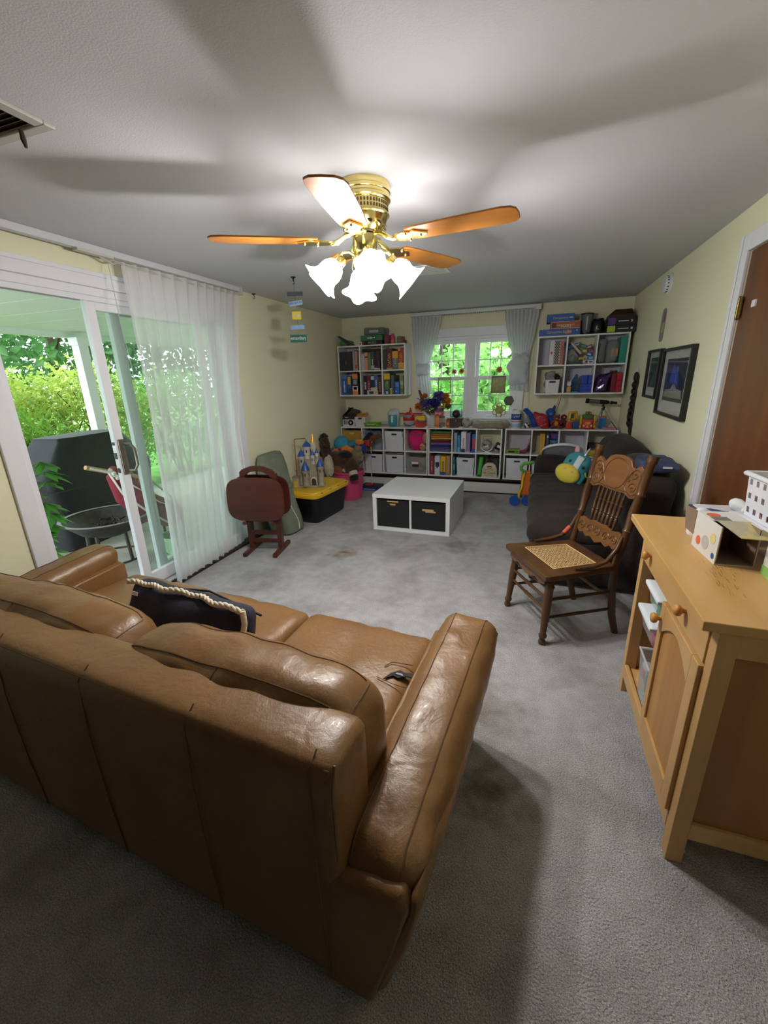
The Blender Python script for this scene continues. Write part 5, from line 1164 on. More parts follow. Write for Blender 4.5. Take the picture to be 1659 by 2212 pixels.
# creeper growing at the door jamb
vn = thing('creeper_vine', 'green creeper with five part leaves by the left door jamb outside', 'vine', (-.30, 1.55, PZ))
MB().tube([(0, 0, 0), (.02, .03, .3), (-.03, .0, .6), (.03, .04, .9), (0, .02, 1.15)], [.010, .008, .007, .006, .004], 6).build('stem', flat('#4a5a2c', .8), vn, smooth=60)
VL = leaf_mat('creeper_leaves', '#568f38', '#3f7a2c', 6); rnd = random.Random(8)
for k in range(15):
    b = MB(); z = .28+.062*k; base = Vector((.0+rnd.uniform(-.05, .06), rnd.uniform(.0, .11), z)); az = rnd.uniform(-.9, 1.2)+PI/2
    for j in range(5):
        a = az+(j-2)*.62; d = Vector((math.cos(a)*.55, math.sin(a), -.45+rnd.uniform(-.2, .25))).normalized(); L_ = rnd.uniform(.12, .17)*(1-.13*abs(j-2)); w = d.cross(Vector((0, 0, 1))).normalized()*L_*.24; n_ = Vector((0, 0, -.010))
        b._add([base, base+d*L_*.35+w+n_, base+d*L_*.7+w*.8+n_, base+d*L_+n_*2, base+d*L_*.7-w*.8+n_, base+d*L_*.35-w+n_, base+d*L_*.5], [(0, 1, 6), (1, 2, 6), (2, 3, 6), (3, 4, 6), (4, 5, 6), (5, 0, 6)])
    b.tube([(0, 0, z-.05), tuple(base)], .0025, 4); b.build('leaf', VL, vn)
# ------------------------------------------------------------------ things on and in the shelves
def gbox(label, x0, z, w, h, d, yf, col, title=None, tcol='#e8dcb8', bands=(), name='board_game', cat='board game', grp=None, tilt=0, th=None, tw=None, flat_=False, rz=0):
    """box standing (spine to the room) or lying; yf = y of its front; bands = (z0,z1,colour) fractions printed on the front"""
    o = thing(name, label, cat, (x0+w/2, yf+d/2, z), rz, grp)
    if tilt: o.rotation_euler = (0, tilt, rz)
    MB().bx(-w/2, w/2, -d/2, d/2, 0, h).build('box_body', flat(col, .45), o, bev=.0015)
    for (a, b, c, *xx) in bands:
        u0, u1 = xx if xx else (0, 1)
        MB().bx(-w/2+w*u0, -w/2+w*u1, -d/2-.0008, -d/2, h*a, h*b).build('printed_panel', flat(c, .5), o)
    if title and title[0] == '~':      # print too small to read: a run of blurred letter shapes
        k = int(title[1:]); rnd = random.Random(k+int(x0*100)); L_ = (tw or .6)*(w if flat_ else h); t_ = (th or .5)*(h if flat_ else w)*.7; b = MB(); q = -L_/2; st = L_/k
        for i in range(k):
            u, v = st*rnd.uniform(.55, .8), t_*rnd.uniform(.6, 1)
            if flat_: b.box((q+u/2, -d/2-.0006, h/2), (u, .001, v))
            else: b.box((0, -d/2-.0006, h*.45+q+u/2), (v, .001, u))
            q += st
        b.build('lettering', flat(tcol, .5), o)
    elif title:
        if flat_: text(title, 'title', flat(tcol, .5), o, (0, -d/2-.001, h/2), RT, UP, (tw or .8)*w, (th or .5)*h)
        else: text(title, 'title', flat(tcol, .5), o, (0, -d/2-.001, h*.45), UP, (-1, 0, 0), (tw or .6)*h, (th or .5)*w)
    return o
def row(cell, specs, grp, dy=.02):
    x0, x1, z0, z1, yf = cell; x = x0+.003
    for s in specs:
        if isinstance(s, (int, float)): x += s; continue
        lab, w, h, d, col = s[:5]; kw = s[5] if len(s) > 5 else {}
        gbox(lab, x, z0+.0005, w, h, d, yf+dy+kw.pop('in_', 0), col, grp=grp, **kw); x += w+.0015
G1 = 'boxes in the wall shelf left of the window'
row(UL(0, 1), [('large charcoal box facing out, upper left cell of left wall shelf', .175, .235, .26, '#33333b', dict(title='~3', tcol='#8d8d95', th=.07, tw=.25, in_=.0)), .006,
     ('pale grey slim box beside the large charcoal box', .028, .25, .25, '#9b9ca4'), .003, ('peach pink slim box at the right of that upper left cell', .033, .235, .25, '#c99a88', dict(bands=((.1, .3, '#a8685c'),)))], G1)
row(UL(1, 1), [.003, ('white box at the left of the upper middle cell', .045, .20, .24, '#b9b9c0'), ('salmon orange slim box, upper middle cell', .042, .215, .25, '#d59670', dict(bands=((.7, .78, '#5a3a34'),))),
     .004, ('grey-green slim box, upper middle cell', .034, .215, .25, '#6f8160'), ('slate dark box with pale print, upper middle cell', .046, .225, .25, '#3f424e', dict(bands=((.05, .25, '#b4b4bc'),), title='~4', th=.4, tw=.3)),
     ('black slim box with white corner, upper middle cell', .032, .22, .25, '#1f1e26', dict(bands=((.03, .12, '#d6d6dc'),))), ('dark maroon box at right of upper middle cell', .042, .225, .25, '#3a2430', dict(bands=((.02, .1, '#c9c9cf'),)))], G1)
x0, x1, z0, z1, yf = UL(1, 1)
gbox('flat black game case lying across the upper middle boxes', x0+.02, z0+.2265, .24, .03, .2, yf+.03, '#1b1b20', flat_=True, name='game_case', cat='game case')
x0, x1, z0, z1, yf = UL(2, 1)
row(UL(2, 1), [.004, ('dark green slim box, upper right cell of left wall shelf', .038, .235, .25, '#2f4434'), ('dark red game box with gold lettering, first of three', .078, .25, .27, '#5e1f28', dict(title='CATAN', tcol='#e0b04c', bands=((.0, .10, '#c88a34'),))),
     ('yellow and blue game box standing between two red ones', .073, .215, .27, '#4f6d84', dict(title='CATAN', tcol='#d8b040', bands=((.62, 1, '#d9a838'),))), ('orange-red game box at right end of upper right cell', .075, .25, .27, '#9c3a2c', dict(title='CATAN', tcol='#e6a848', bands=((0, .3, '#d9963a'), (.86, 1, '#d99a48', .0, .4))))], G1)
row(UL(0, 0), [.012, ('bright blue game box with white lettering, lower left cell', .072, .24, .26, '#2f5fae', dict(title='~8', tcol='#dbe6f2', bands=((.85, 1, '#4f88cc'),))), .004, ('blue game box with yellow top, lower left cell', .055, .24, .26, '#3a5a9c', dict(bands=((.55, .95, '#d8b848', .1, .9), (.05, .35, '#28365e', .1, .9)))),
     .016, ('black and orange game box with animal pictures, lower left cell', .078, .265, .25, '#26262c', dict(bands=((.0, .2, '#d98a4a'), (.2, .42, '#d6d8dc'), (.25, .37, '#3a4a6a', .2, .8), (.75, 1, '#d58a50'), (.5, .72, '#8d9a94', .15, .85))))], G1)
row(UL(1, 0), [.01, ('black game box with white blocks on its spine', .045, .235, .24, '#231f2c', dict(bands=((.55, .66, '#d6d6da', .3, .8), (.28, .52, '#c9c9d0', .3, .8)), in_=.03)), ('deep crimson game box, lower middle cell', .052, .24, .24, '#6e1c3c', dict(title='~5', tcol='#d6a0b0', in_=.03)),
     .004, ('navy game box with white corner, lower middle cell', .044, .245, .24, '#232e5c', dict(bands=((.75, .93, '#ccd2de'), (.05, .3, '#ccd2de', .2, .7)), in_=.03)), ('light blue game box with lettering, lower middle cell', .052, .245, .24, '#44669e', dict(title='~7', tcol='#c6d8ec', in_=.03)),
     ('brown red game box at right, lower middle cell', .045, .22, .24, '#5a2f34', dict(title='~5', tcol='#c9a078', in_=.03))], G1)
x0, x1, z0, z1, yf = UL(1, 0)
gbox('small white card box with grey oval, in front of the crimson box', x0+.078, z0+.0005, .145, .055, .022, yf+.003, '#cfccc8', bands=((.15, .75, '#3a3a44', .18, .6), (.2, .8, '#c9a890', .68, .92)), name='card_box', cat='card box')
gbox('pale yellow small box on the white card box', x0+.125, z0+.056, .09, .032, .022, yf+.006, '#d2c69c', name='card_box', cat='card box')
row(UL(2, 0), [.004, ('green game box with yellow top and gold lettering, lower right cell', .082, .255, .26, '#1f5a50', dict(title='CATAN', tcol='#d8c05a', tw=.38, bands=((.72, 1, '#e0b838'), (.03, .15, '#d6d6d0', .3, .65)))), .012,
     ('slim grey game box behind yellow jar, lower right cell', .04, .235, .24, '#5c5a66'), .006, ('small bright blue box with dots, lower right cell', .062, .155, .2, '#2c62b8', dict(bands=((.2, .28, '#cfe0f4', .2, .4), (.6, .9, '#5a8ad2', .15, .85)))),
     .01, ('green patterned slim box at right end of lower right cell', .04, .225, .24, '#7f8f68', dict(bands=((.1, .3, '#4f6a3a'), (.5, .7, '#b4bc8a'))))], G1)
x0, x1, z0, z1, yf = UL(2, 0)
o = thing('small_jar', 'small yellow jar with white lid, lower right cell of left wall shelf', 'jar', (x0+.103, yf+.018, z0+.0005))
MB().lathe([(0, 0), (.014, 0), (.015, .06), (0, .06)], 14).build('body', flat('#c9a24a', .4), o, smooth=40); MB().lathe([(0, .06), (.0165, .06), (.0165, .075), (0, .075)], 14).build('lid', flat('#d8d8d8'), o, smooth=40)
# on top of the left wall shelf
zt = 1.8422; yf = D-.004-.293
o = thing('toy_ramp', 'dark wedge toy with green base at left end of shelf top', 'toy', (.15, yf+.13, zt))
MB().rbox((-.02, 0, .035), (.07, .09, .035), .02, (6, 6, 5)).build('green_base', sheer_mat('green_clear_plastic', '#7fbf6a', .3), o, smooth=60)
q = MB(); q.prism([(-.10, .12), (-.07, .125), (.0, .085), (.10, .03), (.15, .0), (.04, .0), (.0, .04)], .03, T(0, -.09, 0) @ RX(PI/2)); q.build('dark_wedge', flat('#33373f', .4), o)
gbox('small white box with black print on shelf top', .34, zt, .04, .036, .05, yf+.03, '#d6d6d6', bands=((.3, .7, '#3a3a3a', .3, .7),), name='card_box', cat='card box')
gbox('black flat game box with red and white lettering at bottom of pile', .385, zt, .265, .05, .22, yf+.03, '#1d1b20', 'WORDS', '#b8b4b8', flat_=True, tw=.42, th=.55, bands=((.15, .85, '#8c2a30', .03, .09),))
gbox('green flat game box with white lettering in middle of pile', .365, zt+.0505, .29, .062, .22, yf+.035, '#3f7a58', '~6', '#e4ece6', flat_=True, tw=.38, th=.5, bands=((.2, .8, '#26352c', .55, .7),))
o = thing('plastic_case', 'clear grey plastic case topmost of the pile on left wall shelf', 'case', (.54, yf+.15, zt+.113))
MB().rbox((0, 0, .045), (.14, .10, .045), .02, (10, 8, 6), amp=.006, fr=12).build('case', sheer_mat('smoky_plastic', '#9aa3a4', .45), o, smooth=60)
for k in range(3): MB().rbox((-.08+.08*k, 0, .04), (.034, .07, .03), .01, (5, 5, 4)).build('contents', flat(('#6c7478', '#7f8a88', '#5d6264')[k], .5), o, smooth=60)
MB().bx(-.06, .06, -.104, -.10, .03, .06).build('latch', flat('#b5babb', .4), o)
gbox('dark red slim box leaning at right of the game pile', .675, zt, .05, .11, .15, yf+.05, '#7a2c40', name='card_box', cat='card box')
o = thing('toy_bottle', 'pink and orange toy bottle on the left wall shelf top', 'toy', (.775, yf+.08, zt))
MB().lathe([(0, 0), (.026, 0), (.027, .04), (0, .04)], 16).build('base', flat('#e0683c', .4), o, smooth=40); MB().lathe([(0, .04), (.024, .04), (.026, .08), (.016, .095), (.018, .12), (0, .122)], 16).build('body', flat('#d43a7a', .4), o, smooth=40)
gbox('green packet with red print beside pink toy bottle', .835, zt, .05, .085, .05, yf+.06, '#3f8050', bands=((.3, .7, '#b83a44', .2, .8),), name='card_box', cat='card box')
gbox('wine red packet beside the green packet', .887, zt, .036, .08, .05, yf+.06, '#8d3048', name='card_box', cat='card box')
gbox('small dark brown box at right end of left wall shelf top', .926, zt, .03, .035, .05, yf+.03, '#2e2220', name='card_box', cat='card box')

# right wall shelf
G2 = 'boxes in the wall shelf right of the window'
row(UR(0, 1), [.115, ('white binder with small red heart, upper left cell', .044, .255, .26, '#d4d2dc', dict(bands=((.45, .55, '#b8303c', .25, .7),), name='binder', cat='binder')),], G2)
x0, x1, z0, z1, yf = UR(0, 1)
def checker(lab, x, w, h, c1, c2):
    o = gbox(lab, x, z0+.0005, w, h, .25, yf+.02, c1, grp=G2); b = MB(); n = 9; m = 3; a, e = h/n, w/m
    for i in range(n*2-1):
        for j in range(m+1):
            cx = -w/2+e*(j if i % 2 else j+.5); cz = a*(i+1)/2
            pts = [(cx-e*.45, cz), (cx, cz-a*.42), (cx+e*.45, cz), (cx, cz+a*.42)]
            if abs(cx)+e*.45 < w/2+.001: b._add([(u, -.1258, v) for u, v in pts], [(0, 1, 2, 3)])
    b.build('diamond_print', flat(c2, .5), o)
checker('box with black and white diamond pattern, upper left cell of right wall shelf', x0+.164, .058, .255, '#d6d4cc', '#2a2a2a')
checker('box with red and cream diamond pattern, upper left cell', x0+.224, .036, .25, '#d8b8a0', '#a83a34')
gbox('dark purple slim box at right of the diamond boxes', x0+.262, z0+.0005, .02, .2, .24, yf+.02, '#4a3040', grp=G2)
x0, x1, z0, z1, yf = UR(1, 1)
random.seed(11)
o = thing('game_figure_bag', 'clear bag with greenish bits, upper middle cell of right wall shelf', 'bag', (x0+.06, yf+.10, z0))
q = MB(); q.lathe([(0, 0), (.05, 0), (.06, .04), (.05, .11), (.02, .16), (0, .165)], 16, wob=lambda t, z: .006*math.sin(4*t+z*40)); q.build('bag', CLEAR, o, smooth=60)
MB().sph((0, 0, .06), (.04, .04, .045), 14, amp=.3, fr=5).build('contents', flat('#5c6a58', .6), o, smooth=60)
for k, (c, lab) in enumerate((('#d8c8b4', 'long cream paper roll slanting across'), ('#7a3046', 'dark red paper tube below the cream roll'))):
    o = thing('paper_roll', lab+', upper middle cell', 'paper roll', (x0+.03+.0*k, yf+.16+.05*k, z0+.24-.02*k)); MB().cyl((0, 0, 0), (.12, -.03, -.13), .014, n=12).build('tube', flat(c, .6), o, smooth=40); MB().cyl((-.002, .0005, .002), (.006, -.0015, -.0065), .0155, n=12).build('end_band', flat('#c08a4a'), o, smooth=40)
cs = ('#3a8ad2', '#c8d0d4', '#d2b23a', '#5f8a4a', '#7c3f7a', '#c8c4cc', '#3f6a9c', '#b43a4a', '#4aa0c4', '#8aa05a', '#34384a', '#d0d4da')
nm = ('blue', 'white', 'yellow', 'green', 'plum', 'pale grey', 'steel blue', 'red', 'cyan', 'olive', 'charcoal', 'silver')
ps_ = [(.03, .13, .16), (.095, .17, .20), (.16, .12, .03), (.155, .13, .17), (.235, .14, .16), (.20, .06, .005), (.225, .10, .08), (.26, .16, .11), (.245, .07, .04), (.185, .17, .12), (.155, .07, .0), (.25, .05, .0)]
for k in range(12):
    px, py, pz = ps_[k]; hgt = .045+.012*(k % 3)
    o = thing('toy_block_pack', nm[k]+' small pack in the jumble of the upper middle cell', 'toy pack', (x0+px, yf+py, z0+max(pz, .001)), (k*.7) % 1.2-.6)
    o.rotation_euler = (0, ((k*1.3) % 1.0-.5) if pz > .02 else 0, (k*.7) % 1.2-.6)
    MB().rbox((0, 0, .02), (.030, .018, .02), .006, (4, 4, 4)).build('pack', flat(cs[k], .4), o, smooth=60); MB().box((0, -.0185, .02), (.035, .001, .016)).build('print', flat(cs[(k+5) % 12], .4), o)
q = thing('storage_tray', 'low dark tray at the bottom of the jumble cell', 'tray', (x0+.10, yf+.06, z0)); 
MB().bx(-.085, .05, -.04, .10, 0, .004).bx(-.085, .05, -.044, -.04, 0, .03).bx(-.089, -.085, -.04, .10, 0, .03).build('tray', flat('#2a3040', .4), q)
x0, x1, z0, z1, yf = UR(2, 1)
def bag_(lab, x, y, w, d, h, m_, seed, inner=None, fold=True):
    o = thing('plastic_bag', lab, 'bag', (x, y, z0)); 
    MB().rbox((0, 0, h/2), (w, d, h/2), min(w, d)*.9, (8, 8, 14), amp=.02, fr=14, seed=seed).build('bag', m_, o, smooth=60)
    if inner: MB().rbox((.02, -.01, h*.45), (w*.55, d*.6, h*.2), .015, (6, 6, 6), amp=.01).build('contents', flat(inner, .6), o, smooth=60)
    return o
bag_('grey translucent plastic bag at left of the upper right cell', x0+.045, yf+.07, .036, .06, .25, sheer_mat('grey_bag', '#a3a3a6', .3), 3)
bag_('clear plastic bag with peach bundle inside, upper right cell', x0+.15, yf+.08, .062, .065, .235, sheer_mat('grey_bag_clear', '#bdbdc2', .5), 6, '#d59a70')
gbox('teal green box standing at the right of the upper right cell', x0+.216, z0+.0005, .066, .262, .26, yf+.015, '#1f8a78', grp=G2)
x0, x1, z0, z1, yf = UR(0, 0)
def wbin(lab, x, y, z, w, d, h, col, hw=.07, name='storage_bin', grp=None, m_=None, slot='#2a2a2e', taper=.9):
    """tapered open bin with a hand slot in its front"""
    o = thing(name, lab, 'storage bin', (x, y, z), 0, grp); m_ = m_ or flat(col, .5)
    a, b = w/2, d/2; rr = []
    def ring(s, zz, i=0): return [(p*(a*s-i), q_*(b*s-i), zz) for p, q_ in ((-1, -1), (1, -1), (1, 1), (-1, 1))]
    MB().loft([ring(taper, 0), ring(1, h), ring(1, h, .004), ring(taper, .005, .004)]).build('bin_body', m_, o, bev=.0015)
    lean = (b-b*taper)/h
    q = MB(); zz = h*.84; q.prism(oval(hw/2, .011, .35, 20), .0015, T(0, -b+(h-zz)*lean-.0003, zz) @ RX(PI/2-math.atan(lean))); q.build('hand_slot', flat(slot, .6), o)
    return o
wbin('white bin with hand slot, lower left cell of right wall shelf', x0+.175, yf+.13, z0+.0005, .15, .2, .145, '#d9d8dc')
o = thing('cable_bundle', 'grey and black cables heaped in the white bin', 'cables', (x0+.175, yf+.13, z0+.008))
MB().rbox((-.02, 0, .13), (.045, .06, .075), .03, (10, 10, 10), amp=.05, fr=22, seed=3).build('grey_cables', flat('#8d8e92', .5), o, smooth=60)
MB().tube([(.02, -.03, .12), (.04, -.05, .19), (.06, -.06, .17), (.055, -.05, .13)], [.012, .018, .02, .012], 8).build('black_plug', BLACK, o, smooth=60)
q = MB(); q.tube([(-.04, -.02, .12), (-.035, -.03, .225), (.02, -.03, .23), (.03, -.02, .14)], .006, 6); q.build('white_cable', flat('#d6d6da'), o, smooth=60)
x0, x1, z0, z1, yf = UR(1, 0)
o = thing('fox_figure', 'small white and orange animal figure, lower middle cell', 'toy figure', (x0+.055, yf+.05, z0+.0005))
MB().rbox((0, 0, .035), (.025, .02, .035), .018, (6, 6, 8)).build('body', flat('#c89a50', .6), o, smooth=60); MB().sph((0, 0, .095), (.024, .022, .026), 14).build('head', flat('#d8d6d0', .6), o, smooth=60)
for s_ in (-1, 1): MB().lathe([(0.008, 0), (.001, .028)], 8, T(s_*.014, 0, .112)).build('ear', flat('#d8d6d0', .6), o)
MB().lathe([(0, 0), (.03, 0), (.03, .004), (0, .004)], 14).build('stand', flat('#d0d0d0'), o)
o = thing('plastic_fin', 'blue clear plastic fin shape behind the animal figure', 'toy', (x0+.10, yf+.13, z0+.0005))
MB().prism([(-.035, 0), (.03, 0), (.045, .19), (.02, .2), (-.02, .12)], .006, RX(PI/2)).build('fin', sheer_mat('blue_clear', '#4a7aa4', .25), o)
o = thing('toy_bricks_case', 'royal blue plastic stepped case, lower middle cell of right shelf', 'toy case', (x0+.225, yf+.06, z0+.0005))
for (a, b, c, e) in ((-.06, .06, 0, .09), (-.045, .01, .0905, .185), (.016, .055, .0905, .185)): MB().bx(a, b, -.035, .10, c, e).build('blue_block', flat('#2348b4', .35), o, bev=.004)
for k in range(4): MB().bx(-.05+.055*(k % 2), -.02+.055*(k % 2), -.036, -.035, .025+.035*(k//2), .038+.035*(k//2)).build('slot', flat('#16307c'), o)
o = thing('teal_tray', 'thin teal tray lying in front of the royal blue case', 'tray', (x0+.115, yf+.028, z0+.0005)); MB().rbox((0, 0, .006), (.04, .024, .006), .004, (4, 4, 3)).build('tray', flat('#3fa0b0', .4), o, smooth=60)
x0, x1, z0, z1, yf = UR(2, 0)
o = thing('shiny_bag', 'shiny dark purple plastic bag, lower right cell of right wall shelf', 'bag', (x0+.085, yf+.10, z0))
MB().rbox((0, 0, .10), (.075, .08, .10), .05, (12, 10, 14), amp=.035, fr=13, seed=2, fn=lambda p: Vector((p.x+.35*p.z, p.y, p.z))).build('bag', mat('purple_foil', '#3a1f5c', .15, .1, coat=.5), o, smooth=60)
gbox('bright red box at right of lower right cell', x0+.225, z0+.0005, .05, .20, .2, yf+.03, '#b01c30', grp=G2, bands=((.3, .34, '#6e101c'), (.6, .64, '#6e101c')))
gbox('dark red box between purple bag and bright red box', x0+.178, z0+.0005, .045, .225, .2, yf+.05, '#7c1626', grp=G2, bands=((.86, 1, '#1c1416'),))
# right wall shelf top
zt = 1.8301; yf = D-.004-.293
gbox('wide blue game box with fox and gold lettering, lowest of three', 2.495, zt, .415, .066, .24, yf-.01, '#23509c', 'Carcassonne Big Box', '#cdbf8c', flat_=True, tw=.60, th=.55, bands=((.2, .8, '#c9643c', .66, .78), (.55, .8, '#d8d26a', .9, .93)))
gbox('orange brown game box with white planet lettering, middle of three', 2.605, zt+.0665, .30, .075, .24, yf+.01, '#a85432', 'TERRAFORMING', '#e8d8c8', flat_=True, tw=.60, th=.22, bands=((.04, .10, '#d9c8b8', .02, .98), (.92, .97, '#d9c8b8', .02, .98), (.2, .8, '#4a2a20', .05, .2)))
text('MARS', 'title', flat('#eee2d4'), bpy.data.objects[[o.name for o in bpy.data.objects if o.get('label', '').startswith('orange brown game box')][0]], (.01, -.121, .024), RT, UP, .10, .022)
gbox('smaller blue game box with gold lettering, topmost of three', 2.565, zt+.142, .275, .076, .24, yf+.02, '#27539e', 'Carcassonne', '#cdbf8c', flat_=True, tw=.55, th=.34, bands=((.4, .56, '#c9d0dc', .82, .95),))
o = thing('glass_canister', 'tall clear blender style canister with black lid on right wall shelf', 'canister', (2.972, yf+.12, zt))
MB().lathe([(0, 0), (.055, 0), (.055, .02), (.0, .02)], 20).build('base', BLACK, o, smooth=40); MB().lathe([(.05, .02), (.062, .2), (.058, .2), (.046, .022)], 24, cap=False).build('jar', sheer_mat('smoky_jar', '#9da3a8', .45), o, smooth=40)
MB().lathe([(0, .2), (.065, .2), (.065, .215), (.03, .222), (0, .222)], 20).build('lid', BLACK, o, smooth=40); MB().tube([(.0, -.064, .18), (.0, -.05, .05)], .006, 6).build('scale_strip', flat('#c9ced2', .3), o)
MB().lathe([(0, .03), (.045, .03), (.054, .15), (0, .16)], 16).build('contents', flat('#5e6266', .6), o, smooth=40)
o = thing('black_speaker', 'rounded black speaker jar beside the clear canister', 'speaker', (3.085, yf+.10, zt))
MB().lathe([(0, 0), (.058, 0), (.066, .02), (.068, .08), (.062, .125), (.05, .14), (0, .142)], 26).build('housing', flat('#121214', .3), o, smooth=50); MB().lathe([(0, .142), (.052, .142), (.052, .155), (0, .157)], 26).build('lid', flat('#1c1c1f', .4), o, smooth=40)
MB().sph((0, -.066, .045), (.008, .004, .008), 10).build('button', CHROME, o, smooth=60)
gbox('black boxed set with lime green end, lower of pair', 3.165, zt, .268, .070, .24, yf-.01, '#1b1b1f', bands=((.08, .92, '#a8b83a', .0, .28), (.44, .56, '#c8c8cc', .38, .74), (.35, .65, '#b8b8bc', .82, .88)))
gbox('black boxed set with purple end, upper of pair', 3.168, zt+.0705, .264, .074, .24, yf-.012, '#1f1e23', bands=((.05, .95, '#5a3a8c', .0, .26), (.44, .56, '#c8c8cc', .36, .72), (.35, .65, '#b8b8bc', .8, .86)))
o = thing('wooden_box', 'dark brown wooden box topmost above the black boxed sets', 'box', (3.29, yf+.12, zt+.145))
MB().loft([[(-.12, -.10, 0), (.125, -.10, 0), (.125, .10, 0), (-.12, .10, 0)], [(-.115, -.095, .03), (.12, -.095, .03), (.12, .095, .03), (-.115, .095, .03)], [(-.055, -.04, .085), (.10, -.04, .085), (.10, .05, .085), (-.055, .05, .085)]]).build('body', flat('#40241a', .5), o)
MB().bx(-.122, .127, -.102, .102, -.0, .006).build('base_trim', flat('#2e1811'), o)
rb = thing('medal_ribbon', 'striped medal ribbon hanging below the right wall shelf', 'ribbon', (2.772, D-.30, 1.2095))
for k, c in enumerate(('#d0672c', '#d9cfc6', '#3a3a3c')):
    q = MB(); q._add([p for i in range(7) for p in ((-.012+.008*k-.022*(i/6)**2, -.004, -.13*i/6), (-.004+.008*k-.022*(i/6)**2, -.004, -.13*i/6))], [(2*i, 2*i+1, 2*i+3, 2*i+2) for i in range(6)]); q.build('stripe', flat(c, .7), rb, thick=.001)

# ------------------------------------------------------------------ low shelves, inside
BW = mat('pale_bin_plastic', '#dadde6', .5)
GB = 'white hand-slot bins in the low shelves'
def binin(cell, lab, col=None, h=.25, w=.255, dx=0, m_=None, slot='#2b2b30', g=GB, lid=None, tp=.92):
    x0, x1, z0, z1, yf = cell; return wbin(lab, (x0+x1)/2+dx, yf+.15, z0+.0005, w, .27, h, col, m_=m_ or BW, slot=slot, grp=g, taper=tp)
binin(L1(0, 1), 'ochre yellow bin in the top left cell of the low shelf', m_=flat('#b98f3a', .6), h=.255, w=.265, slot='#cfcabc', g=None, tp=.985)
binin(L1(1, 1), 'grey-blue bin behind the hobby horse head', m_=flat('#8f9bb0', .55), h=.2, g=None)
o = thing('folded_cloth', 'dusty blue cloth on top of the grey-blue bin', 'cloth', (L1(1, 1)[0]+.14, L1(1, 1)[4]+.15, L1(1, 1)[2]+.201)); MB().rbox((0, 0, .022), (.115, .12, .022), .018, (8, 8, 4), amp=.01, fr=14).build('cloth', flat('#55779a', .9), o, smooth=60)
binin(L1(2, 1), 'white bin in the top row, third cell of low left shelf')
binin(L1(0, 0), 'white bin low behind the pink tub'); binin(L1(1, 0), 'white bin behind the toy mop pole, lower row', h=.245)
binin(L1(2, 0), 'white bin lower row below the other white bin, third cell', h=.245, w=.25)
for (i, r) in ((2, 0),):
    x0, x1, z0, z1, yf = L1(i, r); o = thing('folded_cloth', 'tan cloth edge lying in the lower third cell bin', 'cloth', ((x0+x1)/2, yf+.15, z0+.247)); MB().rbox((0, 0, .008), (.11, .11, .008), .007, (6, 6, 3), amp=.006).build('cloth', flat('#9c8a74', .9), o, smooth=60)
x0, x1, z0, z1, yf = L1(2, 1); o = thing('black_strap', 'black strap hanging beside the white bin, third top cell', 'strap', (x1-.012, yf-.004, z1-.03)); MB().tube([(-.02, 0, .02), (-.005, -.003, -.04), (.006, -.003, -.10), (.004, -.003, -.18)], .006, 6, flat=.4).build('strap', BLACK, o, smooth=60)
x0, x1, z0, z1, yf = L1(3, 1)
o = thing('plush_cushion', 'hot pink round plush with small eyes, top right cell of left low shelf', 'plush toy', (x0+.135, yf+.13, z0))
MB().rbox((0, 0, .13), (.115, .09, .13), .085, (12, 10, 14), puff=(.01, .02, .01), amp=.01).build('body', mat('hot_pink_plush', '#d2216f', .9, bump=.3), o, smooth=70)
for (x, z) in ((-.05, .065), (-.03, .22), (.04, .215)): MB().lathe([(0, 0), (.018, 0), (.017, .003), (.011, .004), (.01, .002), (0, .002)], 14, T(x, -.099, z) @ RX(PI/2)).build('eye_ring', flat('#6b5a3c', .6), o, smooth=40)
o = thing('plush_rabbit', 'small tan plush squeezed right of the hot pink plush', 'plush toy', (x0+.248, yf+.07, z0))
MB().sph((-.025, -.02, .05), (.042, .035, .05), 14, amp=.1).build('body', FUR('sand_plush', '#b9926a', '#a67f58'), o, smooth=70); MB().sph((0, .0, .165), (.03, .04, .075), 14).build('ear', FUR('sand_plush', '#b9926a', '#a67f58'), o, smooth=70); MB().tube([(-.05, -.052, .075), (-.02, -.056, .085), (.01, -.05, .06)], .008, 6).build('paw', flat('#d8b890', .8), o, smooth=70)
x0, x1, z0, z1, yf = L1(3, 0)
o = thing('clear_storage_box', 'clear plastic box of red and brown things with white label', 'storage box', ((x0+x1)/2, yf+.14, z0+.0005))
q = MB(); a, b_, h = .13, .13, .22
for (p, r_) in (((-a, -b_), (a, -b_)), ((a, -b_), (a, b_)), ((a, b_), (-a, b_)), ((-a, b_), (-a, -b_))): q.quad((p[0]*.93, p[1]*.93, 0), (r_[0]*.93, r_[1]*.93, 0), (r_[0], r_[1], h), (p[0], p[1], h))
q.build('tub', CLEAR, o, thick=.003)
MB().bx(-.06, .03, -b_-.004, -b_-.002, .13, .16).build('label', flat('#e0e0e0'), o); MB().bx(-.05, .035, -b_-.003, -b_+.002, .095, .125).build('label_print', flat('#26262a'), o)
MB().rbox((-.01, 0, .055), (.10, .10, .05), .03, (8, 8, 6), amp=.03, fr=14).build('contents', flat('#7a4a3a', .7), o, smooth=60)
MB().rbox((-.03, -.05, .17), (.04, .03, .025), .018, (6, 6, 5), amp=.02, fr=16).build('red_toy', RED, o, smooth=60); MB().rbox((.06, .0, .16), (.05, .07, .05), .03, (6, 6, 6), amp=.03, fr=16).build('brown_toy', flat('#9c6c50', .7), o, smooth=60)
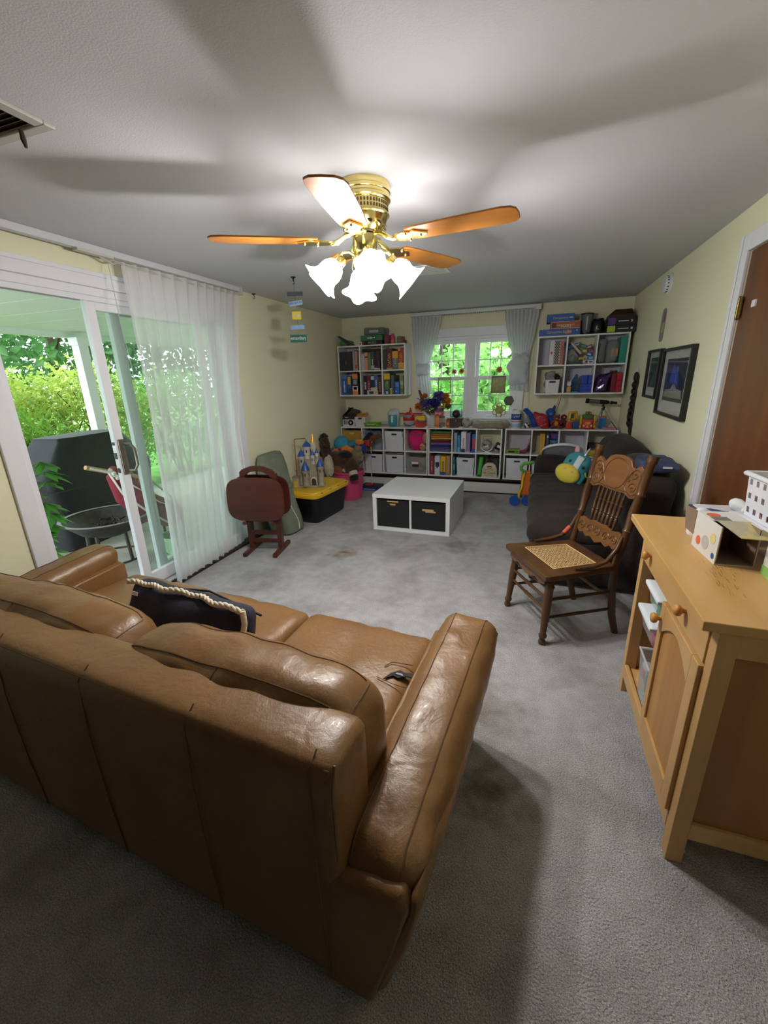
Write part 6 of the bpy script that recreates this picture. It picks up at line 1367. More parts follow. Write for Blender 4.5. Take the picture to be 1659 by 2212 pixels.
# under the window
x0, x1, z0, z1, yf = L2(0, 1); z = z0+.0005
for k, (c, nm_, t_) in enumerate((('#4f78a8', 'steel blue', .022), ('#8c4a78', 'mauve', .02), ('#2c4690', 'royal blue', .022), ('#243878', 'navy', .022), ('#a070a8', 'lilac', .02), ('#5c2a50', 'plum', .022), ('#7c2430', 'dark red', .02), ('#d8b038', 'yellow', .022), ('#c87c30', 'orange', .026), ('#b5642a', 'rust', .022), ('#4a8048', 'green', .03))):
    o = thing('folded_fabric', nm_+' folded felt cloth in the rainbow stack under window', 'fabric', ((x0+x1)/2+.004*math.sin(k*2), yf+.145, z), 0, 'folded cloths in the shelf under the window')
    MB().rbox((0, 0, t_/2), (.128, .125, t_/2), t_*.45, (10, 8, 3), amp=.004, fr=12, seed=k).build('cloth', flat(c, .9), o, smooth=60)
    MB().tube([(-.126, -.1255, t_*.5), (0, -.1275, t_*.5), (.126, -.1255, t_*.5)], .0015, 4).build('fold_line', flat('#2a2a30', .9), o); z += t_+.0005
G3 = 'boxes in the low shelf under the window'
row(L2(1, 1), [.012, ('pale blue-grey book, second cell under the window', .035, .24, .22, '#8fa3b4'), .004, ('bright blue bottle-shaped slim box, second cell', .036, .21, .22, '#2f86c8', dict(bands=((.0, .3, '#66b0dc'),))), .008, ('white game box with red lettering, second cell', .062, .255, .25, '#e2e0e0', dict(title='Qwirkle', tcol='#a03038', tw=.5, th=.6, bands=((.0, .18, '#2a2a2e', .05, .85),))), .003,
     ('lilac purple box, second cell under the window', .048, .24, .24, '#8f82b4', dict(bands=((.0, .08, '#b8aed0'),))), .02, ('blue and red game box at right, second cell under window', .042, .23, .24, '#2f58b0', dict(bands=((.2, .75, '#c8402f', .25, .9),)))], G3)
row(L2(0, 0), [.004, ('dark red book box with pale lettering, lower left under window', .045, .245, .24, '#9c2c40', dict(title='~7', tcol='#e0b8b8')), ('dark teal slim box, lower left under window', .012, .23, .24, '#28404a'), ('white game box with dark blue square, lower left under window', .068, .245, .25, '#d9d9e0', dict(title='~2', tcol='#4a4a78', tw=.2, bands=((.42, .68, '#22264e', .15, .85),))), .006,
     ('yellow game box with blue foot, lower left under window', .068, .24, .25, '#e0b62a', dict(title='~8', tcol='#3a4a78', bands=((.0, .16, '#2f62a0'),))), .003, ('tan cardboard book box at right, lower left under window', .05, .25, .25, '#b9936a', dict(bands=((.0, .1, '#9c7a54'),)))], G3)
row(L2(1, 0), [.006, ('teal green slim box left of the white bin under window', .026, .24, .24, '#3a6a78', dict(bands=((.3, .6, '#6aa0a0'),)))], G3)
x0, x1, z0, z1, yf = L2(1, 0); wbin('white bin in the lower middle cell under the window', x0+.162, yf+.15, z0+.0005, .225, .27, .235, None, m_=BW, grp=GB)
x0, x1, z0, z1, yf = L2(2, 1)
def lantern(lab, x, y, r, rz, tilt):
    o = thing('lantern_torch', lab, 'torch', (x, y, z0+.002), rz)
    m = T(0, 0, r+.004) @ RX(PI/2+tilt)
    MB().lathe([(0, -.09), (r*.7, -.09), (r*.8, -.06), (r*.72, -.02), (r*.95, 0), (r, .012), (r*.92, .014)], 24, m, cap=False).build('housing', flat('#2e2e30', .35), o, smooth=40)
    MB().lathe([(0, -.025), (r*.4, -.015), (r*.8, .005), (r*.9, .012)], 24, m, cap=False).build('reflector', mat('torch_reflector', '#d9d9d9', .12, 1), o, smooth=50)
    MB().lathe([(r*.88, .010), (r*1.04, .010), (r*1.04, .02), (r*.88, .02)], 24, m, cap=False).build('bezel', CHROME, o, smooth=40)
    q = MB(); q.tube([(-r*.7, .03, r*1.7), (-r*.75, .03, r*2.5), (r*.75, .03, r*2.5), (r*.7, .03, r*1.7)], .005, 6); q.build('carry_handle', flat('#9a9a9a', .35), o, smooth=50)
    q = MB(); q.bx(-r*.6, r*.6, -.01, .07, 0, .006); q.build('foot', BLACK, o)
lantern('big round lantern torch with wire handle under the window', x0+.115, yf+.11, .075, 0, 0)
o = thing('work_light', 'small square black work light right of the round lantern', 'torch', (x0+.225, yf+.08, z0+.0005), -.2)
MB().rbox((0, 0, .085), (.035, .03, .04), .008, (5, 5, 5), m=T(0, 0, 0) @ RY(.35)).build('housing', BLACK, o, smooth=50); MB().box((.02, -.031, .09), (.05, .002, .03), RY(.35)).build('lamp_face', flat('#d6d6d6', .2), o)
MB().tube([(0, 0, .05), (0, 0, .01)], .006, 6).build('stem', CHROME, o); MB().tube([(-.04, -.03, .006), (.03, -.03, .006), (.035, .03, .006)], .005, 6).build('foot', CHROME, o)
x0, x1, z0, z1, yf = L2(2, 0)
o = gbox('long bright green box leaning at left, lower right under window', x0+.018, z0+.0005, .045, .25, .2, yf+.01, '#3fa83c', bands=((.1, .9, '#6cc85a', .2, .5), (.02, .12, '#1f5a24')), tilt=.09)
ic = thing('toy_ice_cream_counter', 'cream striped toy ice cream counter case with lettering under window', 'toy', (x0+.165, yf+.055, z0+.0005))
out = [(-.095, 0), (.095, 0), (.09, .10), (.07, .15), (.035, .175), (-.035, .175), (-.07, .15), (-.09, .10)]
MB().prism(out, .06, T(0, .03, 0) @ RX(PI/2)).build('case', flat('#d8cdb4', .6), ic, bev=.003)
q = MB()
for k in range(13): q.bx(-.078+.013*k-.0012, -.078+.013*k+.0012, -.0312, -.0302, .004, .11+.04*(1-abs(k-6)/6))
q.build('stripe_print', flat('#b3a68a', .6), ic)
text('Ice Cream', 'lettering', flat('#3a2418'), ic, (0, -.032, .055), RT, UP, .15, .032); text('SCOOP & SERVE', 'lettering', flat('#5a4030'), ic, (0, -.032, .092), RT, UP, .11, .011); text('COUNTER', 'lettering', flat('#5a4030'), ic, (0, -.032, .022), RT, UP, .11, .012)
MB().bx(-.03, .03, -.0325, -.031, .128, .138).build('handle_slot', flat('#3a2a20'), ic); MB().bx(-.03, .03, -.0325, -.031, .108, .116).build('badge', flat('#b83a34'), ic)
o = thing('plush_bear', 'brown plush bear peeking above the ice cream toy case', 'plush toy', (x0+.15, yf+.18, z0)); MB().sph((0, 0, .10), (.06, .05, .10), 16).build('body', BRN, o, smooth=70); MB().sph((0, -.01, .21), (.04, .036, .036), 14).build('head', BRN, o, smooth=70)
o = thing('grey_cloth_bag', 'dark grey soft bag right behind the ice cream toy case', 'bag', (x0+.235, yf+.20, z0)); MB().rbox((0, 0, .11), (.04, .06, .11), .035, (6, 8, 12), amp=.03, fr=12).build('bag', flat('#4a4648', .9), o, smooth=60)
# right unit
x0, x1, z0, z1, yf = L3(0, 1)
o = gbox('lime green small box, top left cell of low right shelf', x0+.012, z0+.0005, .15, .05, .12, yf+.03, '#8aa83a', bands=((.15, .85, '#5f8030', .08, .9), (.3, .6, '#c0cc6a', .15, .6)), name='card_box', cat='card box')
o = thing('pink_chute', 'curved crimson plastic sheet standing behind lime green box', 'toy', (x0+.2, yf+.16, z0+.0005))
q = MB(); pts = [(-.04, .002), (.0, .006), (.04, .035), (.065, .10), (.075, .18), (.078, .262)]
q._add([p for (a, b) in pts for p in ((a, -.12, b), (a, .12, b))], [(2*i, 2*i+1, 2*i+3, 2*i+2) for i in range(5)]); q.build('sheet', flat('#a8344e', .4), o, smooth=60, thick=.004)
G4 = 'books in the low right shelf'
row(L3(1, 1), [.085, ('yellow ochre tall book, second cell of low right shelf', .028, .245, .2, '#d2a02a', dict(name='book', cat='book')), ('second yellow book leaning beside the ochre one', .022, .24, .2, '#d8aa3c', dict(name='book', cat='book')), .012, ('slate dark tall book, second cell of low right shelf', .03, .25, .2, '#4a5060', dict(name='book', cat='book', bands=((.8, .9, '#c9ced6', .2, .8),))), .004, ('white slim book in front of clear jar', .028, .12, .1, '#d9dade', dict(name='book', cat='book'))], G4)
o = thing('clear_jar', 'clear jar with blue lid, second cell of low right shelf', 'jar', (x0+.2986+.236, yf+.10, z0+.0005))
MB().lathe([(0.0, 0), (.042, 0), (.046, .01), (.046, .125), (.04, .14), (0, .14)], 20).build('jar', sheer_mat('smoky_plastic', '#9aa3a4', .45), o, smooth=40); MB().lathe([(0, .14), (.044, .14), (.044, .165), (0, .167)], 20).build('lid', flat('#4a86c4', .4), o, smooth=40); MB().lathe([(0, .004), (.038, .004), (.038, .09), (0, .10)], 14).build('contents', flat('#3a4454', .6), o, smooth=40)
o = thing('purple_pouch', 'purple pouch lying on top of the blue lidded jar', 'pouch', (x0+.2986+.236, yf+.12, z0+.168)); MB().rbox((0, 0, .04), (.045, .05, .04), .03, (8, 8, 6), amp=.015, fr=14).build('pouch', flat('#5a3a84', .8), o, smooth=60)
x0, x1, z0, z1, yf = L3(2, 1)
o = thing('toy_car_case', 'red plastic toy case with dark handle, third cell behind backpack', 'toy case', (x0+.09, yf+.08, z0+.0005)); MB().rbox((0, 0, .035), (.08, .06, .035), .025, (8, 8, 5)).build('case', flat('#c03028', .35), o, smooth=60); MB().tube([(-.04, -.02, .066), (-.03, -.02, .085), (.03, -.02, .085), (.04, -.02, .066)], .007, 6).build('handle', flat('#5a1a18'), o, smooth=50)
x0, x1, z0, z1, yf = L3(3, 1)
gbox('dark game box in the far right cell behind couch', x0+.03, z0+.0005, .2, .12, .2, yf+.08, '#3a2c28', bands=((.2, .6, '#b8a03a', .1, .8),))
o = thing('yellow_toy', 'yellow plastic toy half hidden in the far right shelf cell', 'toy', (x0+.10, yf+.03, z0+.0005)); MB().rbox((0, 0, .035), (.08, .03, .035), .02, (8, 6, 6)).build('body', flat('#c9b83a', .4), o, smooth=60); MB().tube([(-.05, 0, .065), (0, 0, .10), (.05, 0, .065)], .008, 6).build('handle', flat('#6a4a7c'), o, smooth=60)
binin(L3(0, 0), 'white bin in the lower left cell of right low shelf', h=.25); binin(L3(1, 0), 'white bin half hidden behind couch arm, lower row', h=.2)

# ------------------------------------------------------------------ on top of the low shelves
YF = D-.004-DPL
o = thing('player_box', 'black and white carton with record player picture, flaps open', 'carton', (.135, YF+.14, ZT), math.radians(6))
w, h, d = .085, .145, .10
MB().bx(-w, w, -d, -d+.003, 0, h).bx(-w, w, d-.003, d, 0, h).bx(-w, -w+.003, -d+.003, d-.003, 0, h).bx(w-.003, w, -d+.003, d-.003, 0, h).bx(-w+.003, w-.003, -d+.003, d-.003, 0, .003).build('carton', flat('#26262a', .5), o)
MB().bx(-w, w, -d-.001, -d, 0, .095).build('printed_panel', flat('#cfd0d4', .5), o)
MB().lathe([(0, 0), (.038, 0), (.038, .001), (0, .001)], 28, T(.025, -d-.001, .052) @ RX(PI/2)).build('record_print', BLACK, o); MB().lathe([(0, 0), (.013, 0), (.013, .001), (0, .001)], 20, T(.025, -d-.002, .052) @ RX(PI/2)).build('record_label', flat('#d6d6d6'), o)
q = MB(); q.bx(-.07, -.045, -d-.002, -d-.001, .03, .085); q.bx(-.035, -.022, -d-.002, -d-.001, .03, .085); q.build('product_print', flat('#5a5a60'), o, split=True)
MB().box((-.03, -d-.0008, .122), (.05, .001, .008)).build('lettering', flat('#d8d8dc'), o)
q = MB(); q.quad((-w, -d, h), (-w, d, h), (.02, d*.9, h+.10), (.0, -d*.6, h+.09)); q.build('flap', flat('#3a322e', .7), o, thick=.003); q = MB(); q.quad((-w, d, h), (w, d, h), (w+.02, d+.03, h+.05), (-w+.02, d+.02, h+.10)); q.build('flap', flat('#4a3f38', .7), o, thick=.003)
q = MB(); q.quad((w, -d, h), (w, d, h), (w+.045, d, h+.02), (w+.045, -d, h+.01)); q.build('flap', flat('#1c1c1e', .6), o, thick=.003)
wbin('white hand-slot tub full of orange things on the shelf top', .31, YF+.13, ZT+.0005, .155, .19, .13, '#d6d6d8', hw=.055)
o = thing('craft_supplies', 'orange craft pieces and pencils sticking out of white tub', 'craft supplies', (.31, YF+.13, ZT+.0065))
MB().rbox((0, 0, .115), (.055, .07, .04), .02, (10, 10, 6), amp=.04, fr=26, seed=3).build('orange_pieces', flat('#c98a3a', .6), o, smooth=50)
for k in range(4): MB().cyl((-.03+.01*k, 0, .10), (-.05+.022*k, .02, .20-.012*k), .004, n=6).build('pencil', flat(('#2a2a2c', '#5a3a2a', '#d6d0c0', '#3a3a44')[k]), o)
o = thing('green_tray', 'lime green plastic tray with white paper on low shelf top', 'tray', (.475, YF+.075, ZT))
MB().loft([[(a*.095, b*.05, 0) for a, b in ((-1, -1), (1, -1), (1, 1), (-1, 1))], [(a*.108, b*.065, .055) for a, b in ((-1, -1), (1, -1), (1, 1), (-1, 1))], [(a*.100, b*.057, .055) for a, b in ((-1, -1), (1, -1), (1, 1), (-1, 1))], [(a*.09, b*.045, .008) for a, b in ((-1, -1), (1, -1), (1, 1), (-1, 1))]]).build('tray', flat('#6aa82c', .4), o, bev=.003)
MB().bx(-.06, .06, -.0655, -.0645, .028, .036).build('paper_edge', flat('#dcdcd8'), o)
for k in range(3): gbox(('tan flat book', 'grey flat book', 'white flat book')[k]+' in the low pile behind the green tray', .56-.01*k, ZT+.016*k, .16, .0155, .12, YF+.16, ('#b3977c', '#9a9a9e', '#cfcfd2')[k], name='book', cat='book')
o = thing('diaper_pack', 'white and teal diaper pack standing on the low shelf top', 'diaper pack', (.765, YF+.10, ZT))
MB().rbox((0, 0, .11), (.068, .055, .11), .03, (10, 8, 16), puff=(.006, .012, 0), amp=.012, fr=14, seed=2).build('pack', mat('pack_film', '#b9c8cc', .3), o, smooth=60)
MB().rbox((.004, -.05, .085), (.055, .018, .075), .014, (8, 4, 12), puff=(0, .006, 0)).build('teal_print', flat('#2f8a9c', .35), o, smooth=60); MB().rbox((.0, -.066, .10), (.018, .008, .045), .006, (5, 4, 8)).build('picture_print', flat('#d8d0b8', .4), o, smooth=60)
MB().rbox((0, 0, .215), (.05, .03, .014), .01, (8, 6, 4), amp=.02, fr=16).build('top_fold', flat('#c6d2d8', .4), o, smooth=60)
o = thing('toy_airplane', 'rounded red toy airplane with grey belly and straight wings', 'toy airplane', (.968, YF+.13, ZT))
MB().sph((0, 0, .105), (.078, .085, .085), 22).build('body', flat('#c02a26', .3), o, smooth=70); q = MB(); q.lathe([(0, -.085), (.035, -.08), (.062, -.058), (.08, -.03), (.081, -.02), (0, -.02)], 24, T(0, 0, .098)); q.build('belly', flat('#b9b9bc', .35), o, smooth=50)
MB().rbox((0, .01, .165), (.185, .03, .008), .007, (14, 6, 3)).build('wing', flat('#b82a28', .35), o, smooth=60)
for s_ in (-1, 1): MB().lathe([(0, 0), (.008, 0), (.010, .018), (0, .024)], 10, T(s_*.176, -.03, .165) @ RX(PI/2)).build('wing_light', RED, o, smooth=60)
q = MB(); q.prism([(-.012, 0), (.03, 0), (.018, .05), (-.002, .055)], .012, T(0, .05, .185) @ RX(PI/2)); q.build('tail_fin', flat('#c02a26', .3), o, bev=.003); MB().lathe([(0, 0), (.02, 0), (.024, .010), (.0, .014)], 14, T(0, 0, 0)).build('foot', flat('#8a8a8e'), o, smooth=40)
MB().rbox((0, -.068, .14), (.052, .022, .016), .012, (8, 5, 4)).build('windscreen', flat('#7f97b4', .15), o, smooth=60)
o = thing('toy_sand_bucket', 'red square toy bucket with yellow lid and blue handle', 'toy bucket', (1.135, YF+.09, ZT))
MB().loft([[(a*.056, b*.05, 0) for a, b in ((-1, -1), (1, -1), (1, 1), (-1, 1))], [(a*.066, b*.06, .085) for a, b in ((-1, -1), (1, -1), (1, 1), (-1, 1))]]).build('bucket', flat('#c43a2e', .35), o, bev=.004); MB().rbox((0, 0, .108), (.066, .06, .023), .008, (8, 8, 4)).build('lid', flat('#dcb82a', .35), o, smooth=50)
MB().rbox((0, 0, .135), (.056, .05, .008), .005, (6, 6, 3)).build('lid_top', flat('#e2c23a', .35), o, smooth=50); MB().tube([(-.035, -.064, .10), (-.01, -.075, .068), (.035, -.072, .055), (.078, -.05, .075)], .011, 8, flat=.6).build('handle', flat('#2c4a94', .4), o, smooth=60)
# orange game canister, dried and silk flowers behind it
o = thing('game_canister', 'tall orange cylinder game canister with white and blue lettering', 'game canister', (1.368, YF+.12, ZT))
MB().lathe([(0, 0), (.058, 0), (.058, .25), (0, .25)], 28).build('tube', flat('#d87a24', .35), o, smooth=40); MB().lathe([(0, .25), (.060, .25), (.060, .262), (.055, .265), (0, .265)], 28).build('lid', flat('#b86a2c', .4), o, smooth=40); MB().lathe([(.0585, .205), (.0585, .235)], 28, cap=False).build('blue_band', flat('#34488c', .4), o, smooth=40)
q = text('Jenga', 'lettering', flat('#e8e4e4'), o, (0, -.060, .175), RT, UP, .085, .04); MB().bx(-.045, .045, -.0595, -.050, .148, .204).build('lettering_panel', flat('#9c2c34', .4), o); MB().rbox((0, -.052, .08), (.035, .012, .05), .006, (5, 4, 6)).build('picture_print', flat('#c98a4a', .5), o, smooth=60)
fv = thing('flower_bouquet', 'vase of purple and blue silk flowers with dried orange grass behind canister', 'flowers', (1.27, D-.135, ZT))
MB().lathe([(0, 0), (.035, 0), (.045, .05), (.035, .12), (.028, .16), (.033, .17), (.0, .165)], 20).build('vase', sheer_mat('glass_vase', '#c9d4d0', .5), fv, smooth=50)
rnd = random.Random(5); sm_ = MB()
def bloom(c, r, m_, petals=16, sq=.8):
    b = MB(); r *= 1.35
    for lay in range(3):
        for k in range(petals):
            a = 2*PI*k/petals+lay*.3; el = .15+.45*lay; d = Vector((math.cos(a)*math.cos(el), math.sin(a)*math.cos(el), math.sin(el)*sq)); d.rotate(Matrix.Rotation(.9, 3, 'X'))
            w = d.orthogonal().normalized()*r*.2; p = Vector(c); b._add([p, p+d*r*.6+w, p+d*r, p+d*r*.6-w], [(0, 1, 2, 3)])
    b.sph(c, r*.35, 8); b.build('flower_head', m_, fv); sm_.tube([(0, 0, .14), (c[0]*.5, c[1]*.5, (.14+c[2])*.5), c], .003, 5)
PU, PB, OR_ = mat('lilac_petal', '#7a5cb0', .7, col2='#5c3f96', nscale=40), mat('blue_petal', '#2c2f8c', .7, col2='#20226c', nscale=40), mat('orange_petal', '#d8922a', .7, col2='#b5641f', nscale=40)
for c, r, m_ in (((.07, -.05, .385), .05, PU), ((.12, -.03, .34), .045, PU), ((.11, -.06, .40), .04, PU), ((.03, -.07, .30), .055, PB), ((.06, -.08, .27), .05, PB), ((-.02, -.05, .31), .04, PB), ((-.09, -.05, .27), .045, PU), ((-.12, -.03, .30), .04, mat('grey_lilac_petal', '#6f5c84', .8)), ((-.17, -.04, .25), .05, OR_), ((.19, -.03, .31), .05, OR_), ((.17, -.03, .37), .045, OR_), ((-.10, -.02, .38), .035, OR_), ((.2, -.02, .25), .04, mat('tan_petal', '#8a6a4a', .8))): bloom(c, r, m_)
for k in range(40):
    a = rnd.uniform(-1.15, 1.15); L_ = rnd.uniform(.18, .30); c = (math.sin(a)*L_*.9, rnd.uniform(-.06, .02), .14+math.cos(a)*L_*.95)
    sm_.tube([(0, 0, .13), (c[0]*.6, c[1]*.6, .14+(c[2]-.14)*.65), c], [.002, .002, .0008], 4)
sm_.build('stem', flat('#5f4a2c', .8), fv)['kind'] = 'stuff'
foliage('leaf_spray', mat('dry_leaves', '#5c4a34', .8, col2='#36442a', nscale=30), fv, (0, -.02, .27), (.2, .04, .12), 260, .05, 3, .2, .6, .25)
bf = thing('feather_bird_ornament', 'spotted feather pick with white tip leaning out of bouquet left', 'ornament', (1.13, D-.155, 1.07)); MB().tube([(.07, 0, .0), (.0, 0, .12), (-.035, 0, .21)], [.014, .02, .012], 8).build('feather', mat('spotted_feather', '#8c4a2a', .8, col2='#2a1c18', nscale=40), bf, smooth=60); MB().sph((-.04, 0, .235), (.016, .012, .016), 10).build('white_tip', flat('#d6d2c8', .7), bf, smooth=60)
MB().tube([(.07, 0, 0), (.1, .01, -.06)], .003, 5).build('wire', flat('#3a2c20'), bf)
o = thing('glass_jar', 'clear glass jar of brown pieces in front of orange canister', 'jar', (1.42, YF+.04, ZT))
MB().lathe([(0, 0), (.036, 0), (.04, .01), (.04, .105), (.034, .12), (.036, .122), (.036, .128), (0, .128)], 22).build('jar', CLEAR, o, smooth=40); MB().lathe([(0, .003), (.034, .003), (.036, .06), (0, .07)], 16, wob=lambda t, z: .003*math.sin(6*t)).build('brown_pieces', mat('nut_brown', '#8a5f38', .7, col2='#3c281c', nscale=60), o, smooth=30); MB().lathe([(0, .128), (.037, .128), (.037, .14), (0, .141)], 22).build('lid', flat('#2e2a2a', .4), o, smooth=40)
o = thing('orange_lantern', 'small orange house shaped lantern beside the wooden box', 'lantern', (1.49, YF+.10, ZT))
MB().bx(-.026, .026, -.026, .026, 0, .085).build('body', flat('#b5562c', .5), o, bev=.003); MB().loft([[(a*.03, b*.03, .085) for a, b in ((-1, -1), (1, -1), (1, 1), (-1, 1))], [(a*.008, b*.008, .112) for a, b in ((-1, -1), (1, -1), (1, 1), (-1, 1))]]).build('roof', flat('#a04a26', .5), o); MB().bx(-.01, .01, -.0275, -.026, .03, .06).build('window', flat('#e0a860'), o)
o = thing('wooden_chest', 'small dark brown wooden box holding a black ball', 'box', (1.59, YF+.12, ZT)); DW = mat('dark_walnut', '#3a201a', .45, col2='#2a1612', nscale=8)
MB().bx(-.075, .075, -.06, .06, 0, .085).build('box_body', DW, o, bev=.003); MB().bx(-.078, .078, -.063, .063, .085, .115).build('lid', DW, o, bev=.003); MB().bx(-.008, .008, -.0655, -.063, .075, .095).build('clasp', flat('#7a6a4a', .4), o)
o = thing('black_ball', 'black ball with a small hole on the dark wooden box', 'ball', (1.587, YF+.11, ZT+.115)); MB().sph((0, 0, .052), .052, 24).build('ball', flat('#161514', .4), o, smooth=70); MB().sph((0, -.05, .055), (.016, .006, .018), 12).build('hole', flat('#4a3a30', .5), o, smooth=60)
def soccer(lab, loc, r, dk, wt):
    o = thing('soccer_ball', lab, 'ball', loc); MB().sph((0, 0, r), (r, r, r*.999), 26).build('ball', wt, o, smooth=70)
    g = (1+5**.5)/2; b = MB(); Vs = [Vector(v).normalized() for v in ((0, 1, g), (0, -1, g), (0, 1, -g), (0, -1, -g), (1, g, 0), (-1, g, 0), (1, -g, 0), (-1, -g, 0), (g, 0, 1), (-g, 0, 1), (g, 0, -1), (-g, 0, -1))]
    for v in Vs:
        v = v.copy(); v.rotate(Matrix.Rotation(.5, 3, 'X') @ Matrix.Rotation(.3, 3, 'Y')); t = v.orthogonal().normalized(); s = v.cross(t); c = Vector((0, 0, r))
        b._add([c+v*r*1.012]+[c+(v+(t*math.cos(2*PI*k/5)+s*math.sin(2*PI*k/5))*.40).normalized()*r*1.008 for k in range(5)], [(0, k+1, (k+1) % 5+1) for k in range(5)])
    b.build('dark_patch', dk, o, split=True)
soccer('worn white and black soccer ball left of the cat bed', (1.725, YF+.10, ZT), .066, flat('#2c2a28', .6), flat('#a8a498', .6))
for (x, y, s) in ((1.46, .012, 1), (1.665, .018, 1)):
    o = thing('white_stone', ('flat white stone before the orange lantern' if x < 1.5 else 'flat white stone before the soccer ball'), 'stone', (x, YF+y, ZT)); MB().sph((0, 0, .009), (.03, .012, .009), 14, amp=.15).build('stone', flat('#cfccc8', .7), o, smooth=70)
cbm = FUR('fleece', '#9a8c7c', '#85786a')
o = thing('cat_bed', 'round grey-beige fleece cat bed overhanging the shelf under window', 'pet bed', (2.015, YF+.085, ZT), 0)
q = MB(); q.tube([(0.188*math.cos(t), .105*math.sin(t), .040+.008*math.sin(3*t)) for t in [2*PI*i/48 for i in range(48)]], [.040+.004*math.sin(5*t) for t in [2*PI*i/48 for i in range(48)]], 14, closed=True); q.build('bolster', cbm, o, smooth=70)
MB().sph((0, 0, .022), (.185, .10, .02), 20).build('cushion', FUR('fleece_inner', '#a59a8c', '#91857a'), o, smooth=70); MB().tube([(-.15, -.02, .045), (-.09, .02, .06), (-.05, -.02, .055), (-.1, -.04, .05), (-.16, .0, .055)], .005, 6).build('toy_cord', flat('#5a4a3c', .8), o, smooth=60)
o = thing('wipes_canister', 'white and blue disinfecting wipes canister with orange cap rim', 'wipes canister', (2.31, YF+.09, ZT))
MB().lathe([(0, 0), (.056, 0), (.058, .004), (.058, .18), (0, .18)], 28).build('tube', flat('#d4dae4', .35), o, smooth=40); MB().lathe([(0, .18), (.06, .18), (.06, .2), (.052, .212), (0, .214)], 28).build('lid', flat('#d2d2d6', .35), o, smooth=40)
MB().lathe([(.0585, .10), (.0585, .168)], 28, cap=False).build('blue_label', flat('#223a80', .35), o, smooth=40); MB().lathe([(.0588, .012), (.0588, .055)], 28, cap=False).build('lower_label', flat('#9fb8d8', .35), o, smooth=40); text('Lysol', 'lettering', flat('#e4e8f0'), o, (.0, -.0605, .14), RT, (0.15, 0, 1), .075, .035); MB().lathe([(.0589, .074), (.0589, .086)], 28, cap=False).build('red_print', flat('#c98a90', .4), o, smooth=40)
MB().bx(-.04, .0, -.03, .03, .2125, .218).build('cap_tab', flat('#d87a44', .4), o)
o = thing('zebra_ball', 'small zebra striped ball beside the wipes canister', 'ball', (2.435, YF+.05, ZT)); MB().sph((0, 0, .035), .035, 20).build('ball', mat('zebra_print', '#d6d6d2', .5, col2='#1c1c1c', nscale=38, amt=(.49, .51), detail=0), o, smooth=70)
o = thing('glass_bottle', 'clear glass bottle behind the zebra ball', 'bottle', (2.44, YF+.14, ZT)); MB().lathe([(0, 0), (.04, 0), (.045, .02), (.04, .08), (.014, .12), (.014, .15), (.017, .152), (0, .153)], 18).build('bottle', sheer_mat('pale_glass', '#9db4b4', .55), o, smooth=50)
BLF = FUR('bright_blue_plush', '#2458b4', '#1c4796')
o = thing('plush_dinosaur', 'blue plush with long neck peeking left of the red bag', 'plush toy', (2.51, YF+.21, ZT)); MB().sph((0, 0, .06), (.06, .045, .06), 16).build('body', BLF, o, smooth=70); MB().tube([(0, 0, .09), (-.05, 0, .15), (-.085, -.01, .19)], [.035, .032, .028], 12).build('neck', BLF, o, smooth=70); MB().sph((-.095, -.015, .20), (.035, .028, .025), 14).build('head', BLF, o, smooth=70)
o = thing('gift_bag', 'slumped red fabric bag with white squiggle print on shelf top', 'bag', (2.60, YF+.09, ZT)); REDC = flat('#a01c2c', .6)
MB().rbox((0, 0, .09), (.08, .06, .09), .045, (12, 8, 14), amp=.02, fr=10, seed=4, fn=lambda p: Vector((p.x-.35*p.z+.0, p.y, p.z+.02*(p.x/.08)*-1))).build('bag', REDC, o, smooth=60)
q = MB()
for k, (x, z) in enumerate(((-.05, .12), (-.01, .075), (.035, .05), (-.03, .14), (.02, .10), (-.005, .03))): q.tube([(x-.012, -.0655, z-.01), (x, -.0665, z+.008), (x+.01, -.0665, z-.002), (x+.014, -.0655, z+.012)], .0022, 5)
q.build('squiggle_print', flat('#dcc8c8', .6), o)
o = thing('plush_monkey', 'bright blue shaggy plush with raised crest behind red teddy', 'plush toy', (2.70, YF+.20, ZT)); MB().sph((0, 0, .07), (.06, .045, .07), 16, amp=.1).build('body', BLF, o, smooth=70); MB().sph((-.01, -.015, .175), (.055, .045, .05), 18, amp=.15, fr=6).build('head', BLF, o, smooth=70); MB().tube([(.02, 0, .21), (.035, 0, .245), (.03, 0, .26)], [.018, .014, .005], 8).build('crest', BLF, o, smooth=60); MB().sph((-.005, -.058, .16), (.022, .012, .016), 12).build('muzzle', flat('#6a86b4', .8), o, smooth=60)
o = thing('teddy_bear', 'red-brown plush teddy with orange belly sitting on shelf top', 'plush toy', (2.76, YF+.075, ZT)); RBF = FUR('redbrown_plush', '#84301c', '#6c2415')
MB().sph((0, 0, .058), (.042, .036, .055), 16).build('body', RBF, o, smooth=70); MB().sph((0, -.033, .06), (.022, .012, .03), 12).build('belly', ORP_, o, smooth=70); MB().sph((0, -.005, .125), (.034, .03, .03), 16).build('head', RBF, o, smooth=70); MB().sph((0, -.034, .118), (.014, .008, .010), 10).build('muzzle', ORP_, o, smooth=60)
for s_ in (-1, 1):
    MB().sph((s_*.026, 0, .153), (.011, .007, .011), 10).build('ear', RBF, o, smooth=60); MB().tube([(s_*.03, -.01, .085), (s_*.058, -.025, .055)], [.016, .013], 10).build('arm', RBF, o, smooth=60); MB().tube([(s_*.025, -.025, .022), (s_*.05, -.055, .02)], [.02, .017], 10).build('leg', RBF, o, smooth=60)
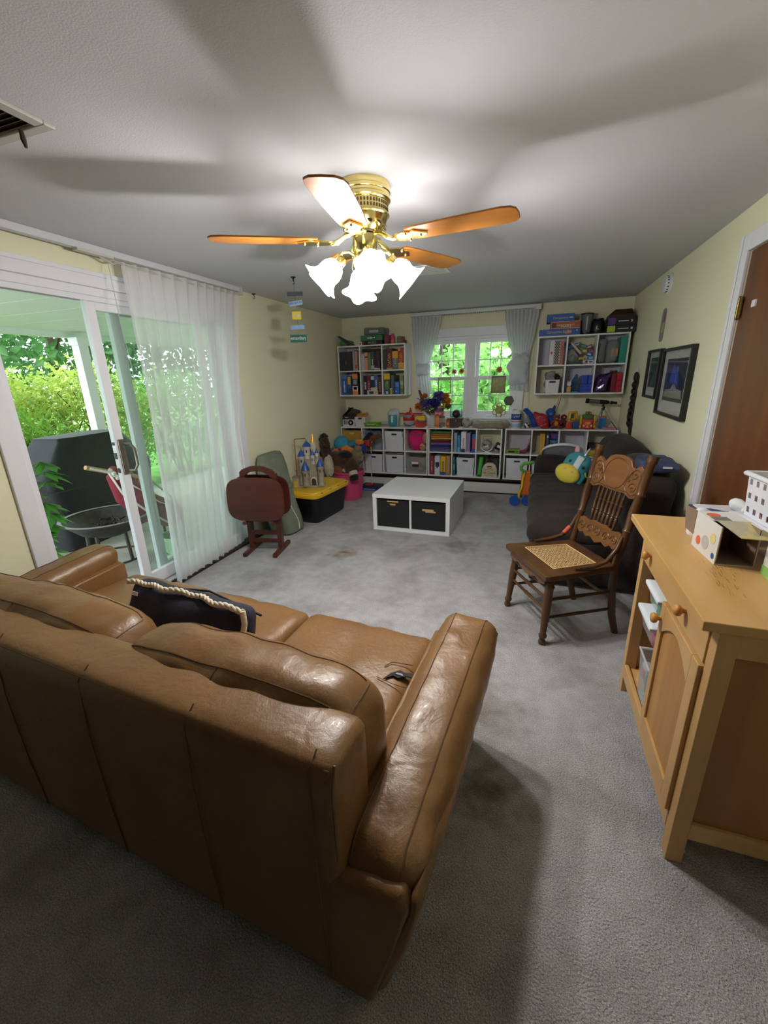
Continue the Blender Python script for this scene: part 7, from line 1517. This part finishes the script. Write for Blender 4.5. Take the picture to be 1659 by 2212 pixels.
o = thing('plush_fox', 'dark red small plush between teddy and yellow digger', 'plush toy', (2.84, YF+.16, ZT)); MB().sph((0, 0, .05), (.045, .04, .05), 14).build('body', FUR('crimson_plush', '#7c2426', '#661c1e'), o, smooth=70); MB().sph((0, -.01, .125), (.035, .03, .032), 14).build('head', FUR('crimson_plush', '#7c2426', '#661c1e'), o, smooth=70); MB().sph((.005, -.038, .125), (.01, .008, .01), 8).build('nose', flat('#d8c06a'), o, smooth=60)
o = thing('toy_digger', 'yellow toy digger arm on a red base with blue box', 'toy truck', (2.925, YF+.08, ZT)); YT = flat('#dca824', .35)
MB().rbox((-.03, -.01, .04), (.03, .045, .04), .008, (5, 6, 5)).build('red_base', RED, o, smooth=50); MB().rbox((.045, .0, .04), (.035, .04, .035), .006, (5, 6, 5)).build('blue_box', flat('#27448c', .4), o, smooth=50); MB().tube([(-.03, -.03, .08), (-.03, -.04, .14), (-.02, -.03, .185), (.04, -.02, .19), (.05, -.01, .12)], .014, 8).build('digger_arm', YT, o, smooth=50)
MB().rbox((.0, .03, .135), (.045, .025, .045), .012, (6, 5, 6)).build('cab', YT, o, smooth=50); MB().bx(-.03, .02, .003, .006, .12, .16).build('cab_window', flat('#5a6a74', .2), o); MB().lathe([(0, 0), (.012, 0), (.012, .012), (0, .012)], 12, T(-.03, -.046, .135) @ RX(PI/2)).build('pivot', flat('#b9b9b9', .3), o, smooth=40)
o = thing('toy_robot_truck', 'green, red and yellow toy truck standing upright like a robot', 'toy truck', (3.09, YF+.075, ZT)); GT = flat('#3f6a34', .4)
MB().rbox((0, 0, .058), (.058, .045, .056), .012, (6, 6, 6)).build('red_front', RED, o, smooth=50); MB().rbox((0, .008, .135), (.052, .04, .03), .010, (6, 6, 5)).build('green_cab', GT, o, smooth=50); MB().rbox((0, .01, .178), (.03, .03, .014), .006, (5, 5, 4)).build('roof_block', GT, o, smooth=50)
for s_ in (-1, 1):
    MB().rbox((s_*.07, -.005, .10), (.012, .02, .05), .008, (4, 5, 6)).build('yellow_arm', YT, o, smooth=50); MB().rbox((s_*.075, -.01, .03), (.014, .022, .016), .008, (4, 5, 4)).build('yellow_hand', YT, o, smooth=50); MB().lathe([(0, 0), (.011, 0), (.011, .004), (0, .004)], 14, T(s_*.038, -.045, .04) @ RX(PI/2)).build('headlight', flat('#d8d4c8', .3), o)
q = MB().bx(-.028, .028, -.048, -.045, .055, .085); q.build('grille', flat('#d09a4c', .4), o); MB().bx(-.012, .012, -.049, -.045, .02, .045).build('badge', flat('#d8b060'), o)
for x in (-.015, .018): MB().sph((x, -.02, .178), (.009, .012, .009), 8).build('lamp', YT, o, smooth=60)
o = thing('bottle', 'tall blue cardboard packet behind the telescope legs', 'packet', (3.25, YF+.12, ZT)); MB().bx(-.034, .034, -.02, .02, 0, .14).build('packet', flat('#2f7ab4', .4), o, bev=.003); MB().bx(-.034, .034, -.0205, -.02, .12, .14).build('printed_band', flat('#c85a4a', .4), o); MB().bx(-.034, -.005, -.0208, -.02, .0, .115).build('printed_panel', flat('#2a5f9c', .4), o)
o['category'] = 'packet'; o.name = 'cardboard_packet'
o = thing('toy_boat', 'pale pink plastic toy lying by the telescope foot', 'toy', (3.31, YF+.035, ZT)); MB().rbox((0, 0, .014), (.06, .03, .014), .012, (8, 6, 4), fn=lambda p: Vector((p.x, p.y*(1-.3*(p.x/.06)), p.z))).build('hull', flat('#c87a9c', .4), o, smooth=60); MB().rbox((.01, 0, .036), (.02, .014, .008), .006, (5, 4, 3)).build('cabin', flat('#d896b4', .4), o, smooth=60)
ts = thing('telescope', 'small black and grey telescope on tripod on the low shelf', 'telescope', (3.235, YF+.11, ZT))
m = T(0, 0, .295) @ RY(PI/2+.085)
MB().lathe([(0, -.185), (.026, -.185), (.027, -.155), (.024, -.15), (0, -.15)], 18, m).build('dew_cap', BLACK, ts, smooth=40); MB().lathe([(0, -.15), (.023, -.15), (.023, -.04), (0, -.04)], 18, m).build('grey_tube', flat('#5f6266', .35), ts, smooth=40); MB().lathe([(0, -.04), (.024, -.04), (.022, .04), (.016, .05), (.016, .075), (.018, .076), (.018, .09), (.014, .092), (.014, .135), (0, .135)], 18, m).build('eyepiece_tube', BLACK, ts, smooth=40)
MB().lathe([(.0165, .052), (.0165, .07)], 18, m, cap=False).build('silver_ring', CHROME, ts, smooth=40); MB().tube([(0, 0, .275), (0, 0, .25), (.01, -.01, .235), (0, 0, .215)], [.012, .012, .014, .02], 8).build('mount', BLACK, ts, smooth=50)
for (x, y) in ((-.085, -.05), (.155, -.06), (.0, .08)): 
    MB().tube([(x*.12, y*.12, .215), (x*.6, y*.6, .09)], .0065, 6).build('tripod_leg', flat('#8f8f8f', .35), ts, smooth=50); MB().tube([(x*.55, y*.55, .10), (x, y, .006)], .005, 6).build('leg_extension', flat('#2c2a2a', .4), ts, smooth=50); MB().sph((x, y, .007), .007, 8).build('rubber_foot', BLACK, ts, smooth=60)

# ------------------------------------------------------------------ window dressing
wr = thing('window_curtain_rail', 'white curtain track above the back window', 'curtain rail', (0, 0, 0))
MB().bx(.975, 2.495, D-.115, D-.075, 2.15, 2.185).build('track', mat('off_white_metal', '#cfd0d4', .4), wr, bev=.003); MB().bx(2.44, 2.497, D-.12, D-.004, 2.13, 2.186).bx(.975, .985, D-.075, D-.004, 2.15, 2.18).build('bracket', flat('#d4d4d6'), wr, split=True)
q = MB()
for k in range(34): q.bx(1.37+.022*k, 1.378+.022*k, D-.10, D-.09, 2.138, 2.15)
q.build('glider', flat('#6a6a68'), wr)
def tied_curtain(lab, x0, x1, kx0, kx1, kz, side, bx0, bx1, bz):
    o = thing('window_curtain', lab, 'curtain', (0, 0, 0)); b = MB(); NU, NV = 90, 24; vs = []
    for j in range(NV+1):
        t = j/NV; s = t*t*(3-2*t); xa = x0+(kx0-x0)*t**1.6; xb = x1+(kx1-x1)*t**1.3
        for i in range(NU+1):
            u = i/NU; ph = 2*PI*9*u+.8*math.sin(5*u); vs.append((xa+(xb-xa)*u+.003*math.cos(ph), D-.085+(.014*(1-.4*t))*math.sin(ph)-.02*s, 2.14+(kz-2.14)*t))
    b._add(vs, [(j*(NU+1)+i, j*(NU+1)+i+1, (j+1)*(NU+1)+i+1, (j+1)*(NU+1)+i) for j in range(NV) for i in range(NU)]); b.build('curtain_panel', SHEER2, o, smooth=80)
    b = MB(); vs = []
    for z in (2.143, 2.04):
        for i in range(NU+1):
            u = i/NU; ph = 2*PI*9*u+.8*math.sin(5*u); vs.append((x0+(x1-x0)*u+.003*math.cos(ph), D-.087+.0145*math.sin(ph), z))
    b._add(vs, [(i, i+1, NU+2+i, NU+1+i) for i in range(NU)]); b.build('pleated_heading', SHEER2, o, smooth=80)
    cx_, w_ = (kx0+kx1)/2, (kx1-kx0)/2
    b = MB(); b.rbox((cx_, D-.105, kz-.02), (w_*1.05, .045, .07), .04, (14, 8, 10), amp=.03, fr=14, seed=3+side); b.build('knot', SHEER2, o, smooth=70)
    b = MB(); vs = []; NU, NV = 40, 10
    for j in range(NV+1):
        t = j/NV; xa = kx0+(bx0-kx0)*t; xb = kx1+(bx1-kx1)*t
        for i in range(NU+1):
            u = i/NU; ph = 2*PI*5*u; vs.append((xa+(xb-xa)*u, D-.09+.02*math.sin(ph)*(.5+.5*t), kz-.03+(bz-kz+.03)*t-.03*u*t*(1 if side > 0 else -1)))
    b._add(vs, [(j*(NU+1)+i, j*(NU+1)+i+1, (j+1)*(NU+1)+i+1, (j+1)*(NU+1)+i) for j in range(NV) for i in range(NU)]); b.build('hanging_tail', SHEER2, o, smooth=80)
    return o
tied_curtain('white knotted curtain at the left of the back window', .98, 1.355, 1.05, 1.205, 1.55, 0, 1.07, 1.26, 1.2)
o = tied_curtain('white curtain gathered in a big bunch at right of back window', 2.105, 2.475, 2.215, 2.40, 1.62, 1, 2.2, 2.42, 1.27)
MB().rbox((2.285, D-.12, 1.47), (.10, .05, .15), .05, (14, 10, 16), amp=.05, fr=9, seed=8).build('gathered_bunch', SHEER2, o, smooth=70)
q = MB(); q.tube([(2.47, D-.04, 2.13), (2.45, D-.04, 1.6), (2.43, D-.05, 1.0)], .002, 5); q.tube([(2.44, D-.04, 2.13), (2.40, D-.04, 1.4), (2.36, D-.05, 1.05)], .002, 5); q.build('draw_cord', flat('#a8a08a', .8), wr, split=True)
# hangings on the window panes
def sc(lab, x, z, fn, y=None, cat='sun catcher'):
    o = thing('sun_catcher', lab, cat, (x, (D-.004) if y is None else y, z)); fn(o); return o
def framed(w, h, fc, pm):
    def f(o):
        for (a, b, c, d) in ((-w, -w+.012, -h, h), (w-.012, w, -h, h), (-w+.012, w-.012, -h, -h+.012), (-w+.012, w-.012, h-.012, h)): MB().bx(a, b, -.012, 0, c, d).build('frame_bar', flat(fc, .5), o)
        MB().bx(-w+.012, w-.012, -.007, -.004, -h+.012, h-.012).build('stained_pane', pm, o); MB().tube([(-w+.01, -.005, h), (-w*.6, -.005, h+.05), (0, -.005, h+.065), (w*.6, -.005, h+.05), (w-.01, -.005, h)], .003, 5).build('hanging_loop', flat('#7a6a50'), o)
    return f
sc('square pale framed sun catcher in the left window', 1.395, 1.325, framed(.085, .10, '#a8a080', glass_mat('pale_stained', (.85, .95, .8), .06)))
sc('square wooden framed colourful sun catcher in the right window', 2.065, 1.325, framed(.085, .10, '#5a4a3a', mat('stained_glass_print', '#6f9a4a', .3, col2='#a85a3a', nscale=30, amt=(.42, .58), alpha=.75)))
def flower(c1, c2, r):
    def f(o):
        b = MB()
        for k in range(8): b.sph((r*.7*math.cos(k*PI/4), -.004, r*.7*math.sin(k*PI/4)), (r*.34, .004, r*.34), 10)
        b.build('petal_ring', flat(c1, .4), o, smooth=60); MB().sph((0, -.006, 0), (r*.5, .006, r*.5), 12).build('centre', flat(c2, .4), o, smooth=60)
    return f
sc('small yellow sunflower sun catcher on the left window rail', 1.605, 1.495, flower('#c9a03a', '#8c3a24', .034), D+.02)
sc('small cream bee sun catcher beside the sunflower one', 1.51, 1.492, flower('#cfc8a8', '#7a4a3a', .034), D+.02)
sc('small orange crown shaped sun catcher in the right window', 2.065, 1.50, flower('#c8703a', '#a85a3a', .036), D+.02)
def wooden(o):
    b = MB()
    for k in range(6): b.tube([(.055*math.cos(k*PI/3+.5)+.032*math.cos(t), -.006, .055*math.sin(k*PI/3+.5)+.032*math.sin(t)) for t in [2*PI*i/16 for i in range(16)]], .006, 6, closed=True)
    b.build('wooden_outline', flat('#a08a64', .6), o, smooth=60); MB().sph((0, -.006, 0), (.05, .004, .05), 14).build('painted_centre', mat('painted_flower', '#b9b83a', .5, col2='#6a8a3a', nscale=40), o, smooth=60)
sc('wooden flower outline ornament at bottom of the right window', 2.09, 1.02, wooden)
def hexa(o): MB().prism([(.06*math.cos(k*PI/3), .06*math.sin(k*PI/3)) for k in range(6)], .004, RX(PI/2)).build('pane', flat('#3a4a2a', .4), o); MB().tube([(.06*math.cos(k*PI/3), -.002, .06*math.sin(k*PI/3)) for k in range(6)], .004, 5, closed=True).build('rim', flat('#4a4034'), o)
sc('dark green hexagon sun catcher right of wooden flower ornament', 2.20, 1.13, hexa)
o = thing('acrylic_frame', 'clear teal acrylic frame standing on the window sill', 'photo frame', (1.555, D-.025, WZ0)); MB().bx(-.075, .075, -.004, 0, 0, .16).build('pane', sheer_mat('teal_clear', '#7fc4c0', .75), o)
for (a, b, c, d) in ((-.078, -.07, 0, .16), (.07, .078, 0, .16), (-.07, .07, .152, .16), (-.07, .07, 0, .008)): MB().bx(a, b, -.006, .002, c, d).build('frame_edge', sheer_mat('teal_clear_edge', '#4fa8a8', .2), o)
MB().bx(-.06, .06, -.03, .02, 0, .003).build('foot', sheer_mat('teal_clear_edge', '#4fa8a8', .2), o)
